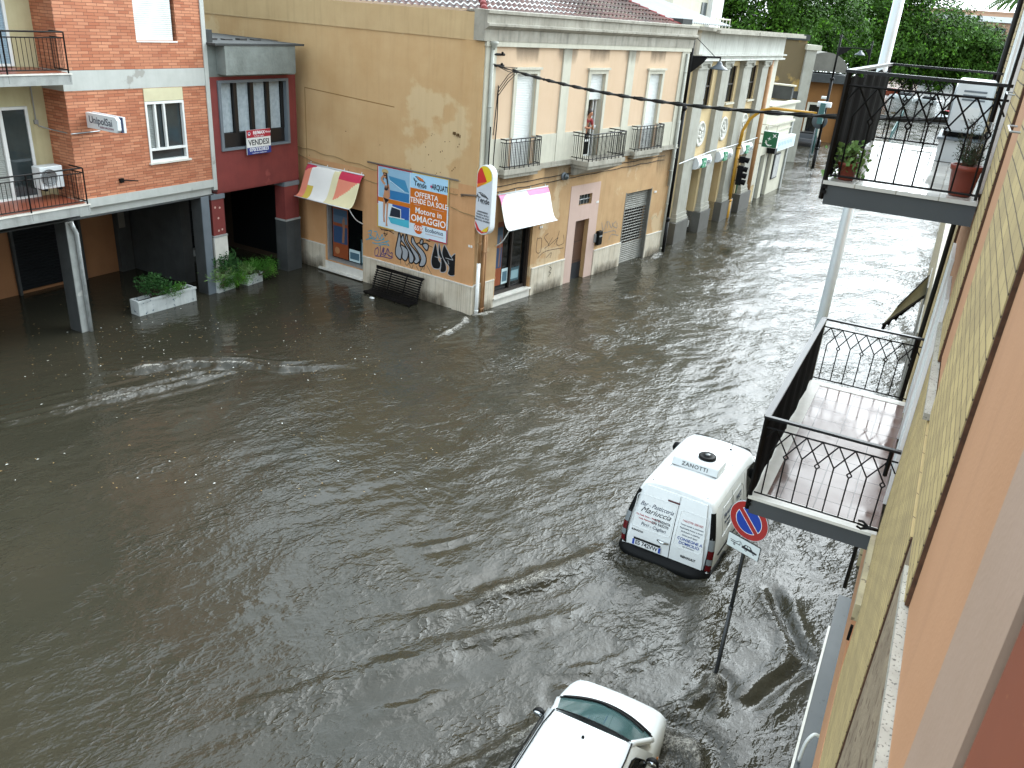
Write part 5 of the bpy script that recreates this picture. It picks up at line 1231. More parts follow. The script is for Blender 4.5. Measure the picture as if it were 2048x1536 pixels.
m = MB(); m.bar((0, .06, 5.7), (.1, .06, 5.7), .04); m.build('bracket', M['black'], us, UG)

# --- for sale board
fs_ = thing('sale_board', 'red, white and blue board reading VENDESI below the wide window', 'sign', BR)
m = MB(); m.box(6.08, 7.10, -.12, -.09, 4.24, 5.0); m.build('board', M['white'], fs_, BR)
m = MB(); rect(m, 6.08, 7.10, 4.76, 5.0, -.1215); m.build('red_field', flat('#a82232'), fs_, BR)
m = MB(); rect(m, 6.08, 7.10, 4.24, 4.46, -.1215); m.build('blue_field', flat('#26357c'), fs_, BR)
text('lettering', 'RE/MAX', .14, 6.60, -.1225, 4.90, M['ink_white'], fs_, BR, bold=.03)
text('lettering', 'Mistral', .09, 6.98, -.1225, 4.90, M['ink_white'], fs_, BR, shear=.3)
text('lettering', 'Via Paoli, Cagliari', .06, 6.6, -.1225, 4.80, M['ink_white'], fs_, BR)
text('lettering', 'VENDESI', .245, 6.59, -.1225, 4.60, M['ink'], fs_, BR, bold=.015, sx=.95)
text('lettering', '070/3323823', .155, 6.59, -.1225, 4.385, M['ink_white'], fs_, BR, bold=.02)
text('lettering', 'remax.it/mistral  mistral@remax.it', .045, 6.59, -.1225, 4.28, M['ink_white'], fs_, BR)
m = MB(); m.disc((6.19, 4.89), .055, -.1225, 16); m.build('balloon_emblem', M['ink_white'], fs_, BR); m = MB(); m.disc((6.19, 4.90), .035, -.1232, 16); m.build('balloon_emblem', flat('#26357c'), fs_, BR)

# --- bank signs
for k, (a, b) in enumerate(((3.0, 4.72), (6.08, 7.9), (9.65, 11.3))):
    lab = ('white curved bank sign above the first, glazed bay', 'white curved bank sign above the middle bay', 'white curved bank sign behind the yellow mast')[k]
    t = thing('bank_sign', lab, 'sign', BK, 'white signs above the bank bays')
    prof = [(-.02, 3.62)] + [(-.36 - .12 * math.sin(math.pi * i / 8), 3.66 - .5 * i / 8) for i in range(9)] + [(-.02, 3.12)]
    m = MB(); m.prismx(prof, a, b); m.build('case', M['white_metal'], t, BK)
    m = MB(); m.box(a + .45, a + .95, -.50, -.40, 3.2, 3.6); m.build('green_square', flat('#1f8058'), t, BK)
    m = MB()
    for i in range(4): flatpoly(m, star(a + .56 + .1 * i, 3.32 + .17 * math.sin(i * 1.1), .06, 4, i * .6, .35), -.503)
    m.build('star_emblem', M['ink_white'], t, BK)
    text('lettering', 'BNL', .34, a + 1.34, -.495, 3.39, flat('#4a5052'), t, BK, sx=.9)
GSG = BK @ Matrix.Translation((13.5, 0, 0)) @ Matrix.Rotation(R(-90), 4, 'Z')
t = thing('bank_sign', 'square green lightbox with white stars projecting from the bank end', 'sign', GSG)
m = MB(); m.box(.35, 1.18, -.14, .14, 3.25, 4.1); m.build('case', M['white_metal'], t, GSG, bevel=.015)
m = MB(); rect(m, .37, 1.16, 3.27, 4.08, -.142); m.build('green_face', flat('#155f3c', .4), t, GSG)
m = MB()
for (x, z, r_, ro) in ((.98, 3.9, .16, .6), (.72, 3.72, .12, .2), (.58, 3.52, .10, -.3), (.72, 3.38, .10, -.8)): flatpoly(m, star(x, z, r_, 4, ro, .25), -.144)
m.ribbon([(.56, 3.62), (.6, 3.45), (.75, 3.36), (.9, 3.4)], .05, -.1445); m.build('star_emblem', M['ink_white'], t, GSG)
m = MB(); m.bar((0, 0, 3.9), (.36, 0, 3.9), .05); m.bar((0, 0, 3.4), (.36, 0, 3.4), .05); m.bar((.5, 0, 4.1), (.5, 0, 4.4), .03); m.bar((1.0, 0, 4.1), (1.0, 0, 4.4), .03); m.bar((0, 0, 4.4), (1.1, 0, 4.4), .03); m.build('bracket', M['stone'], t, GSG)
t = thing('shop_sign', 'long pale blue shop fascia sign above the low cream shop', 'sign', BK)
m = MB(); m.box(16.5, 20.7, -.42, -.06, 2.68, 3.38); m.build('case', M['white_metal'], t, BK)
m = MB(); rect(m, 16.55, 20.65, 2.72, 3.34, -.423); m.build('face', flat('#b9cfd6'), t, BK)
m = MB(); m.box(16.0, 16.48, -.5, -.06, 2.62, 3.42); m.build('end_box', M['black_plastic'], t, BK)
text('lettering', 'FARMACIA', .42, 18.5, -.426, 3.03, flat('#7d9aa4'), t, BK, sx=1.2) if False else None
m = MB()
for i in range(9): m.box(16.9 + i * .36, 17.12 + i * .36, -.4245, -.4235, 2.95 + .03 * (i % 2), 3.18)
m.build('worn_marks', flat('#8fa8b2'), t, BK)
for i, (s, o_) in enumerate(((15.2, 0), (16.0, 0), (18.2, 1), (19.4, 1))): pass

# --- posters inside the two shop windows (poster colours darkened for the shade behind glass)
def poster(par, fr, x0, x1, z0, z1, y):
    m = MB(); m.box(x0, x1, y, y + .008, z0, z1); p = m.build('poster', flat('#8a4524'), par, fr)
    h = z1 - z0; w = x1 - x0
    for c, a, b in (('#2c4668', .28, .60), ('#4e6478', .66, .80), ('#3a5268', .80, .92)):
        m = MB(); rect(m, x0 + w * .04, x1 - w * .04, z0 + h * a, z0 + h * b, y - .002); m.build('print', flat(c), p, fr)
    m = MB(); flatpoly(m, [(x0 + w * .6, z0 + h * .3), (x0 + w * .75, z0 + h * .3), (x0 + w * .8, z0 + h * .55), (x0 + w * .82, z0 + h * .72), (x0 + w * .74, z0 + h * .8), (x0 + w * .62, z0 + h * .7), (x0 + w * .66, z0 + h * .55)], y - .004); m.build('print', flat('#8a6450'), p, fr)
    m = MB(); m.disc((x0 + w * .28, z0 + h * .13), w * .17, y - .003, 18); m.build('print', flat('#a8744c'), p, fr)
poster(sw2, YE, -6.42, -5.68, .52, 2.42, .205); poster(sw, CO, 1.16, 1.62, .62, 2.78, .20)
for par, fr, q in ((sw2, YE, ((-5.62, -5.1, .52, .95), (-5.05, -4.86, .5, 1.4))), (sw, CO, ((1.66, 1.98, .62, 1.15), (2.1, 2.6, .62, 1.1)))):
    for i, (a, b, c, d) in enumerate(q):
        m = MB(); m.box(a, b, .20, .208, c, d); o = m.build('leaflet', flat(('#bfd4d6', '#39545c')[i]), par, fr)
        m = MB(); rect(m, a + .04, b - .04, c + .08, d - .1, .198); m.build('print', flat(('#4c6a78', '#86a4aa')[i]), o, fr)

# --- small wall things on the street front
f = CO; t = thing('wall_lamp', 'round grey bulkhead lamp on the peach facade below the middle balcony', 'lamp', f)
m = MB(); m.lathe([(.12, 0), (.14, -.04), (.12, -.1)], 16, (4.42, -.0, 4.0), 'y'); m.build('base', M['grey_bluish'], t, f)
m = MB(); m.lathe([(.11, -.1), (.12, -.16), (.08, -.21), (.02, -.22)], 16, (4.42, 0, 4.0), 'y'); m.build('globe', M['glass_grey'], t, f)
t = thing('letter_box', 'dark wall box mounted beside the brown street door', 'letter box', f)
m = MB(); m.box(6.92, 7.2, -.16, -.016, 1.18, 1.72); m.build('case', M['black_plastic'], t, f, bevel=.03)
m = MB(); m.box(6.8, 6.91, -.06, -.016, 1.3, 1.62); m.build('side_frame', M['alu'], t, f)
m = MB(); m.box(6.96, 7.16, -.165, -.161, 1.5, 1.56); m.build('slot', M['alu'], t, f)
for q, lab in (((3.32, 2.34), 'pair of small white house number plates right of the awning'), ((6.7, 2.8), 'pair of small white plates beside the pink door surround'), ((11.0, 2.7), 'pair of small white plates by the roller gate')):
    t = thing('number_plate', lab, 'plate', f, 'small white plates on the peach facade')
    for dx in (0, .09):
        m = MB(); m.box(q[0] + dx, q[0] + dx + .06, -.03, -.016 if q[0] == 6.7 else 0, q[1], q[1] + .07); m.build('plate', M['white'], t, f)
t = thing('number_plate', 'pair of small white plates on the ochre corner pilaster', 'plate', YE, 'small white plates on the peach facade')
for dx in (0, .09): 
    m = MB(); m.box(-.2 + dx, -.14 + dx, -.09, -.07, 2.2, 2.27); m.build('plate', M['white'], t, YE)

# ================================================================== bench, planters, air conditioner
BF = YE @ Matrix.Translation((-2.85, -.55, 0))
t = thing('park_bench', 'dark slatted metal bench standing in the water below the graffiti', 'bench', BF)
w = 1.02
seat = [(-.02, .07), (-.10, .055), (-.18, .05), (-.26, .055), (-.34, .075), (-.40, .06)]
m = MB()
for y, z in seat: m.box(-w, w, y - .025, y + .025, z - .012, z + .012)
m.build('seat', M['bench'], t, BF, bevel=.004)
m = MB()
for i in range(10):
    u = i / 9; y = .03 + .24 * u ** 1.25; z = .11 + .64 * u
    m.box(-w, w, y - .012, y + .012, z - .022, z + .022)
m.tube([(-w - .02, .30, .80), (w + .02, .30, .80)], .035, 8)
m.build('backrest', M['bench'], t, BF)
for x in (-w + .06, -w / 3, w / 3, w - .06):
    m = MB(); m.tube(spline([(x, -.42, .04), (x, -.3, .03), (x, -.1, .02), (x, .02, .08), (x, .10, .3), (x, .20, .58), (x, .30, .80)], 4), .022, 7)
    if abs(x) > .5: m.tube([(x, -.34, .04), (x, -.36, -.2), (x, -.40, -.5)], .035, 8); m.tube([(x, .02, .05), (x, .08, -.2), (x, .12, -.5)], .035, 8)
    m.build('leg' if abs(x) > .5 else 'brace', M['bench'], t, BF)

M['planter_white'] = mat('painted_white_planter', '#bfc3c0', .7, '#a3a8a6', 3, .8, streak=.4, streak_col='#5c6060', speck=.36, speck_col='#4a5a66', speck_scale=7)
def leaves(mb, pts, n, s0, s1, seed, droop=.3, narrow=.35):
    q = random.Random(seed)
    for k in range(n):
        c = Vector(q.choice(pts)); c += Vector((q.gauss(0, 1), q.gauss(0, 1), q.gauss(0, .7))) * c_spread[0]
        d = Vector((q.uniform(-1, 1), q.uniform(-1, 1), q.uniform(-droop, 1))).normalized(); b = d.orthogonal().normalized()
        b = Matrix.Rotation(q.uniform(0, 6.28), 3, d) @ b; s = q.uniform(s0, s1); nn = d.cross(b)
        mb.add([c, c + d * s * .5 + b * s * narrow * .5 + nn * s * .06, c + d * s, c + d * s * .5 - b * s * narrow * .5 + nn * s * .06], [(0, 1, 2, 3)])
c_spread = [.08]
M['leaf_bush'] = leaf_mat('bush_leaves', '#2f5028', '#1d3818', '#4a7034')
M['leaf_bright'] = leaf_mat('fern_leaves', '#3d6d22', '#2a5018', '#5a8a30')
M['leaf_pale'] = leaf_mat('variegated_leaves', '#7c9a5c', '#4a6a34', '#c0cca0')
M['leaf_grey'] = leaf_mat('rosemary_leaves', '#3e4a34', '#2a3424', '#5a6a48')
M['stem'] = mat('brown_stems', '#4a3a2a', .8, '#3a2c20', 6, .8)
def planter(label, fr, L, Wd, H, bushes, seed):
    t = thing('planter', label, 'planter', fr, 'white planters with shrubs in the flood water')
    m = MB(); e = .05
    m.box(0, L, 0, e, -.5, H); m.box(0, L, Wd - e, Wd, -.5, H); m.box(0, e, e, Wd - e, -.5, H); m.box(L - e, L, e, Wd - e, -.5, H)
    m.box(-.02, L + .02, -.02, e, H - .06, H + .001); 
    m.build('trough', M['planter_white'], t, fr)
    m = MB(); m.box(e, L - e, e, Wd - e, H - .3, H - .09); m.build('soil', M['soil'], t, fr)
    for i, (cx, cy, cz, r, n, mt, s0, s1, nar) in enumerate(bushes):
        q = random.Random(seed + i); pts = []
        m = MB()
        for k in range(26):
            th = q.uniform(0, 6.28); rr = r * math.sqrt(q.random()); p = Vector((cx + math.cos(th) * rr, cy + math.sin(th) * rr * .8, cz + q.uniform(-.2, .55) * r * 1.2))
            pts.append(p); m.tube([(cx + q.uniform(-.1, .1), cy, H - .1), p], [.012, .004], 5)
        m.build('stems', M['stem'], t, fr)
        c_spread[0] = r * .22; m = MB(); leaves(m, pts, n, s0, s1, seed + i, .3, nar); m.build('foliage', mt, t, fr)
    return t
def on_br(p): return BR @ Matrix.Translation(p)
planter('long white planter box with a leafy shrub at its left half', frame(-20.0, 15.27, 0, 86), 2.02, .40, .45, [(.70, .2, .70, .44, 1100, M['leaf_bush'], .06, .13, .45), (1.2, .05, .45, .34, 900, M['leaf_bright'], .04, .1, .2), (1.6, .2, .5, .2, 120, M['leaf_bush'], .04, .09, .4)], 31)
planter('white planter almost hidden by ferns and grassy tufts beside the pillar', frame(-19.85, 18.2, 0, 92), .75, .55, .42, [(.45, .25, .85, .50, 1300, M['leaf_bush'], .08, .15, .42), (.1, .1, .5, .36, 420, M['leaf_pale'], .16, .36, .08), (.65, -.15, .30, .42, 1500, M['leaf_bright'], .05, .12, .18), (.15, -.1, .2, .2, 300, M['leaf_bright'], .05, .1, .18)], 41)
planter('small white planter with a feathery green bush nearest the ochre wall', frame(-19.72, 19.35, 0, 90), .7, .4, .34, [(.6, .0, .36, .50, 2400, M['leaf_bright'], .05, .12, .15), (.1, .1, .45, .28, 260, M['leaf_pale'], .12, .28, .08)], 51)

def ac_unit(label, fr, w, d, h, group):
    """local: x width along the front, y depth, z up; fan on the front (-y)"""
    t = thing('air_conditioner', label, 'air conditioner', fr, group)
    m = MB(); m.box(0, w, 0, d, 0, h); m.build('case', M['white_metal'], t, fr, bevel=.02)
    m = MB(); m.lathe([(h * .40, -.002), (h * .40, -.018), (h * .36, -.02), (h * .36, -.002)], 24, (w * .36, 0, h * .5), 'y')
    for k in range(4): m.lathe([(h * .08 * (k + 1) + .006, -.004), (h * .08 * (k + 1) + .006, -.014), (h * .08 * (k + 1) - .006, -.014), (h * .08 * (k + 1) - .006, -.004)], 20, (w * .36, 0, h * .5), 'y')
    m.build('fan_grille', M['alu'], t, fr)
    m = MB(); m.disc((w * .36, h * .5), h * .36, -.0025); m.build('fan_opening', M['dark'], t, fr)
    m = MB(); m.box(w - .01, w + .015, d * .3, d * .75, h * .25, h * .5); m.build('valve_cover', M['white'], t, fr)
    for q in (.08, w - .14):
        m = MB(); m.box(q, q + .06, -.02, d, -.05, -.002); m.build('foot', M['black_plastic'], t, fr)
    for z in (.62, .7, .78): 
        m = MB(); m.box(w + .001, w + .006, d * .2, d * .8, h * z, h * z + .018); m.build('louvre', M['grey_bluish'], t, fr)
    return t
ac_unit('white air conditioner on the wall above the lower brick side balcony', BR @ Matrix.Translation((-.56, .22, 3.98)), .62, .34, .56, 'outdoor air conditioners')
m = MB(); m.tube([(-.3, .5, 3.95), (-.2, .6, 3.75), (.1, .6, 3.7)], .02, 6)
# ================================================================== our own apartment house (facade seen at a grazing angle)
ow = thing('apartment_building', 'near apartment facade of yellow tile piers and salmon plaster seen steeply along the wall', 'building', I4)
XW = 0.28
def wallq(mb, y0, y1, z0, z1, x): mb.quad((x, y1, z0), (x, y0, z0), (x, y0, z1), (x, y1, z1))
m = MB(); m.box(XW + .045, 9, -9, 14.4, 3.15, 14); m.build('building_body', M['own_orange'], ow)
m = MB(); m.box(0.42, 9, -9, 14.4, -.55, 3.149); m.build('ground_floor_wall', M['sill_beige'], ow)
# yellow tile piers, each a slab in front of the plaster
def pier(y0, y1, z0, z1):
    q = MB(); q.box(XW, XW + .046, y0, y1, z0, z1); o = q.build('tile_pier', M['tile'], ow)
    q = MB(); q.box(XW + .004, XW + .046, y0 - .02, y0 - .001, z0, z1); q.build('pier_edge', mat('rusty_joint', '#5a3c28', .9, '#3a2618', 20, .9), o)
pier(3.1, 5.2, 6.97, 14); pier(6.3, 7.4, 4.72, 14); pier(3.8, 6.279, 4.0, 6.88); pier(11.3, 14.4, 4.2, 14)
m = MB(); m.box(XW - .005, XW + .046, 1.2, 14.4, 3.16, 3.998); m.build('fascia', M['own_orange'], ow)
m = MB(); m.box(XW + .012, XW + .046, 1.75, 3.79, 3.999, 6.88); m.build('first_floor_bay', M['own_mottled'], ow)
m = MB(); m.box(XW + .02, XW + .046, 5.21, 6.27, 6.98, 14); m.box(XW + .02, XW + .046, 1.76, 3.07, 6.98, 14); m.build('plaster_bay', M['own_orange'], ow)
m = MB(); m.box(XW - .01, XW + .046, 1.30, 1.745, 3.9, 14); m.build('corner_strip', M['own_lav'], ow)
m = MB(); m.box(XW + .005, XW + .046, 1.265, 1.297, 3.9, 14); m.build('joint', M['concrete_dark'], ow)
m = MB(); m.box(XW - .004, XW + .046, -6, 1.262, 3.9, 14); m.build('terracotta_panel', M['own_red'], ow)
m = MB(); m.box(XW - .016, XW + .046, 1.75, 3.38, 6.93, 6.975); m.build('sill', M['granite'], ow)
m = MB(); m.box(XW - .03, XW + .02, 5.25, 7.3, 6.89, 6.935); m.build('sill', M['granite'], ow)
m = MB(); m.box(XW - .045, XW + .046, 6.3, 7.5, 4.55, 4.715); m.box(XW - .02, XW + .046, 7.5, 14.4, 4.3, 4.5) ; m.build('ledge', M['sill_beige'], ow)
m = MB(); m.box(XW - .03, XW - .006, 6.35, 6.38, 4.3, 4.45); m.build('bracket', M['black'], ow)
# balcony door bays
for z0 in (4.70, 7.86):
    m = MB(); m.box(XW + .03, XW + .046, 7.4, 11.29, z0, z0 + 3.0); bay = m.build('door_bay', M['own_orange'], ow)
    for y0 in (8.2, 9.9):
        m = MB(); m.box(XW - .005, XW + .028, y0, y0 + .1, z0, z0 + 2.2); m.box(XW - .005, XW + .028, y0 + .85, y0 + .95, z0, z0 + 2.2); m.box(XW - .005, XW + .028, y0 + .1, y0 + .85, z0 + 2.1, z0 + 2.2); m.build('door_frame', M['white'], bay)
        m = MB(); m.box(XW + .01, XW + .028, y0 + .1, y0 + .85, z0, z0 + 2.1); m.build('door_shutter', M['white_slat'], bay)
m = MB(); m.tube([(XW - .03, 7.52, 9.4), (XW - .035, 7.55, 8.5), (XW - .03, 7.5, 7.9)], .012, 6)
m.build('wall_cable', M['cable'], ow); m = MB(); m.tube([(XW - .04, 11.6, 9.6), (XW - .04, 11.7, 8.0), (XW - .04, 11.8, 6.0), (XW - .05, 12.0, 4.0), (XW - .05, 12.1, 1)], .03, 8)
m.build('downpipe', M['cable'], ow)
for y0, z0 in ((5.1, 8.62), (7.0, 8.72)):
    m = MB(); m.bar((XW, y0, z0), (XW - .045, y0, z0), .008); m.bar((XW - .045, y0, z0), (XW - .045, y0 + .4, z0), .008); m.bar((XW, y0 + .4, z0), (XW - .045, y0 + .4, z0), .008); m.build('line_bracket', M['alu'], ow)
# clothes line hook on the lower balcony corner
m = MB(); m.tube([(XW + .02, 7.35, 4.86), (XW - .1, 7.33, 4.86), (XW - .14, 7.35, 4.83)], .014, 7)
for k in (-1, 0, 1): m.tube([(XW - .08, 7.34, 4.86), (XW - .15, 7.34 + .02 * k, 4.87 + .03 * k), (XW - .19, 7.33 + .02 * k, 4.88 + .02 * k)], .011, 6)
m.build('wall_hook', M['black'], ow)

def side_panel(mb, y, xw, xo, zt, h=.9):
    """diamond iron pattern across one end of a balcony"""
    n = 8; z2 = zt + h - .115; zb = zt + .05; p = (xw - xo) / n; dz = .235
    X = [xo + p * (i + .5) for i in range(n)]
    w = .010
    mb.bar((xo - .02, y, z2), (xw, y, z2), .013); mb.bar((xo, y, zb), (xw, y, zb), .013)
    for i, x in enumerate(X):
        for s in (-1, 1):
            if 0 <= i + s < n: mb.bar((x, y, z2), (X[i + s], y, z2 - dz), w)
            else: mb.bar((x, y, z2), (x + s * p * .5, y, z2 - dz * .5), w)
        if i % 2:
            d = .030; zc = z2 - dz - d
            for a, b in (((0, d), (d * .8, 0)), ((d * .8, 0), (0, -d)), ((0, -d), (-d * .8, 0)), ((-d * .8, 0), (0, d))): mb.bar((x + a[0], y, zc + a[1]), (x + b[0], y, zc + b[1]), w)
            mb.bar((x, y, zc - d), (x, y, zb), w)
        else: mb.bar((x, y, z2 - dz), (x, y, zb), w)
def own_balcony(zt, y0, y1, xo, floor_mat, hand, label_floor):
    m = MB(); m.box(xo + .01, XW, y0, y1, zt - .20, zt - .03); b = m.build('balcony', M['grey_paint'], ow)
    m = MB(); m.box(xo - .02, XW, y0 - .02, y0 + .12, zt - .028, zt + .004); m.box(xo - .02, xo + .14, y0 + .121, y1, zt - .028, zt + .004); m.box(xo + .141, XW, y1 - .14, y1, zt - .028, zt + .004); m.build('marble_edge', M['white_marble'] if hand else M['wet_white'], b)
    m = MB(); m.box(xo + .141, XW, y0 + .121, y1 - .141, zt - .03, zt); m.build('floor', floor_mat, b)
    m = MB()
    for yy in (y0 + .01, y1 - .01): side_panel(m, yy, XW, xo + .02, zt)
    for yy in (y0 + .01, (y0 + y1) / 2, y1 - .01): m.bar((xo - .01, yy, zt - .16), (xo - .01, yy, zt + .9), .032)
    m.bar((xo - .01, y0, zt + .785), (xo - .01, y1, zt + .785), .013); m.bar((xo - .01, y0, zt + .05), (xo - .01, y1, zt + .05), .013)
    n = int((y1 - y0) / .12)
    for i in range(1, n): yy = y0 + (y1 - y0) * i / n; m.bar((xo - .01, yy, zt + .05), (xo - .01, yy, zt + .785), .010)
    for yy in (y0 + .01, y1 - .01): m.bar((XW - .08, yy, zt + .62), (XW - .08, yy, zt + .88), .028)
    for q in (.12, .5): m.box(xo - .02, xo + .02, y0 - .015, y0 + .03, zt - q * .12 - .05, zt - q * .12 - .02)
    m.build('railing', M['black'], b)
    m = MB(); m.box(xo - .035, XW, y0 - .012, y0 + .032, zt + .88, zt + .905); m.box(xo - .035, XW, y1 - .032, y1 + .012, zt + .88, zt + .905); m.box(xo - .045, xo + .02, y0 + .033, y1 - .033, zt + .879, zt + .904)
    m.build('handrail', M['black_gloss'], b)
    m = MB(); nn = 24; vs = []
    q = random.Random(int(zt * 10))
    for i in range(nn + 1):
        yy = y0 + .03 + (y1 - y0 - .06) * i / nn; bx = xo + .006 + .008 * math.sin(i * 1.3)
        lo = zt + .02 + q.uniform(0, .03); hi = zt + .84 + .02 * math.sin(i * .9)
        vs += [(bx, yy, lo), (bx + .004, yy, hi)]
    m.add(vs, [(2 * i, 2 * i + 1, 2 * i + 3, 2 * i + 2) for i in range(nn)])
    sc = m.build('privacy_screen', M['black_cloth'], b); so = sc.modifiers.new('thickness', 'SOLIDIFY'); so.thickness = .003
    return b
own_balcony(4.70, 7.55, 11.12, -.93, M['wet_floor'], True, '')
own_balcony(7.86, 7.68, 11.40, -.91, M['wet_white'], False, '')
# things on the upper balcony
def pot(label, x, y, z, r, h, fol, seed, kind):
    fr = frame(x, y, z, 0); t = thing('potted_plant', label, 'potted plant', fr)
    m = MB(); m.lathe([(r * .72, 0), (r * .78, .01), (r * .98, h * .82), (r * 1.08, h * .83), (r * 1.1, h), (r * .98, h), (r * .95, h * .9), (.01, h * .88)], 24); m.build('pot', M['terracotta'], t, fr)
    q = random.Random(seed); m = MB(); pts = []
    if kind == 'bushy':
        for k in range(34):
            th = q.uniform(0, 6.28); rr = r * q.uniform(.2, 1.35); p = Vector((math.cos(th) * rr, math.sin(th) * rr, h + q.uniform(-.04, .13))); pts.append(p); m.tube([(0, 0, h * .9), p * .5 + Vector((0, 0, h * .6)), p], [.006, .004, .002], 5)
        for k in range(8):
            th = q.uniform(0, 6.28); p = Vector((math.cos(th) * r * 1.4, math.sin(th) * r * 1.4, h * q.uniform(.1, .8))); pts.append(p); m.tube([(0, 0, h), p * .7 + Vector((0, 0, h * .45)), p], [.005, .004, .002], 5)
        m.build('stems', M['stem'], t, fr)
        c_spread[0] = .035; m = MB(); leaves(m, pts, 300, .035, .06, seed, .2, .8); m.build('foliage', M['leaf_pale'], t, fr)
    else:
        for k in range(46):
            th = q.uniform(0, 6.28); rr = r * q.uniform(.2, 1.2); p = Vector((math.cos(th) * rr, math.sin(th) * rr, h + q.uniform(.05, .36))); m.tube([(math.cos(th) * r * .3, math.sin(th) * r * .3, h * .9), p], [.004, .002], 5)
            for u in range(5): pts.append(Vector((math.cos(th) * r * .3, math.sin(th) * r * .3, h * .9)).lerp(p, .35 + .16 * u))
        m.build('stems', M['stem'], t, fr)
        c_spread[0] = .02; m = MB(); leaves(m, pts, 900, .02, .05, seed, 0, .2); m.build('foliage', M['leaf_grey'], t, fr)
    return t
pot('terracotta pot of pale green ivy at the outer corner of the upper balcony', -.775, 7.86, 7.865, .085, .15, None, 3, 'bushy')
pot('large terracotta pot with a dark twiggy herb beside the wall', .135, 7.9, 7.865, .115, .25, None, 4, 'herb')
ac_unit('white air conditioner standing on a block on the upper iron balcony', frame(-.13, 11.0, 8.17, -90), .8, .36, .52, 'outdoor air conditioners')
t = thing('cabinet', 'low pale cabinet under the air conditioner on the upper balcony', 'cabinet', I4)
m = MB(); m.box(-.16, .24, 10.15, 11.1, 7.866, 8.09); m.build('body', M['white_metal'], t); m = MB(); m.box(-.19, .26, 10.1, 11.15, 8.092, 8.115); m.build('top', M['grey_bluish'], t)
# step along the foot of the facade
t = thing('facade_step', 'grey stone step with a white edge along the foot of the near facade', 'step', I4)
m = MB(); m.box(0.2, .42, -6, 13.2, -.5, .10); m.build('tread', mat('grey_stone_step', '#4c5254', .4, '#40464a', 2, .8, streak=.1, speck=.33, speck_col='#383c3e', speck_scale=10), t)
m = MB(); m.box(.165, .199, -6, 12.2, -.5, .125); m.build('edge', M['white_marble'], t)
m = MB(); m.tube(spline([(.42, 9.2, .55), (.33, 9.15, .6), (.26, 9.1, .45), (.24, 9.1, .1)], 5), .022, 8)
m.build('waste_pipe', M['white'], t)
# lower neighbour beyond, with its torn awning
nbr = thing('neighbour_building', 'low beige shop building continuing beyond the near facade', 'building', I4)
m = MB(); m.box(.36, 9, 14.45, 60, -.55, 4.6); m.build('wall', M['sill_beige'], nbr); m = MB(); m.box(.30, 9, 14.45, 60, 4.602, 4.8); m.build('cornice', M['stone_dirty'], nbr)
m = MB()
for y0 in (17, 21, 25.5): m = MB(); m.box(.33, .359, y0, y0 + 2.6, -.5, 2.7); m.build('shop_shutter', M['grey_shutter'], nbr)
t = thing('torn_awning', 'torn cream awning with a ragged black edge on the far shop wall', 'awning', I4)
q = random.Random(8); n = 18; T0, T1, T2, T3 = map(Vector, ((-.47, 22.0, 2.42), (-.26, 23.2, 2.62), (.29, 26.3, 2.86), (.35, 25.7, 2.44)))
m = MB(); vs = []
for i in range(n + 1):
    u = i / n; A = T0.lerp(T3, u); B = T1.lerp(T2, u); vs += [A, A.lerp(B, .5) - Vector((0, 0, .03)), B]
m.add(vs, [(3 * i + k, 3 * i + 3 + k, 3 * i + 4 + k, 3 * i + 1 + k) for i in range(n) for k in range(2)]); o = m.build('cloth', mat('cream_cloth', '#8f8768', .85, '#7c7458', 2, .8), t)
o.modifiers.new('thickness', 'SOLIDIFY').thickness = .01
m = MB(); vs = []
for i in range(n + 1):
    A = T0.lerp(T3, i / n); vs += [A, A + Vector((-.01, -.03, -.06 - q.uniform(0, .16) * (1.3 - i / n)))]
m.add(vs, [(2 * i, 2 * i + 2, 2 * i + 3, 2 * i + 1) for i in range(n)]); o = m.build('ragged_edge', M['black_cloth'], t); o.modifiers.new('thickness', 'SOLIDIFY').thickness = .01
m = MB(); m.bar(T0, T3, .04); m.bar(T1, T2, .03); m.build('arm', M['black'], t)

# ================================================================== no parking sign
PF = frame(-1.17, 10.1, 0, -20)
t = thing('no_parking_sign', 'round red and blue no parking sign with tow away plate on a dark post', 'road sign', PF)
m = MB(); m.tube([(-.0, 0, -.5), (0, .01, 1.35)], .032, 12); m.tube([(0, .01, 1.35), (0, .015, 3.1)], .028, 12); m.lathe([(.036, 1.33), (.036, 1.38)], 12, (0, .01, 0)); m.build('post', mat('dark_grey_post', '#2c2e30', .45, '#202224', 4, .7), t, PF)
SF = PF @ Matrix.Translation((0, -.04, 2.88)) @ Matrix.Rotation(R(4), 4, 'X')
m = MB(); m.lathe([(.02, .02), (.30, .02), (.305, .01), (.305, -.005), (.02, -.006)], 36, (0, 0, 0), 'y'); dsc = m.build('disc', mat('grey_sign_back', '#8a8e90', .5), t, SF)
m = MB(); m.disc((0, 0), .300, -.0075, 40); m.build('white_rim', M['ink_white'], dsc, SF)
m = MB(); m.disc((0, 0), .294, -.009, 40); m.build('red_ring', flat('#a32a26', .4), dsc, SF)
m = MB(); m.disc((0, 0), .205, -.0105, 40); m.build('white_line', M['ink_white'], dsc, SF)
m = MB(); m.disc((0, 0), .196, -.012, 40); m.build('blue_field', flat('#1c3f9c', .4), dsc, SF)
m = MB(); m.T = Matrix.Rotation(R(45), 4, 'Y'); rect(m, -.20, .20, -.043, .043, -.0135); m.build('white_line', M['ink_white'], dsc, SF)
m = MB(); m.T = Matrix.Rotation(R(45), 4, 'Y'); rect(m, -.215, .215, -.034, .034, -.015); m.build('red_bar', flat('#a32a26', .4), dsc, SF)
TFm = PF @ Matrix.Translation((0, -.04, 2.46))
m = MB(); m.box(-.26, .26, -.006, .012, -.115, .115); pl = m.build('plate', M['black_plastic'], t, TFm, bevel=.01)
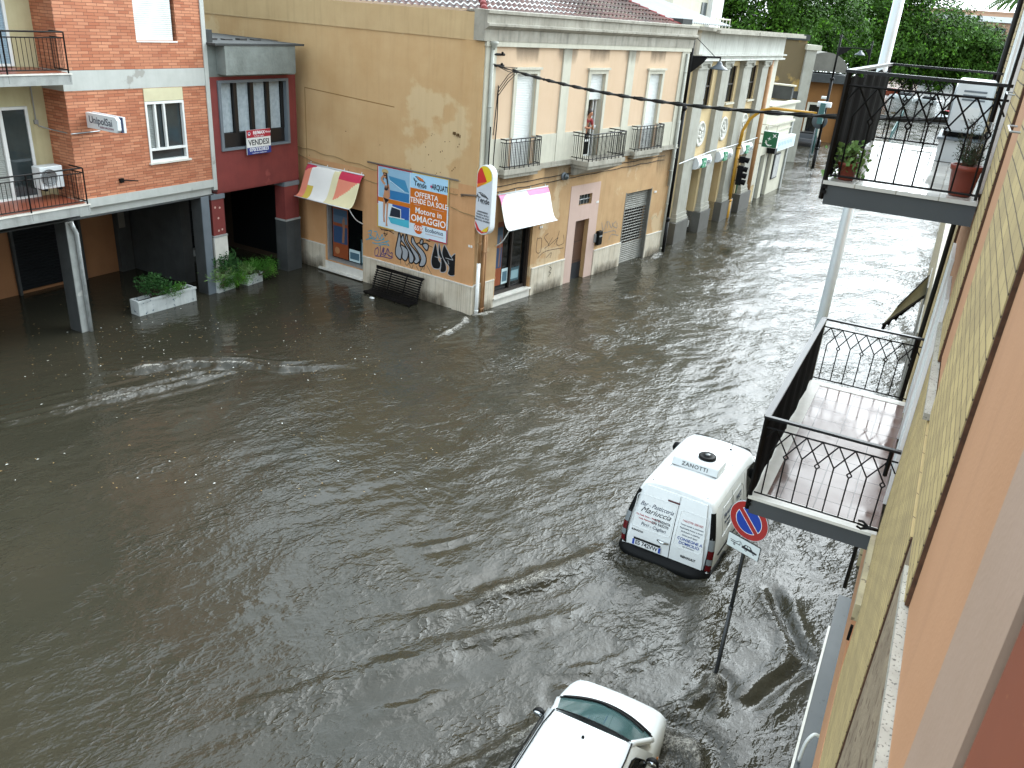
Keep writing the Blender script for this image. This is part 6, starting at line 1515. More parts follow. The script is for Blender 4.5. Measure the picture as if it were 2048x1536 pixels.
m = MB(); rect(m, -.252, .252, -.107, .107, -.0075); m.build('white_field', flat('#cfd6d4', .4), pl, TFm)
m = MB(); y = -.009
m.ribbon([(-.20, -.01), (-.05, -.01)], .012, y); m.ribbon([(-.21, .015), (-.11, .015), (-.06, .055), (-.05, -.01)], .010, y, False, 1); m.ribbon([(-.05, .05), (.0, -.015)], .007, y)
for x in (-.14, .05, .17): m.disc((x, -.035), .018, y - .001, 14)
flatpoly(m, [(-.02, -.03), (.22, -.03), (.22, -.005), (.15, .005), (.11, .045), (.03, .045), (-.005, .005), (-.02, 0)], y)
m.build('tow_symbol', M['ink'], pl, TFm)
m = MB()
for x in (.05, .17, -.14): m.disc((x, -.035), .008, -.0115, 10)
flatpoly(m, [(.03, .008), (.06, .008), (.06, .035), (.04, .035)], -.0115); flatpoly(m, [(.07, .008), (.12, .008), (.10, .035), (.07, .035)], -.0115); m.build('tow_symbol', flat('#cfd6d4', .4), pl, TFm)

# ================================================================== van
def loft(mb, sections, closed_ends=(True, True)):
    """sections: list of (list of half profile points (x,z), function giving y from z)"""
    n = len(sections[0][0]); vs = []
    for prof, fy in sections:
        full = [(-x, z) for x, z in prof] + [(x, z) for x, z in reversed(prof)]
        vs += [(x, fy(z), z) for x, z in full]
    k = 2 * n; S = len(sections)
    fs = [(s * k + i, s * k + i + 1, (s + 1) * k + i + 1, (s + 1) * k + i) for s in range(S - 1) for i in range(k - 1)]
    mb.smooth = True; mb.add(vs, fs); mb.smooth = False
    for s, e in ((0, closed_ends[0]), (S - 1, closed_ends[1])):
        if e: mb.poly([vs[s * k + i] for i in range(k)])
    return mb
VF = frame(-2.80, 12.45, 0, -3.0)
vn = thing('delivery_van', 'white delivery van with bakery lettering and roof cooling unit driving away', 'van', VF)
def vp(w, zr, zb=-.30, k=1.0):
    """half profile of the van, from sill to roof centre"""
    return [(.80 * w, zb), (.855 * w, zb + .18), (.865 * w, .30), (.855 * w, .55), (.825 * w, .80), (.775 * w, 1.02), (.715 * w, zr - .20), (.665 * w, zr - .09), (.60 * w, zr - .035), (.48 * w, zr - .008), (.24 * w, zr + .010), (0, zr + .016)]
lean = lambda y0: (lambda z: y0 + .20 * max(0, z - .35) ** 1.4 / .95)
secs = [(vp(.955, 1.415), lean(.02)), (vp(.985, 1.437), lean(.05)), (vp(1.0, 1.45), lean(.11)), (vp(1.0, 1.455), lambda z: .55), (vp(1.0, 1.46), lambda z: 1.3), (vp(1.0, 1.455), lambda z: 2.0), (vp(.995, 1.43), lambda z: 2.45), (vp(.98, 1.36), lambda z: 2.75)]
m = MB(); loft(m, secs, (True, False))
hood = lambda w, zt, y: ([(.80 * w, -.3), (.855 * w, -.1), (.86 * w, .25), (.85 * w, min(.5, zt - .1)), (.80 * w, zt - .08), (.76 * w, zt - .05), (.70 * w, zt - .03), (.62 * w, zt - .02), (.5 * w, zt - .01), (.36 * w, zt), (.2 * w, zt + .004), (0, zt + .006)], (lambda z, y=y: y))
loft(m, [(vp(.98, 1.36), lambda z: 2.75), hood(.99, .86, 3.22), hood(.98, .80, 3.5), hood(.93, .70, 3.85), hood(.82, .52, 4.05), hood(.75, .3, 4.12)], (False, True))
body = m.build('body', M['car_white'], vn, VF, weld=True)
def on_rear(x, z, off=.004):   # point on the rear doors
    return (x, lean(.02)(z) - off, z)
# two rear doors, slightly proud with a gap between them
def door_leaf(x0, x1, z0, z1, n=10):
    q = MB(); vs = []
    for j in range(n + 1):
        z = z0 + (z1 - z0) * j / n; sh = (.62 + .22 * (1 - max(0, (z - .25)) / 1.25) ** .75) / .84
        for i in range(7):
            x = (x0 + (x1 - x0) * i / 6) * (sh if True else 1); vs.append((x, lean(.02)(z) - .022 - .012 * math.sin(math.pi * min(1, max(0, (z - z0) / (z1 - z0)))), z))
    q.smooth = True; q.add(vs, [(j * 7 + i, j * 7 + i + 1, (j + 1) * 7 + i + 1, (j + 1) * 7 + i) for j in range(n) for i in range(6)]); q.smooth = False
    # rim back to the body
    ring = [j * 7 for j in range(n + 1)] + [n * 7 + i for i in range(1, 7)] + [j * 7 + 6 for j in range(n - 1, -1, -1)] + [i for i in range(5, 0, -1)]
    rv = [vs[i] for i in ring]; k = len(rv)
    q.add(rv + [(p[0], p[1] + .05, p[2]) for p in rv], [(i, (i + 1) % k, (i + 1) % k + k, i + k) for i in range(k)])
    return q
ld = door_leaf(-.72, .085, .155, 1.36).build('rear_door', M['car_white'], vn, VF)
rd = door_leaf(.10, .72, .155, 1.36).build('rear_door', M['car_white'], vn, VF)
def ry(z): return lean(.02)(z) - .022 - .012 * math.sin(math.pi * min(1, max(0, (z - .02) / 1.34)))
def rear_frame(z):   # frame lying on the doors at height z
    sl = math.atan2(ry(z + .05) - ry(z - .05), .1)
    return VF @ Matrix.Translation((0, ry(z) - .004, z)) @ Matrix.Rotation(-sl, 4, 'X')
def rtext(body_, size, x, z, mt, par, **k): text('lettering', body_, size, x, 0, 0, mt, par, rear_frame(z), **k)
rtext('Bar - Pasticceria', .115, -.30, 1.02, M['ink_soft'], ld, shear=.45, sx=.85)
rtext('Mariuccia', .15, -.30, .915, M['ink'], ld, shear=.5)
rtext('Via Paoli Sestu - Pirri 070', .045, -.42, .80, M['ink_red'], ld); rtext('070505476', .068, -.14, .795, M['ink'], ld, bold=.01)
rtext('Viale Marconi Tel.', .045, -.42, .735, M['ink_red'], ld); rtext('070 565270', .068, -.17, .73, M['ink'], ld, bold=.01)
rtext('Pirri - Cagliari', .085, -.28, .645, M['ink_soft'], ld, shear=.15)
rtext('I NOSTRI SERVIZI', .05, .40, .97, M['ink_red'], rd)
for i, l in enumerate(('Torte nuziali e cerimonie', 'Pasticceria fresca e secca', 'Rinfreschi e catering', 'Dolci sardi tipici')): rtext(l, .042, .40, .90 - .062 * i, M['ink_soft'], rd)
rtext('CONSEGNE A', .075, .42, .635, flat('#2c4c94'), rd, bold=.012); rtext('DOMICILIO', .075, .42, .56, flat('#2c4c94'), rd, bold=.012)
rtext('per la tua festa', .035, .42, .505, M['ink_soft'], rd)
rtext('kangoo', .062, -.61, .50, M['ink'], ld, bold=.03, align='LEFT') if False else rtext('KANGOO', .05, -.56, .485, M['ink'], ld, bold=.02)
rtext('RENAULT', .065, .45, .30, M['ink'], rd, bold=.025)
# pressed panel outlines on the doors
def outline(par, x0, x1, z0, z1, r=.06):
    q = MB(); P = []
    for cx, cz, a0 in ((x1 - r, z1 - r, 0), (x0 + r, z1 - r, 90), (x0 + r, z0 + r, 180), (x1 - r, z0 + r, 270)):
        for i in range(5): a = R(a0 + i * 22.5); P.append((cx + r * math.cos(a), cz + r * math.sin(a)))
    P.append(P[0]); Q = []
    for a, b in zip(P[:-1], P[1:]):
        for k in range(4): Q.append((a[0] + (b[0] - a[0]) * k / 4, a[1] + (b[1] - a[1]) * k / 4))
    Q.append(Q[0])
    q.tube([(x, ry(z) - .001, z) for x, z in Q], .006, 6, caps=False); return q.build('pressed_rim', M['car_white'], par, VF)
outline(ld, -.70, .05, .56, 1.18); outline(rd, .14, .66, .46, 1.14)
m = MB(); m.tube([(.092, ry(z) + .006, z) for z in [.155 + i * .06 for i in range(21)]], .007, 5); m.build('door_gap', M['black_plastic'], ld, VF)
m = MB(); m.box(-.14, .09, ry(1.22) - .012, ry(1.22) + .02, 1.20, 1.235); m.build('brake_light', flat('#4a1a1a', .25), ld, VF, bevel=.01)
m = MB(); m.tube([(-.16, ry(.45) - .02, .46), (-.06, ry(.45) - .035, .44), (.06, ry(.45) - .02, .45)], [.018, .026, .018], 8); m.build('handle', M['chrome'], ld, VF)
NF_ = rear_frame(.245)
m = MB(); m.T = None; m.box(-.62, -.06, -.014, .01, -.065, .065); npl = m.build('number_plate', M['ink_white'], ld, NF_, bevel=.008)
m = MB(); rect(m, -.617, -.575, -.06, .06, -.0155); rect(m, -.105, -.063, -.06, .06, -.0155); m.build('blue_band', flat('#2248a8'), npl, NF_)
text('lettering', 'ES 742VW', .125, -.34, -.0155, 0, M['ink'], npl, NF_, bold=.02, sx=.80)
m = MB(); m.box(-.60, -.08, -.03, .01, .07, .095); m.build('plate_lamp_bar', M['black_plastic'], npl, NF_, bevel=.006)
# tail lamps
for s in (-1, 1):
    def edge(z): 
        p = vp(1.0, 1.45); 
        for (x0, z0), (x1, z1) in zip(p[:-1], p[1:]):
            if z0 <= z <= z1: return x0 + (x1 - x0) * (z - z0) / (z1 - z0)
        return .86
    def strip(z0, z1, w0, w1, mt, nm, par):
        q = MB(); n = 8; vs = []
        for j in range(n + 1):
            z = z0 + (z1 - z0) * j / n; e = edge(z); w = w0 + (w1 - w0) * j / n
            yr = lean(.02)(z); vs += [(s * (e * .965 - w), yr - .012, z), (s * (e * .975), yr + .004, z), (s * (e + .006), yr + .03, z), (s * (e + .005), yr + .075, z)]
        q.smooth = True; q.add(vs, [tuple(reversed((4 * j + i, 4 * j + i + 1, 4 * j + 5 + i, 4 * j + 4 + i))) if s < 0 else (4 * j + i, 4 * j + i + 1, 4 * j + 5 + i, 4 * j + 4 + i) for j in range(n) for i in range(3)])
        return q.build(nm, mt, par, VF)
    tlmp = strip(.14, 1.24, .085, .035, M['black_plastic'], 'tail_light', vn)
    def lens(z0, z1, mt):
        q = MB(); n = 5; vs = []
        for j in range(n + 1):
            z = z0 + (z1 - z0) * j / n; e = edge(z); yr = lean(.02)(z); vs += [(s * (e * .968 - .055), yr - .017, z), (s * (e * .982), yr - .001, z), (s * (e + .011), yr + .03, z), (s * (e + .010), yr + .062, z)]
        q.smooth = True; q.add(vs, [(4 * j + i, 4 * j + i + 1, 4 * j + 5 + i, 4 * j + 4 + i) for j in range(n) for i in range(3)]); q.build('lens', mt, tlmp, VF)
    lens(.58, .78, M['lamp_clear']); lens(.42, .575, M['lamp_red']); lens(.30, .415, M['lamp_clear']); lens(.17, .29, M['lamp_red'])
# bumper
m = MB(); pr2 = []
for i in range(21):
    u = -1 + 2 * i / 20; x = .885 * math.copysign(abs(u) ** .8, u); pr2.append((x, -.10 + .16 * abs(u) ** 5 + .02))
vs = []
for x, y in pr2: vs += [(x * .97, y + .06, -.32), (x, y - .03, -.24), (x * 1.005, y - .06, .02), (x, y - .03, .11), (x * .97, y + .10, .15)]
m.smooth = True; m.add(vs, [(5 * i + j, 5 * i + 5 + j, 5 * i + 6 + j, 5 * i + 1 + j) for i in range(20) for j in range(4)]); m.smooth = False
for s in (-1, 1): m.box(*(sorted((s * .80, s * .888))), .06, .75, -.3, .12)
bp_ = m.build('bumper', M['black_plastic'], vn, VF)
m = MB(); m.box(-.74, -.62, -.06, .0, .0, .05); m.box(.62, .74, -.06, .0, .0, .05); m.build('reflector', M['lamp_red'], bp_, VF)
# side details, right and left
for s in (-1, 1):
    sx = lambda z, o=.006: s * (edge(z) + o)
    q = MB(); Z_ = [.66, .75, .85, .95, 1.05, 1.14]
    def side_poly(pts, o): return [(sx(z, o), y, z) for y, z in pts]
    q.poly(side_poly([(2.05, .70), (2.95, .72), (3.0, .80), (2.78, 1.10), (2.60, 1.22), (2.15, 1.24), (2.05, 1.0)], .008) if s > 0 else list(reversed(side_poly([(2.05, .70), (2.95, .72), (3.0, .80), (2.78, 1.10), (2.60, 1.22), (2.15, 1.24), (2.05, 1.0)], .008))))
    q.build('side_window', M['glass_dark'], vn, VF)
    q = MB()
    for path in ([(.55, .62), (.55, 1.0), (.68, 1.13), (1.15, 1.13), (1.15, .66), (.55, .62)], [(1.25, .66), (1.25, 1.13), (1.75, 1.14), (1.88, 1.05), (1.88, .68), (1.25, .66)], [(1.2, -.1), (1.2, 1.25)], [(1.98, -.1), (1.98, 1.25)], [(.4, 1.27), (1.2, 1.29), (2.2, 1.28), (2.8, 1.16)], [(.72, .42), (1.15, .43)]):
        pts = []
        for a, b in zip(path[:-1], path[1:]):
            for k in range(5): pts.append((sx(a[1] + (b[1] - a[1]) * k / 5, .001), a[0] + (b[0] - a[0]) * k / 5, a[1] + (b[1] - a[1]) * k / 5))
        pts.append((sx(path[-1][1], .001), path[-1][0], path[-1][1])); q.tube(pts, .006, 5)
    q.build('panel_seam', M['alu'], vn, VF)
    q = MB(); q.tube([(sx(.33, .004), .40, .33), (sx(.33, .004), 1.95, .33), (sx(.33, .004), 3.0, .33)], .018, 6); q.build('rub_strip', M['black_plastic'], vn, VF)
    q = MB(); q.T = Matrix.Translation((s * .93, 2.92, .80)); q.lathe([(.02, -.05), (.09, -.04), (.11, .03), (.08, .12), (.02, .15)], 12); q.T = None; q.bar((s * .82, 2.92, .78), (s * .92, 2.92, .78), .05); q.build('wing_mirror', M['black_plastic'], vn, VF)
    for yw in (.75, 3.35):
        q = MB(); q.lathe([(.20, -.10), (.30, -.10), (.315, -.06), (.315, .06), (.30, .10), (.20, .10)], 24, (s * .76, yw, -.24), 'x'); wh = q.build('wheel', M['rubber'], vn, VF)
        q = MB(); q.lathe([(.2, -.03), (.19, s * .07 if s > 0 else -.07), (.05, .09 * s), (.02, .09 * s)], 16, (s * .76, yw, -.24), 'x'); q.build('rim', M['alu'], wh, VF)
        q = MB(); q.T = None
        arc = [(sx(max(-.28, -.24 + .37 * math.sin(math.pi * i / 12)), .002), yw - .37 * math.cos(math.pi * i / 12), -.24 + .37 * math.sin(math.pi * i / 12)) for i in range(13)]
        q.tube(arc, .028, 6); q.build('wheel_arch', M['black_plastic'], vn, VF)
    if s > 0:
        for i, (l, z, sz) in enumerate((('Mariuccia', .98, .12), ('Bar Pasticceria', .86, .07), ('Dolci', .76, .08))):
            SFr = VF @ Matrix.Translation((edge(z) + .012, .86, z)) @ Matrix.Rotation(R(90), 4, 'Z') @ Matrix.Rotation(R(-14), 4, 'X'); text('lettering', l, sz, 0, 0, 0, M['ink_soft'], vn, SFr, shear=.4)
            SFr = VF @ Matrix.Translation((edge(z) + .012, 1.56, z)) @ Matrix.Rotation(R(90), 4, 'Z') @ Matrix.Rotation(R(-14), 4, 'X'); text('lettering', ('PAST', 'fresca', 'torte')[i], (.14, .08, .08)[i], 0, 0, 0, M['ink_soft'], vn, SFr, bold=.01)
m = MB(); vs = []
for i in range(9):
    x = -.60 + 1.2 * i / 8; vs += [(x * .95, 2.79, 1.35 - .04 * abs(x) ** 2), (x * 1.12, 3.2, .89)]
m.smooth = True; m.add([(p[0], p[1] + .01, p[2] + .012) for p in vs], [(2 * i, 2 * i + 2, 2 * i + 3, 2 * i + 1) for i in range(8)]); m.build('windscreen', M['glass_dark'], vn, VF)
# roof: unit, ribs, aerial
m = MB()
for x in (-.45, .45): m.tube([(x, .45, 1.452), (x, 1.3, 1.466), (x, 2.3, 1.448)], .012, 6)
m.build('roof_rib', M['car_white'], vn, VF)
ru = MB(); ru.prismx([(1.02, 1.475), (1.05, 1.63), (1.12, 1.66), (1.52, 1.64), (1.56, 1.475)], -.45, .45); unit = ru.build('cooling_unit', M['white_metal'], vn, VF, bevel=.02)
m = MB(); m.lathe([(.165, 1.655), (.165, 1.70), (.14, 1.715), (.09, 1.70), (.08, 1.72), (.02, 1.725)], 24, (.12, 1.34, 0)); m.build('fan', M['black_plastic'], unit, VF)
m = MB(); m.lathe([(.06, 1.722), (.05, 1.735), (.01, 1.738)], 16, (.12, 1.34, 0)); m.build('fan_hub', M['glass_grey'], unit, VF)
ZF = VF @ Matrix.Translation((0, 1.034, 1.555)) @ Matrix.Rotation(R(-11), 4, 'X'); text('lettering', 'ZANOTTI', .105, .0, -.004, 0, M['ink'], unit, ZF, bold=.01, space=1.15)
m = MB(); m.box(-.42, .42, 1.05, 1.5, 1.45, 1.474); m.build('mounting_frame', M['black_plastic'], unit, VF)
m = MB(); m.box(-.36, -.2, 1.2, 1.5, 1.635, 1.665); m.build('cover_plate', M['white_metal'], unit, VF, bevel=.01)
m = MB(); m.tube([(.3, 2.35, 1.44), (.3, 2.42, 1.62)], .006, 6); m.lathe([(.03, 1.43), (.02, 1.46)], 10, (.3, 2.35, 0)); m.build('aerial', M['black_plastic'], vn, VF)
m = MB()
for x in (-.52, .52):
    for y in (.32, 1.75): m.lathe([(.012, 1.42), (.012, 1.462 if abs(x) < .5 else 1.455)], 8, (x, y, 0))
m.build('roof_plug', M['alu'], vn, VF)

# ================================================================== hatchback
CF = frame(-2.13, 7.3, 0, 1.0)
hc = thing('hatchback_car', 'white hatchback car leaving the bottom edge, its windscreen wipers resting on grey glass', 'car', CF)
def low(w, zt, zb=-.35): return [(.70 * w, zb), (.735 * w, -.1), (.745 * w, .2), (.74 * w, .4 if zt > .5 else zt - .12), (.70 * w, zt - .09), (.64 * w, zt - .045), (.52 * w, zt - .015), (.3 * w, zt), (0, zt + .008)]
sec = lambda w, zt, y, sh=0: (low(w, zt), (lambda z, y=y, sh=sh: y + sh * (zt - z)))
m = MB(); loft(m, [sec(.86, .55, -2.75), sec(.97, .70, -2.55), sec(1.0, .72, -1.6), sec(1.0, .71, -.6), sec(1.0, .72, .1), sec(1.0, .715, .45), sec(.99, .69, .72), sec(.965, .625, 1.0), sec(.93, .55, 1.18), sec(.88, .45, 1.29), sec(.80, .30, 1.35)], (True, True))
m.build('body', M['car_white'], hc, CF, weld=True)
def cab(w, zt, zb=.60): return [(.735 * w, zb), (.715 * w, zb + .12), (.62 * w, zt - .16), (.565 * w, zt - .06), (.52 * w, zt - .025), (.40 * w, zt - .008), (.22 * w, zt + .004), (0, zt + .008)]
cs = lambda w, zt, y, rake=0: (cab(w, zt), (lambda z, y=y, rake=rake, zt=zt: y + rake * (zt - z)))
m = MB(); loft(m, [cs(.93, 1.02, -2.55, -.35), cs(.97, 1.07, -2.35, -.25), cs(1.0, 1.10, -1.6), cs(1.0, 1.11, -.9), cs(1.0, 1.10, -.3), cs(.985, 1.080, -.04, .9)], (True, False)); m.build('cabin', M['car_white'], hc, CF, weld=True)
def wsp(u, v): return Vector((u * (.50 + .14 * v), .02 + .67 * v - u * u * (.03 + .15 * v) + .02, 1.082 - .352 * v - .02 * u * u + .03))
# windscreen: curved sheet from roof edge to cowl
m = MB(); vs = []; nx = 14; nz = 6
for j in range(nz + 1):
    v = j / nz
    for i in range(nx + 1):
        u = -1 + 2 * i / nx
        x = u * (.50 + .14 * v); y = .02 + .67 * v - u * u * (.03 + .15 * v); z = 1.082 - .352 * v - .02 * u * u
        vs.append((x, y + .012, z + .012))
m.smooth = True; m.add(vs, [(j * (nx + 1) + i, (j + 1) * (nx + 1) + i, (j + 1) * (nx + 1) + i + 1, j * (nx + 1) + i + 1) for j in range(nz) for i in range(nx)])
pillars = [[vs[j * (nx + 1) + i] for j in range(nz + 1)] for i in (0, nx)]
ws = m.build('windscreen', mat('teal_windscreen', '#46605f', .06, '#38504f', 1, .5, spec=.9), hc, CF, recalc=True)
for P_ in pillars:
    m = MB(); m.tube([(p[0] * 1.02, p[1] - .02, p[2] - .02) for p in P_], [.04] * len(P_), 8); m.build('windscreen_pillar', M['car_white'], hc, CF)
m = MB(); cv = []
for i in range(nx + 1):
    for v in (.66, .84, 1.02): u = -1 + 2 * i / nx; cv.append(tuple(wsp(u * .97, v) - Vector((0, .012, .022))))
m.smooth = True; m.add(cv, [(3 * i + k, 3 * i + 1 + k, 3 * i + 4 + k, 3 * i + 3 + k) for i in range(nx) for k in range(2)]); m.smooth = False; m.build('cowl', M['black_plastic'], ws, CF, recalc=True)
m = MB(); m.tube([vs[nz * (nx + 1) + i] for i in range(nx + 1)], .022, 6); m.tube([vs[i] for i in range(nx + 1)], .008, 6); m.build('seal', M['black_plastic'], ws, CF)
m = MB()
m.tube([wsp(-.85 + .13 * i, .95 - .015 * math.sin(i)) for i in range(8)], .014, 6); m.tube([wsp(-.05 + .13 * i, .93 - .008 * i) for i in range(8)], .014, 6); m.tube([wsp(-.95 + .12 * i, 1.0) for i in range(17)], .016, 6)
m.build('wiper', M['black_plastic'], hc, CF)
m = MB()
for s in (-1, 1): m.tube([(s * .535, -2.3, 1.082), (s * .545, -1.2, 1.102), (s * .54, -.3, 1.090), (s * .515, .03, 1.055)], .010, 6)
m.build('roof_gutter', M['black_plastic'], hc, CF)
m = MB(); m.lathe([(.022, 1.10), (.018, 1.13), (.006, 1.14)], 10, (-.02, -.28, 0)); m.build('aerial_base', M['black_plastic'], hc, CF)
m = MB()
for x in (-.05,): m.lathe([(.014, .66), (.01, .69)], 8, (.03, .66, 0))
m.build('washer_jet', M['black_plastic'], hc, CF)
m = MB(); P = [(-.60, .655), (-.52, .56)]
m.tube(spline([(-.66, .42, .655), (-.60, .9, .575), (-.54, 1.14, .49)], 6), .005, 5); m.tube(spline([(.66, .42, .655), (.60, .9, .575), (.54, 1.14, .49)], 6), .005, 5); m.build('bonnet_gap', M['alu'], hc, CF)
for s in (-1, 1):
    def cx_(z, o=.006):
        p = cab(1.0, 1.10)
        for (x0, z0), (x1, z1) in zip(p[:-1], p[1:]):
            if z0 <= z <= z1: return s * (x0 + (x1 - x0) * (z - z0) / (z1 - z0) + o)
        return s * .6
    for pts in ([(-.95, .73), (.10, .73), (.06, .80), (-.10, .96), (-.2, 1.0), (-.95, 1.0)], [(-1.95, .75), (-1.03, .73), (-1.03, 1.0), (-1.8, .99)]):
        w = [(cx_(z), y, z) for y, z in pts]
        m = MB(); m.poly(w if s > 0 else list(reversed(w))); sw_ = m.build('side_window', M['glass_dark'], hc, CF)
        m = MB(); m.tube(w + [w[0]], .009, 5); m.build('seal', M['black_plastic'], sw_, CF)
    m = MB(); m.T = Matrix.Translation((s * .775, .15, .73)) @ Matrix.Diagonal((1.25, 1, .8, 1)); m.lathe([(.058, -.035), (.066, -.02), (.060, .02), (.035, .055), (.005, .065)], 14, (0, 0, 0), 'y'); m.T = None; m.bar((s * .69, .17, .70), (s * .745, .16, .715), .03)
    mm = m.build('wing_mirror', M['black_plastic'], hc, CF)
    m = MB(); m.T = Matrix.Translation((s * .775, .112, .73)) @ Matrix.Diagonal((1.25, 1, .8, 1)); m.lathe([(.052, -.004), (.052, .0), (.01, .002)], 14, (0, 0, 0), 'y'); m.build('mirror_glass', M['chrome'], mm, CF)
    m = MB(); m.tube([(s * .752, -2.3, .30), (s * .756, -.6, .32), (s * .75, .5, .30)], .014, 6); m.build('rub_strip', M['black_plastic'], hc, CF)
    m = MB(); m.lathe([(.03, 0), (.05, .01), (.03, .03)], 10, (s * .45, 1.30, .27), 'y'); m.box(*sorted((s * .40, s * .68)), 1.12, 1.26, .26, .38); m.build('headlight', M['lamp_clear'], hc, CF, bevel=.03)
    m = MB(); m.lathe([(.03, -.01), (.03, .01)], 8, (s * .745, .62, .30), 'x'); m.build('indicator', mat('amber', '#b06a20', .3), hc, CF)
    for yw in (.72, -1.75):
        m = MB(); m.lathe([(.18, -.09), (.27, -.09), (.285, -.05), (.285, .05), (.27, .09), (.18, .09)], 22, (s * .66, yw, -.24), 'x'); wh = m.build('wheel', M['rubber'], hc, CF)

# ================================================================== cars parked far away across the square
def far_car(label, u, v, dist, rot, L, mt, roof_red=False):
    p = sky_pt(u, v, dist); fr = frame(p.x, p.y, -.35, rot)
    t = thing('parked_car', label, 'car', fr, 'cars parked at the far end of the street')
    m = MB(); P = [(.78, 0), (.84, .35), (.82, .75), (.70, .9), (.4, .93), (0, .94)]
    Z = lambda k: [(x, z * k + .15) for x, z in P]
    loft(m, [(Z(.8), lambda z: -L / 2), (Z(1), lambda z: -L / 2 + .15), (Z(1), lambda z: L / 2 - .6), (Z(.8), lambda z: L / 2)]); m.build('body', mt, t, fr)
    C = [(.75, .95), (.62, 1.38), (.5, 1.46), (.25, 1.48), (.1, 1.48), (0, 1.48)]
    m = MB(); loft(m, [(C, lambda z: -L / 2 + .3 + .3 * (z - .9)), (C, lambda z: 0), (C, lambda z: L * .22 - .8 * (z - .9))]); m.build('cabin', M['glass_dark'], t, fr)
    m = MB(); m.box(-.55, .55, -L / 2 + .55, L * .1, 1.485, 1.52); m.build('roof', flat('#b8323c') if roof_red else mt, t, fr, bevel=.03)
    for s in (-1, 1):
        m = MB(); m.box(*sorted((s * .45, s * .75)), -L / 2 - .02, -L / 2 + .1, .65, .85); m.build('tail_light', M['lamp_red'], t, fr)
    for yw in (-L * .3, L * .3):
        for s in (-1, 1): m = MB(); m.lathe([(.05, -.1), (.31, -.1), (.31, .1), (.05, .1)], 14, (s * .74, yw, .3), 'x'); m.build('wheel', M['rubber'], t, fr)
far_car('leftmost of the small white cars parked under the trees', 1806, 192, 165, 70, 4.2, M['car_white'])
far_car('white car in the middle of the far parked row', 1856, 197, 160, 65, 4.2, M['car_white'])
far_car('white car with a red roof at the right of the street', 1902, 214, 128, 25, 4.3, M['car_white'], True)
far_car('nearest dark car half hidden beside the air conditioner', 1903, 243, 102, 5, 4.0, mat('dark_car_paint', '#16191c', .25, coat=.5))
far_car('orange van-like car at the far left behind the railing', 1786, 180, 175, 80, 4.6, mat('orange_car_paint', '#b8502c', .35))
far_car('dark car standing before the orange kiosk door', 1615, 204, 80, 100, 3.6, mat('dark_car_paint2', '#1c1a1a', .3))
for u, v, d, h, w in ((1790, 226, 120, .5, 14),):
    p = sky_pt(u, 224, d); fr = frame(p.x, p.y, 0, 3); t = thing('road_barrier', 'low grey concrete barrier crossing the far street', 'barrier', fr)
    m = MB(); m.box(-4, 9, 0, .4, -.5, .32); m.build('wall', M['concrete_dark'], t, fr)
# ================================================================== person at the balcony door
def skinned(name, joints, edges, mt, parent, fr, root=0, sub=2):
    me = bpy.data.meshes.new(name); me.from_pydata([j[0] for j in joints], edges, []); me.materials.append(mt)
    o = bpy.data.objects.new(name, me); scene.collection.objects.link(o)
    sk = o.modifiers.new('skin', 'SKIN'); sk.use_smooth_shade = True
    for i, j in enumerate(joints):
        r = j[1] if isinstance(j[1], tuple) else (j[1], j[1]); me.skin_vertices[0].data[i].radius = r
        me.skin_vertices[0].data[i].use_root = (i == root)
    s = o.modifiers.new('subsurf', 'SUBSURF'); s.levels = sub; s.render_levels = sub
    return place(o, parent, fr)
PFm = CO @ Matrix.Translation((5.66, .36, 4.55)) @ Matrix.Rotation(R(-18), 4, 'Z') @ Matrix.Rotation(R(14), 4, 'X')
ps = thing('person', 'dark haired woman in red top leaning out of the balcony door with phone', 'person', PFm)
skin_m = mat('skin', '#b07a5c', .5, '#a06c50', 10, .5); hair_m = mat('dark_hair', '#2a1812', .5, '#1c100c', 20, .7)
top_m = mat('red_top', '#8c2f30', .8, '#75262a', 8, .7); trou = mat('dark_trousers', '#23262c', .8)
J = [((0, 0, .86), (.14, .10)), ((0, -.02, 1.08), (.12, .085)), ((.0, -.05, 1.26), (.13, .09)), ((.01, -.07, 1.37), (.075, .06)), ((.02, -.10, 1.43), (.045, .045)), ((.03, -.13, 1.50), (.06, .065)), ((.035, -.14, 1.57), (.068, .085)), ((.03, -.13, 1.635), (.05, .06)),
     ((-.16, -.05, 1.32), .052), ((-.19, -.14, 1.10), .042), ((-.02, -.30, 1.10), .034), ((.07, -.34, 1.16), .024),
     ((.17, -.07, 1.32), .052), ((.24, -.16, 1.10), .042), ((.14, -.33, 1.08), .034), ((.10, -.36, 1.14), .024),
     ((-.09, .0, .80), .085), ((-.10, .0, .45), .058), ((-.10, .03, .06), .04), ((-.10, -.10, .03), .035),
     ((.09, .0, .80), .085), ((.10, .0, .45), .058), ((.10, .03, .06), .04), ((.10, -.10, .03), .035)]
E_ = [(0, 1), (1, 2), (2, 3), (3, 4), (4, 5), (5, 6), (6, 7), (3, 8), (8, 9), (9, 10), (10, 11), (3, 12), (12, 13), (13, 14), (14, 15), (0, 16), (16, 17), (17, 18), (18, 19), (0, 20), (20, 21), (21, 22), (22, 23)]
body = skinned('body', J, E_, skin_m, ps, PFm)
T_ = [((0, 0, .84), (.155, .115)), ((0, -.02, 1.08), (.135, .10)), ((.0, -.05, 1.26), (.145, .105)), ((.01, -.07, 1.36), (.085, .07)), ((-.16, -.05, 1.32), .066), ((-.185, -.12, 1.14), .056), ((.17, -.07, 1.32), .066), ((.235, -.145, 1.14), .056)]
skinned('top', T_, [(0, 1), (1, 2), (2, 3), (3, 4), (4, 5), (3, 6), (6, 7)], top_m, ps, PFm)
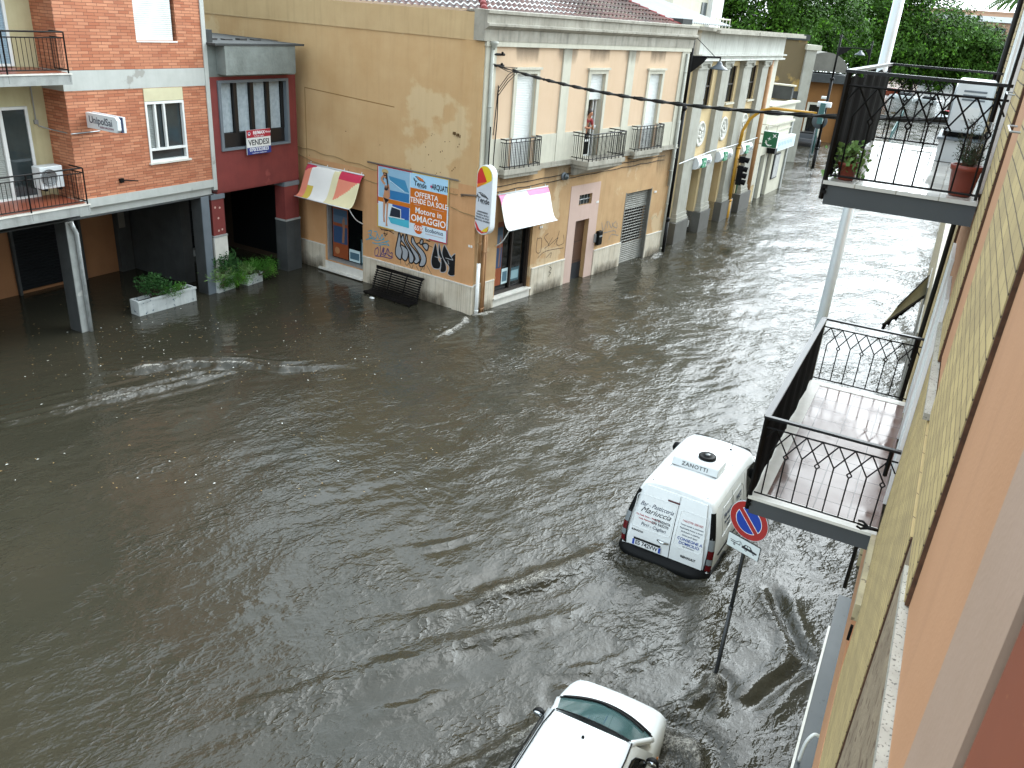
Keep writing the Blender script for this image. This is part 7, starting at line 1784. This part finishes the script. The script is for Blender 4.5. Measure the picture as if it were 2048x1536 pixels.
skinned('trousers', [((0, 0, .88), (.155, .12)), ((-.09, 0, .78), .10), ((-.10, 0, .45), .07), ((-.10, .02, .1), .055), ((.09, 0, .78), .10), ((.10, 0, .45), .07), ((.10, .02, .1), .055)], [(0, 1), (1, 2), (2, 3), (0, 4), (4, 5), (5, 6)], trou, ps, PFm)
m = MB(); m.tube([(-.175, -.13, 1.17), (-.19, -.14, 1.08)], .06, 12); m.build('white_cuff', M['white'], ps, PFm)
m = MB()
def ball(mb, c, rx, ry, rz, n=14, k=9):
    vs = []
    for i in range(k + 1):
        th = math.pi * i / k
        for j in range(n): ph = 2 * math.pi * j / n; vs.append((c[0] + rx * math.sin(th) * math.cos(ph), c[1] + ry * math.sin(th) * math.sin(ph), c[2] + rz * math.cos(th)))
    old = mb.smooth; mb.smooth = True
    mb.add(vs, [(i * n + j, (i + 1) * n + j, (i + 1) * n + (j + 1) % n, i * n + (j + 1) % n) for i in range(k) for j in range(n)]); mb.smooth = old
ball(m, (.03, -.085, 1.60), .088, .095, .09); ball(m, (.03, -.03, 1.54), .07, .06, .10); ball(m, (.03, -.03, 1.68), .045, .045, .04)
m.build('hair', hair_m, ps, PFm)
m = MB(); ball(m, (.035, -.235, 1.555), .014, .02, .018, 8, 6); m.build('nose', skin_m, ps, PFm)
m = MB()
for s in (-1, 1): ball(m, (.035 + s * .028, -.214, 1.582), .011, .008, .006, 8, 6)
m.build('eyes', M['ink'], ps, PFm)
m = MB(); ball(m, (.035, -.214, 1.52), .022, .008, .007, 8, 6); m.build('mouth', mat('lips', '#7c3a34', .5), ps, PFm)
for s, (hx, hy, hz) in ((-1, (.07, -.34, 1.16)), (1, (.10, -.36, 1.14))):
    m = MB(); ball(m, (hx, hy, hz + .02), .024, .02, .038, 10, 7)
    for k in range(4): m.tube([(hx - s * .018 * (1 - k * .5), hy - .012, hz + .04), (hx - s * .016 * (1 - k * .5), hy - .03, hz + .07 + .006 * (k % 2)), (hx - s * .012 * (1 - k * .5), hy - .02, hz + .09 + .005 * (k % 3))], [.009, .008, .007], 7)
    m.tube([(hx + s * .02, hy, hz + .01), (hx + s * .028, hy - .025, hz + .035), (hx + s * .02, hy - .035, hz + .055)], [.010, .009, .007], 7)
    m.build('hand', skin_m, ps, PFm)
PH = PFm @ Matrix.Translation((.12, -.40, 1.20))
m = MB(); m.box(-.04, .04, -.005, .005, -.035, .05); ph = tag(m.build('phone', M['white_metal'], None, PH, bevel=.004), 'white phone held up by the woman at the balcony door', 'phone')

# ================================================================== floating litter
q = random.Random(17); m = MB()
FL = []
for k in range(620):
    u, v = (q.uniform(60, 760), q.uniform(610, 760)) if k < 400 else (q.uniform(0, 900), q.uniform(600, 1000))
    d = sky_ray(u, v); t = -9.0 / d.z; FL.append((d.x * t, d.y * t))
for x, y in FL:
    if x < -19.9 and q.random() < .7: continue
    s = q.uniform(.010, .034); a = q.uniform(0, 6.28); c, s_ = math.cos(a) * s, math.sin(a) * s
    m.mi = 0 if q.random() < .8 else 1
    m.add([(x - c, y - s_, .022), (x + s_ * .5, y - c * .5, .026), (x + c, y + s_, .022), (x - s_ * .5, y + c * .5, .026)], [(0, 1, 2, 3)])
lit = m.build('floating_litter', [mat('dead_leaves', '#7a5c36', .8, '#8a7a50', 30, 1), M['white']], None); tag(lit, 'scattered leaves and scraps floating on the flood', 'litter', kind='stuff')
p = sky_ray(744, 597); t_ = -9.0 / p.z; m = MB(); ball(m, (p.x * t_, p.y * t_, .02), .10, .06, .035, 12, 8); m.lathe([(.02, .03), (.025, .055), (.015, .06)], 8, (p.x * t_ + .03, p.y * t_, 0)); tag(m.build('plastic_bottle', M['white'], None), 'white plastic scrap floating by the left end of the bench', 'litter')

# ================================================================== flood water
def axis(parts):
    a = []
    for x0, x1, d in parts: n = max(1, int(round((x1 - x0) / d))); a += [x0 + (x1 - x0) * i / n for i in range(n)]
    a.append(parts[-1][1]); return np.array(a)
xs = axis([(-160, -60, 10), (-60, -30, 2), (-30, -20, .5), (-20, .6, .055), (.6, 20, 2), (20, 120, 10)])
ys = axis([(-40, 0, 3), (0, 4, .3), (4, 26, .055), (26, 40, .12), (40, 70, .5), (70, 140, 2), (140, 420, 10)])
X, Y = np.meshgrid(xs, ys); Z = np.zeros_like(X); FO = np.zeros_like(X); TU = np.zeros_like(X)
def seg_dist(pts):
    """distance to a polyline, signed side and position along it"""
    best = np.full(X.shape, 1e9); side = np.zeros_like(X); along = np.zeros_like(X); acc = 0; L = sum(math.dist(a, b) for a, b in zip(pts[:-1], pts[1:]))
    for a, b in zip(pts[:-1], pts[1:]):
        dx, dy = b[0] - a[0], b[1] - a[1]; l2 = dx * dx + dy * dy; l = math.sqrt(l2)
        t = np.clip(((X - a[0]) * dx + (Y - a[1]) * dy) / l2, 0, 1)
        d = np.hypot(X - a[0] - t * dx, Y - a[1] - t * dy); msk = d < best
        best = np.where(msk, d, best); side = np.where(msk, np.sign((X - a[0]) * dy - (Y - a[1]) * dx), side); along = np.where(msk, (acc + t * l) / L, along); acc += l
    return best, side, along
rng = np.random.default_rng(5)
near = np.exp(-np.maximum(0, Y - 30) / 25)
# current ripples: many short wave trains, crests roughly along the street
def trains(n, lam0, lam1, amp, ang0, spread, seed):
    g_ = np.random.default_rng(seed); out = np.zeros_like(X)
    for i in range(n):
        lam = g_.uniform(lam0, lam1); th = math.radians(ang0 + g_.normal(0, spread)); k = 2 * math.pi / lam
        ph = g_.uniform(0, 6.28); w = 0.55 + 0.45 * np.sin(X * g_.uniform(.2, .9) + Y * g_.uniform(.2, .9) + g_.uniform(0, 6.28))
        out += np.sin(k * (X * math.cos(th) + Y * math.sin(th)) + ph + 1.2 * np.sin(.7 * X + .5 * Y + ph)) * w * lam
    return out * amp / n
calm = 1 / (1 + np.exp(-(X + 15.5 - .25 * (np.minimum(Y, 26) - 14)) * .9))
calm = np.maximum(calm, np.clip((Y - 26) / 6, 0, 1)) + 1.6 * np.clip((Y - 45) / 35, 0, 1)
calm = calm * (.62 + .38 * np.clip((Y - 7) / 8, 0, 1))        # sheltered corner by the portico is calmer
Z += trains(10, .45, 1.1, .042, -22, 38, 1) * near * (.25 + .75 * calm) + trains(8, 1.4, 3.2, .028, -15, 30, 2) * (.3 + .7 * calm) + trains(12, .22, .5, .05, -20, 35, 3) * near * (.2 + .8 * calm)
WOB = (np.sin(2.1 * X + 1.3 * Y) + np.sin(3.7 * Y - 1.9 * X + 1) + .7 * np.sin(6.3 * X + 4.1 * Y + 2) + .6 * np.sin(9.1 * Y - 7.7 * X) + .5 * np.sin(14 * X + 11 * Y)) / 3.8
WOB2 = (np.sin(1.7 * Y + .8 * X) + np.sin(3.1 * X - 2.2 * Y + .5) + np.sin(5.3 * Y + 2.9 * X + 1.1)) / 3
def wake(pts, h, w, foam, fw, turb=0, tw=.5, one_side=0, fade=(0, 0)):
    global Z, FO, TU
    d, s, al = seg_dist(pts)
    d = np.abs(d + s * 0 + WOB * min(w, .16) * .7); foam = foam * np.clip(.9 + .3 * WOB2, .4, 1.15); h = h * np.clip(.85 + .3 * WOB2, .3, 1.2)
    env = np.ones_like(al)
    if fade[0]: env *= np.clip(al / fade[0], 0, 1)
    if fade[1]: env *= np.clip((1 - al) / fade[1], 0, 1)
    Z += h * env * (np.exp(-(d / w) ** 2) - .5 * np.exp(-((d - 1.6 * w) / w) ** 2))
    f = np.exp(-(d / fw) ** 2) * env
    if one_side: f = np.where(s * one_side > 0, np.exp(-(d / (fw * 2.2)) ** 2), np.exp(-(d / (fw * .5)) ** 2)) * env
    FO = np.maximum(FO, foam * f); TU = np.maximum(TU, turb * np.exp(-(d / tw) ** 2) * env)
CR = [(-17.4, 12.0), (-16.85, 12.82), (-16.22, 13.71), (-15.12, 14.55), (-14.19, 14.9), (-12.57, 16.6)]
wake(CR, .11, .15, .78, .10, .5, .4, 0, (.15, .35)); wake([(x - .25, y + .3) for x, y in CR], .05, .1, .5, .07, .3, .3, 0, (.2, .5))
TR = [(-15.0, 14.4), (-15.38, 13.27), (-15.9, 11.6), (-16.83, 9.0), (-17.2, 7.5)]
wake(TR, .07, .11, .70, .08, .4, .3, 0, (.05, .5)); wake([(x - .35, y + .1) for x, y in TR], .045, .09, .55, .06, .2, .3, 0, (.1, .5)); wake([(x - .8 - .02 * i, y + .25) for i, (x, y) in enumerate(TR)], .03, .08, .42, .05, 0, .3, 0, (.2, .5))
wake([(x + .4, y - .2) for x, y in TR[:4]], .03, .09, .25, .05, 0, .3, 0, (.2, .6))
wake([(-12.29, 21.2), (-12.15, 20.2), (-12.12, 18.6)], .08, .14, .95, .16, .5, .4, 0, (0, .5)); wake([(-12.3, 21.4), (-12.6, 20.3), (-12.9, 19.0)], .05, .14, .5, .1, .3, .3, 0, (0, .6))
wake([(-12.3, 21.75), (-12.0, 22.4)], .02, .1, .8, .12); wake([(-10.1, 33.8), (-10.0, 32.6), (-10.1, 31.6)], .05, .12, .85, .14, .3, .3, 0, (0, .5)); wake([(-11.9, 22.9), (-11.55, 24.6)], .01, .1, .5, .10)
wake([(-3.73, 12.34), (-4.25, 11.33), (-4.74, 10.33), (-5.3, 9.3), (-6.4, 7.6)], .09, .20, .62, .13, .5, .5, 0, (.02, .45))
wake([(-3.94, 9.87), (-4.63, 8.94), (-5.35, 7.79), (-6.2, 6.5), (-7.5, 4.8)], .055, .20, .42, .12, .4, .4, 0, (.15, .4)); wake([(-3.4, 10.6), (-4.3, 9.3), (-5.2, 8.2)], .05, .16, .25, .12, .3, .4, 0, (.2, .4))
wake([(-3.0, 7.9), (-3.3, 7.2), (-3.7, 6.55), (-4.4, 5.6)], .10, .16, .75, .15, .9, .5, 0, (0, .3))
wake([(-1.42, 8.55), (-1.15, 8.6), (-.95, 8.35), (-.8, 7.7)], .14, .20, .80, .24, 1.0, .55, 0, (0, .2)); wake([(-1.3, 8.2), (-1.05, 7.6), (-1.0, 6.9)], .08, .22, .7, .25, 1.0, .5)
wake([(-1.17, 10.08), (-1.2, 9.75), (-1.42, 9.3)], .10, .11, .75, .12, .9, .28, 0, (0, .3)); wake([(-1.15, 10.1), (-1.0, 9.7), (-.98, 9.3)], .07, .10, .5, .09, .8, .25, 0, (0, .3))
wake([(-.93, 12.92), (-.5, 12.1), (-.02, 11.23)], -.11, .14, .12, .05, .6, .35, 0, (.2, .1)); wake([(-.02, 11.23), (-.27, 10.52), (-.61, 9.73)], -.11, .14, .15, .05, .6, .35, 0, (.05, .2))
wake([(-1.95, 12.33), (-1.67, 11.34), (-1.44, 10.26)], .07, .22, .45, .22, .9, .45, 0, (0, .3)); wake([(-3.6, 12.2), (-2.8, 12.0), (-2.0, 12.15)], -.07, .25, .12, .2, .7, .4)
wake([(-3.68, 12.6), (-3.75, 13.6), (-3.7, 15)], .04, .12, .5, .08, .5, .25, 0, (0, .5)); wake([(-1.88, 12.6), (-1.75, 13.6), (-1.8, 15)], .05, .12, .5, .1, .6, .25, 0, (0, .5)); wake([(-3.0, 8.6), (-2.3, 8.85), (-1.5, 8.7)], .06, .14, .35, .07, .5, .25)
for i in range(9):
    x0, y0 = -6.2 + 4.8 * rng.random(), 4.5 + 7 * rng.random(); wake([(x0, y0), (x0 - .4, y0 - .7), (x0 - .9, y0 - 1.3)], .03, .1, .16, .06, .3, .2, 0, (.3, .3))
tz = np.clip((X + 7) / 5, 0, 1) * np.exp(-((Y - 10) / 6) ** 2); TU = np.maximum(TU, .28 * tz)
Z += TU * near * (trains(10, .14, .3, .10, 0, 90, 7) + .35 * trains(8, .3, .6, .10, 0, 90, 8))
Z = np.where(Y > 45, Z * .5, Z)
ny, nx = X.shape
co = np.stack([X, Y, Z], -1).reshape(-1, 3).astype(np.float32)
idx = np.arange(ny * nx).reshape(ny, nx)
fa = np.stack([idx[:-1, :-1], idx[:-1, 1:], idx[1:, 1:], idx[1:, :-1]], -1).reshape(-1, 4)
me = bpy.data.meshes.new('flood_water')
me.vertices.add(len(co)); me.vertices.foreach_set('co', co.ravel())
me.loops.add(fa.size); me.loops.foreach_set('vertex_index', fa.ravel().astype(np.int32))
me.polygons.add(len(fa)); me.polygons.foreach_set('loop_start', np.arange(0, fa.size, 4, dtype=np.int32)); me.polygons.foreach_set('use_smooth', np.ones(len(fa), dtype=bool))
me.update(); me.validate()
for nm, arr in (('foam', FO), ('turb', TU), ('calm', calm)):
    a_ = me.attributes.new(nm, 'FLOAT', 'POINT'); a_.data.foreach_set('value', arr.ravel().astype(np.float32))
wm_ = bpy.data.materials.new('muddy_flood_water'); wm_.use_nodes = True
N = wm_.node_tree.nodes; L = wm_.node_tree.links; b = N['Principled BSDF']
b.inputs['IOR'].default_value = 1.40; b.inputs['Roughness'].default_value = .06
tc = N.new('ShaderNodeTexCoord')
def attr(n): a = N.new('ShaderNodeAttribute'); a.attribute_name = n; return a.outputs['Fac']
def noise(sc, scale3, det=3, rough=.5, dist=0.0, rotz=0.0):
    mp = N.new('ShaderNodeMapping'); mp.inputs['Scale'].default_value = tuple(1 / q_ for q_ in scale3); mp.inputs['Rotation'].default_value = (0, 0, rotz); mp.vector_type = 'TEXTURE'
    n_ = N.new('ShaderNodeTexNoise'); n_.inputs['Scale'].default_value = sc; n_.inputs['Detail'].default_value = det; n_.inputs['Roughness'].default_value = rough; n_.inputs['Distortion'].default_value = dist
    L.new(tc.outputs['Object'], mp.inputs[0]); L.new(mp.outputs[0], n_.inputs['Vector']); return n_.outputs[0]
def math_(op, a, b_=None, c=None, clamp=False):
    x = N.new('ShaderNodeMath'); x.operation = op; x.use_clamp = clamp
    for i, v in enumerate((a, b_, c)):
        if v is None: continue
        if isinstance(v, (int, float)): x.inputs[i].default_value = v
        else: L.new(v, x.inputs[i])
    return x.outputs[0]
def rng_(v, a, b_, c=0, d=1):
    x = N.new('ShaderNodeMapRange'); L.new(v, x.inputs[0])
    for i, q_ in enumerate((a, b_, c, d)): x.inputs[i + 1].default_value = q_
    return x.outputs[0]
n_big = noise(.35, (1, 1, 1), 4, .55)
mx = N.new('ShaderNodeMix'); mx.data_type = 'RGBA'; L.new(rng_(n_big, .35, .65), mx.inputs[0]); mx.inputs[6].default_value = (.028, .0265, .018, 1); mx.inputs[7].default_value = (.034, .030, .020, 1)
f1 = noise(14, (1.2, .45, 1), 8, .75, .6, R(-20)); f2 = noise(40, (1, .6, 1), 3, .6)
fm = math_('ADD', math_('MULTIPLY', f1, .65), math_('MULTIPLY', f2, .35))
foam = rng_(math_('ADD', attr('foam'), math_('MULTIPLY', math_('SUBTRACT', fm, .5), 3.4)), .52, 1.02)
foam = math_('MULTIPLY', foam, rng_(attr('foam'), .04, .22))
mf = N.new('ShaderNodeMix'); mf.data_type = 'RGBA'; L.new(math_('MULTIPLY', foam, .8), mf.inputs[0]); L.new(mx.outputs[2], mf.inputs[6]); mf.inputs[7].default_value = (.46, .44, .39, 1)
L.new(mf.outputs[2], b.inputs['Base Color']); L.new(math_('ADD', .06, math_('MULTIPLY', foam, .5)), b.inputs['Roughness'])
r1 = noise(3.2, (1.35, .75, 1), 4, .55, .25, R(-26)); r2 = noise(10, (1.3, .8, 1), 3, .5, .2, R(-18)); r3 = noise(22, (1.2, .8, 1), 2, .5)
patch_ = rng_(noise(.42, (1.3, .7, 1), 2, .5, 0, R(-20)), .36, .64, .38, 1.15)
h = math_('ADD', math_('MULTIPLY', r1, .030), math_('ADD', math_('MULTIPLY', r2, .013), math_('MULTIPLY', r3, .0045)))
def ridge_(n_, p): return math_('POWER', math_('SUBTRACT', 1.0, math_('ABSOLUTE', math_('MULTIPLY_ADD', n_, 2.0, -1.0))), p)
rg1 = ridge_(noise(2.6, (1.5, .7, 1), 2, .45, .3, R(-24)), 9); rg2 = ridge_(noise(5.2, (1.4, .75, 1), 2, .45, .2, R(-15)), 8)
spk = rng_(noise(1.1, (1, 1, 1), 3, .6), .42, .6)
h = math_('ADD', h, math_('MULTIPLY', math_('ADD', math_('MULTIPLY', rg1, .013), math_('MULTIPLY', rg2, .0085)), spk))
h = math_('MULTIPLY', h, math_('ADD', math_('MULTIPLY', attr('calm'), .75), math_('ADD', .25, math_('MULTIPLY', attr('turb'), 1.2))))
h = math_('ADD', h, math_('MULTIPLY', foam, .012))
bp = N.new('ShaderNodeBump'); bp.inputs['Strength'].default_value = 1.0; bp.inputs['Distance'].default_value = 1.0
h = math_('MULTIPLY', h, patch_)
L.new(h, bp.inputs['Height']); L.new(bp.outputs[0], b.inputs['Normal'])
me.materials.append(wm_)
wo = bpy.data.objects.new('flood_water', me); scene.collection.objects.link(wo)
tag(wo, kind='structure')
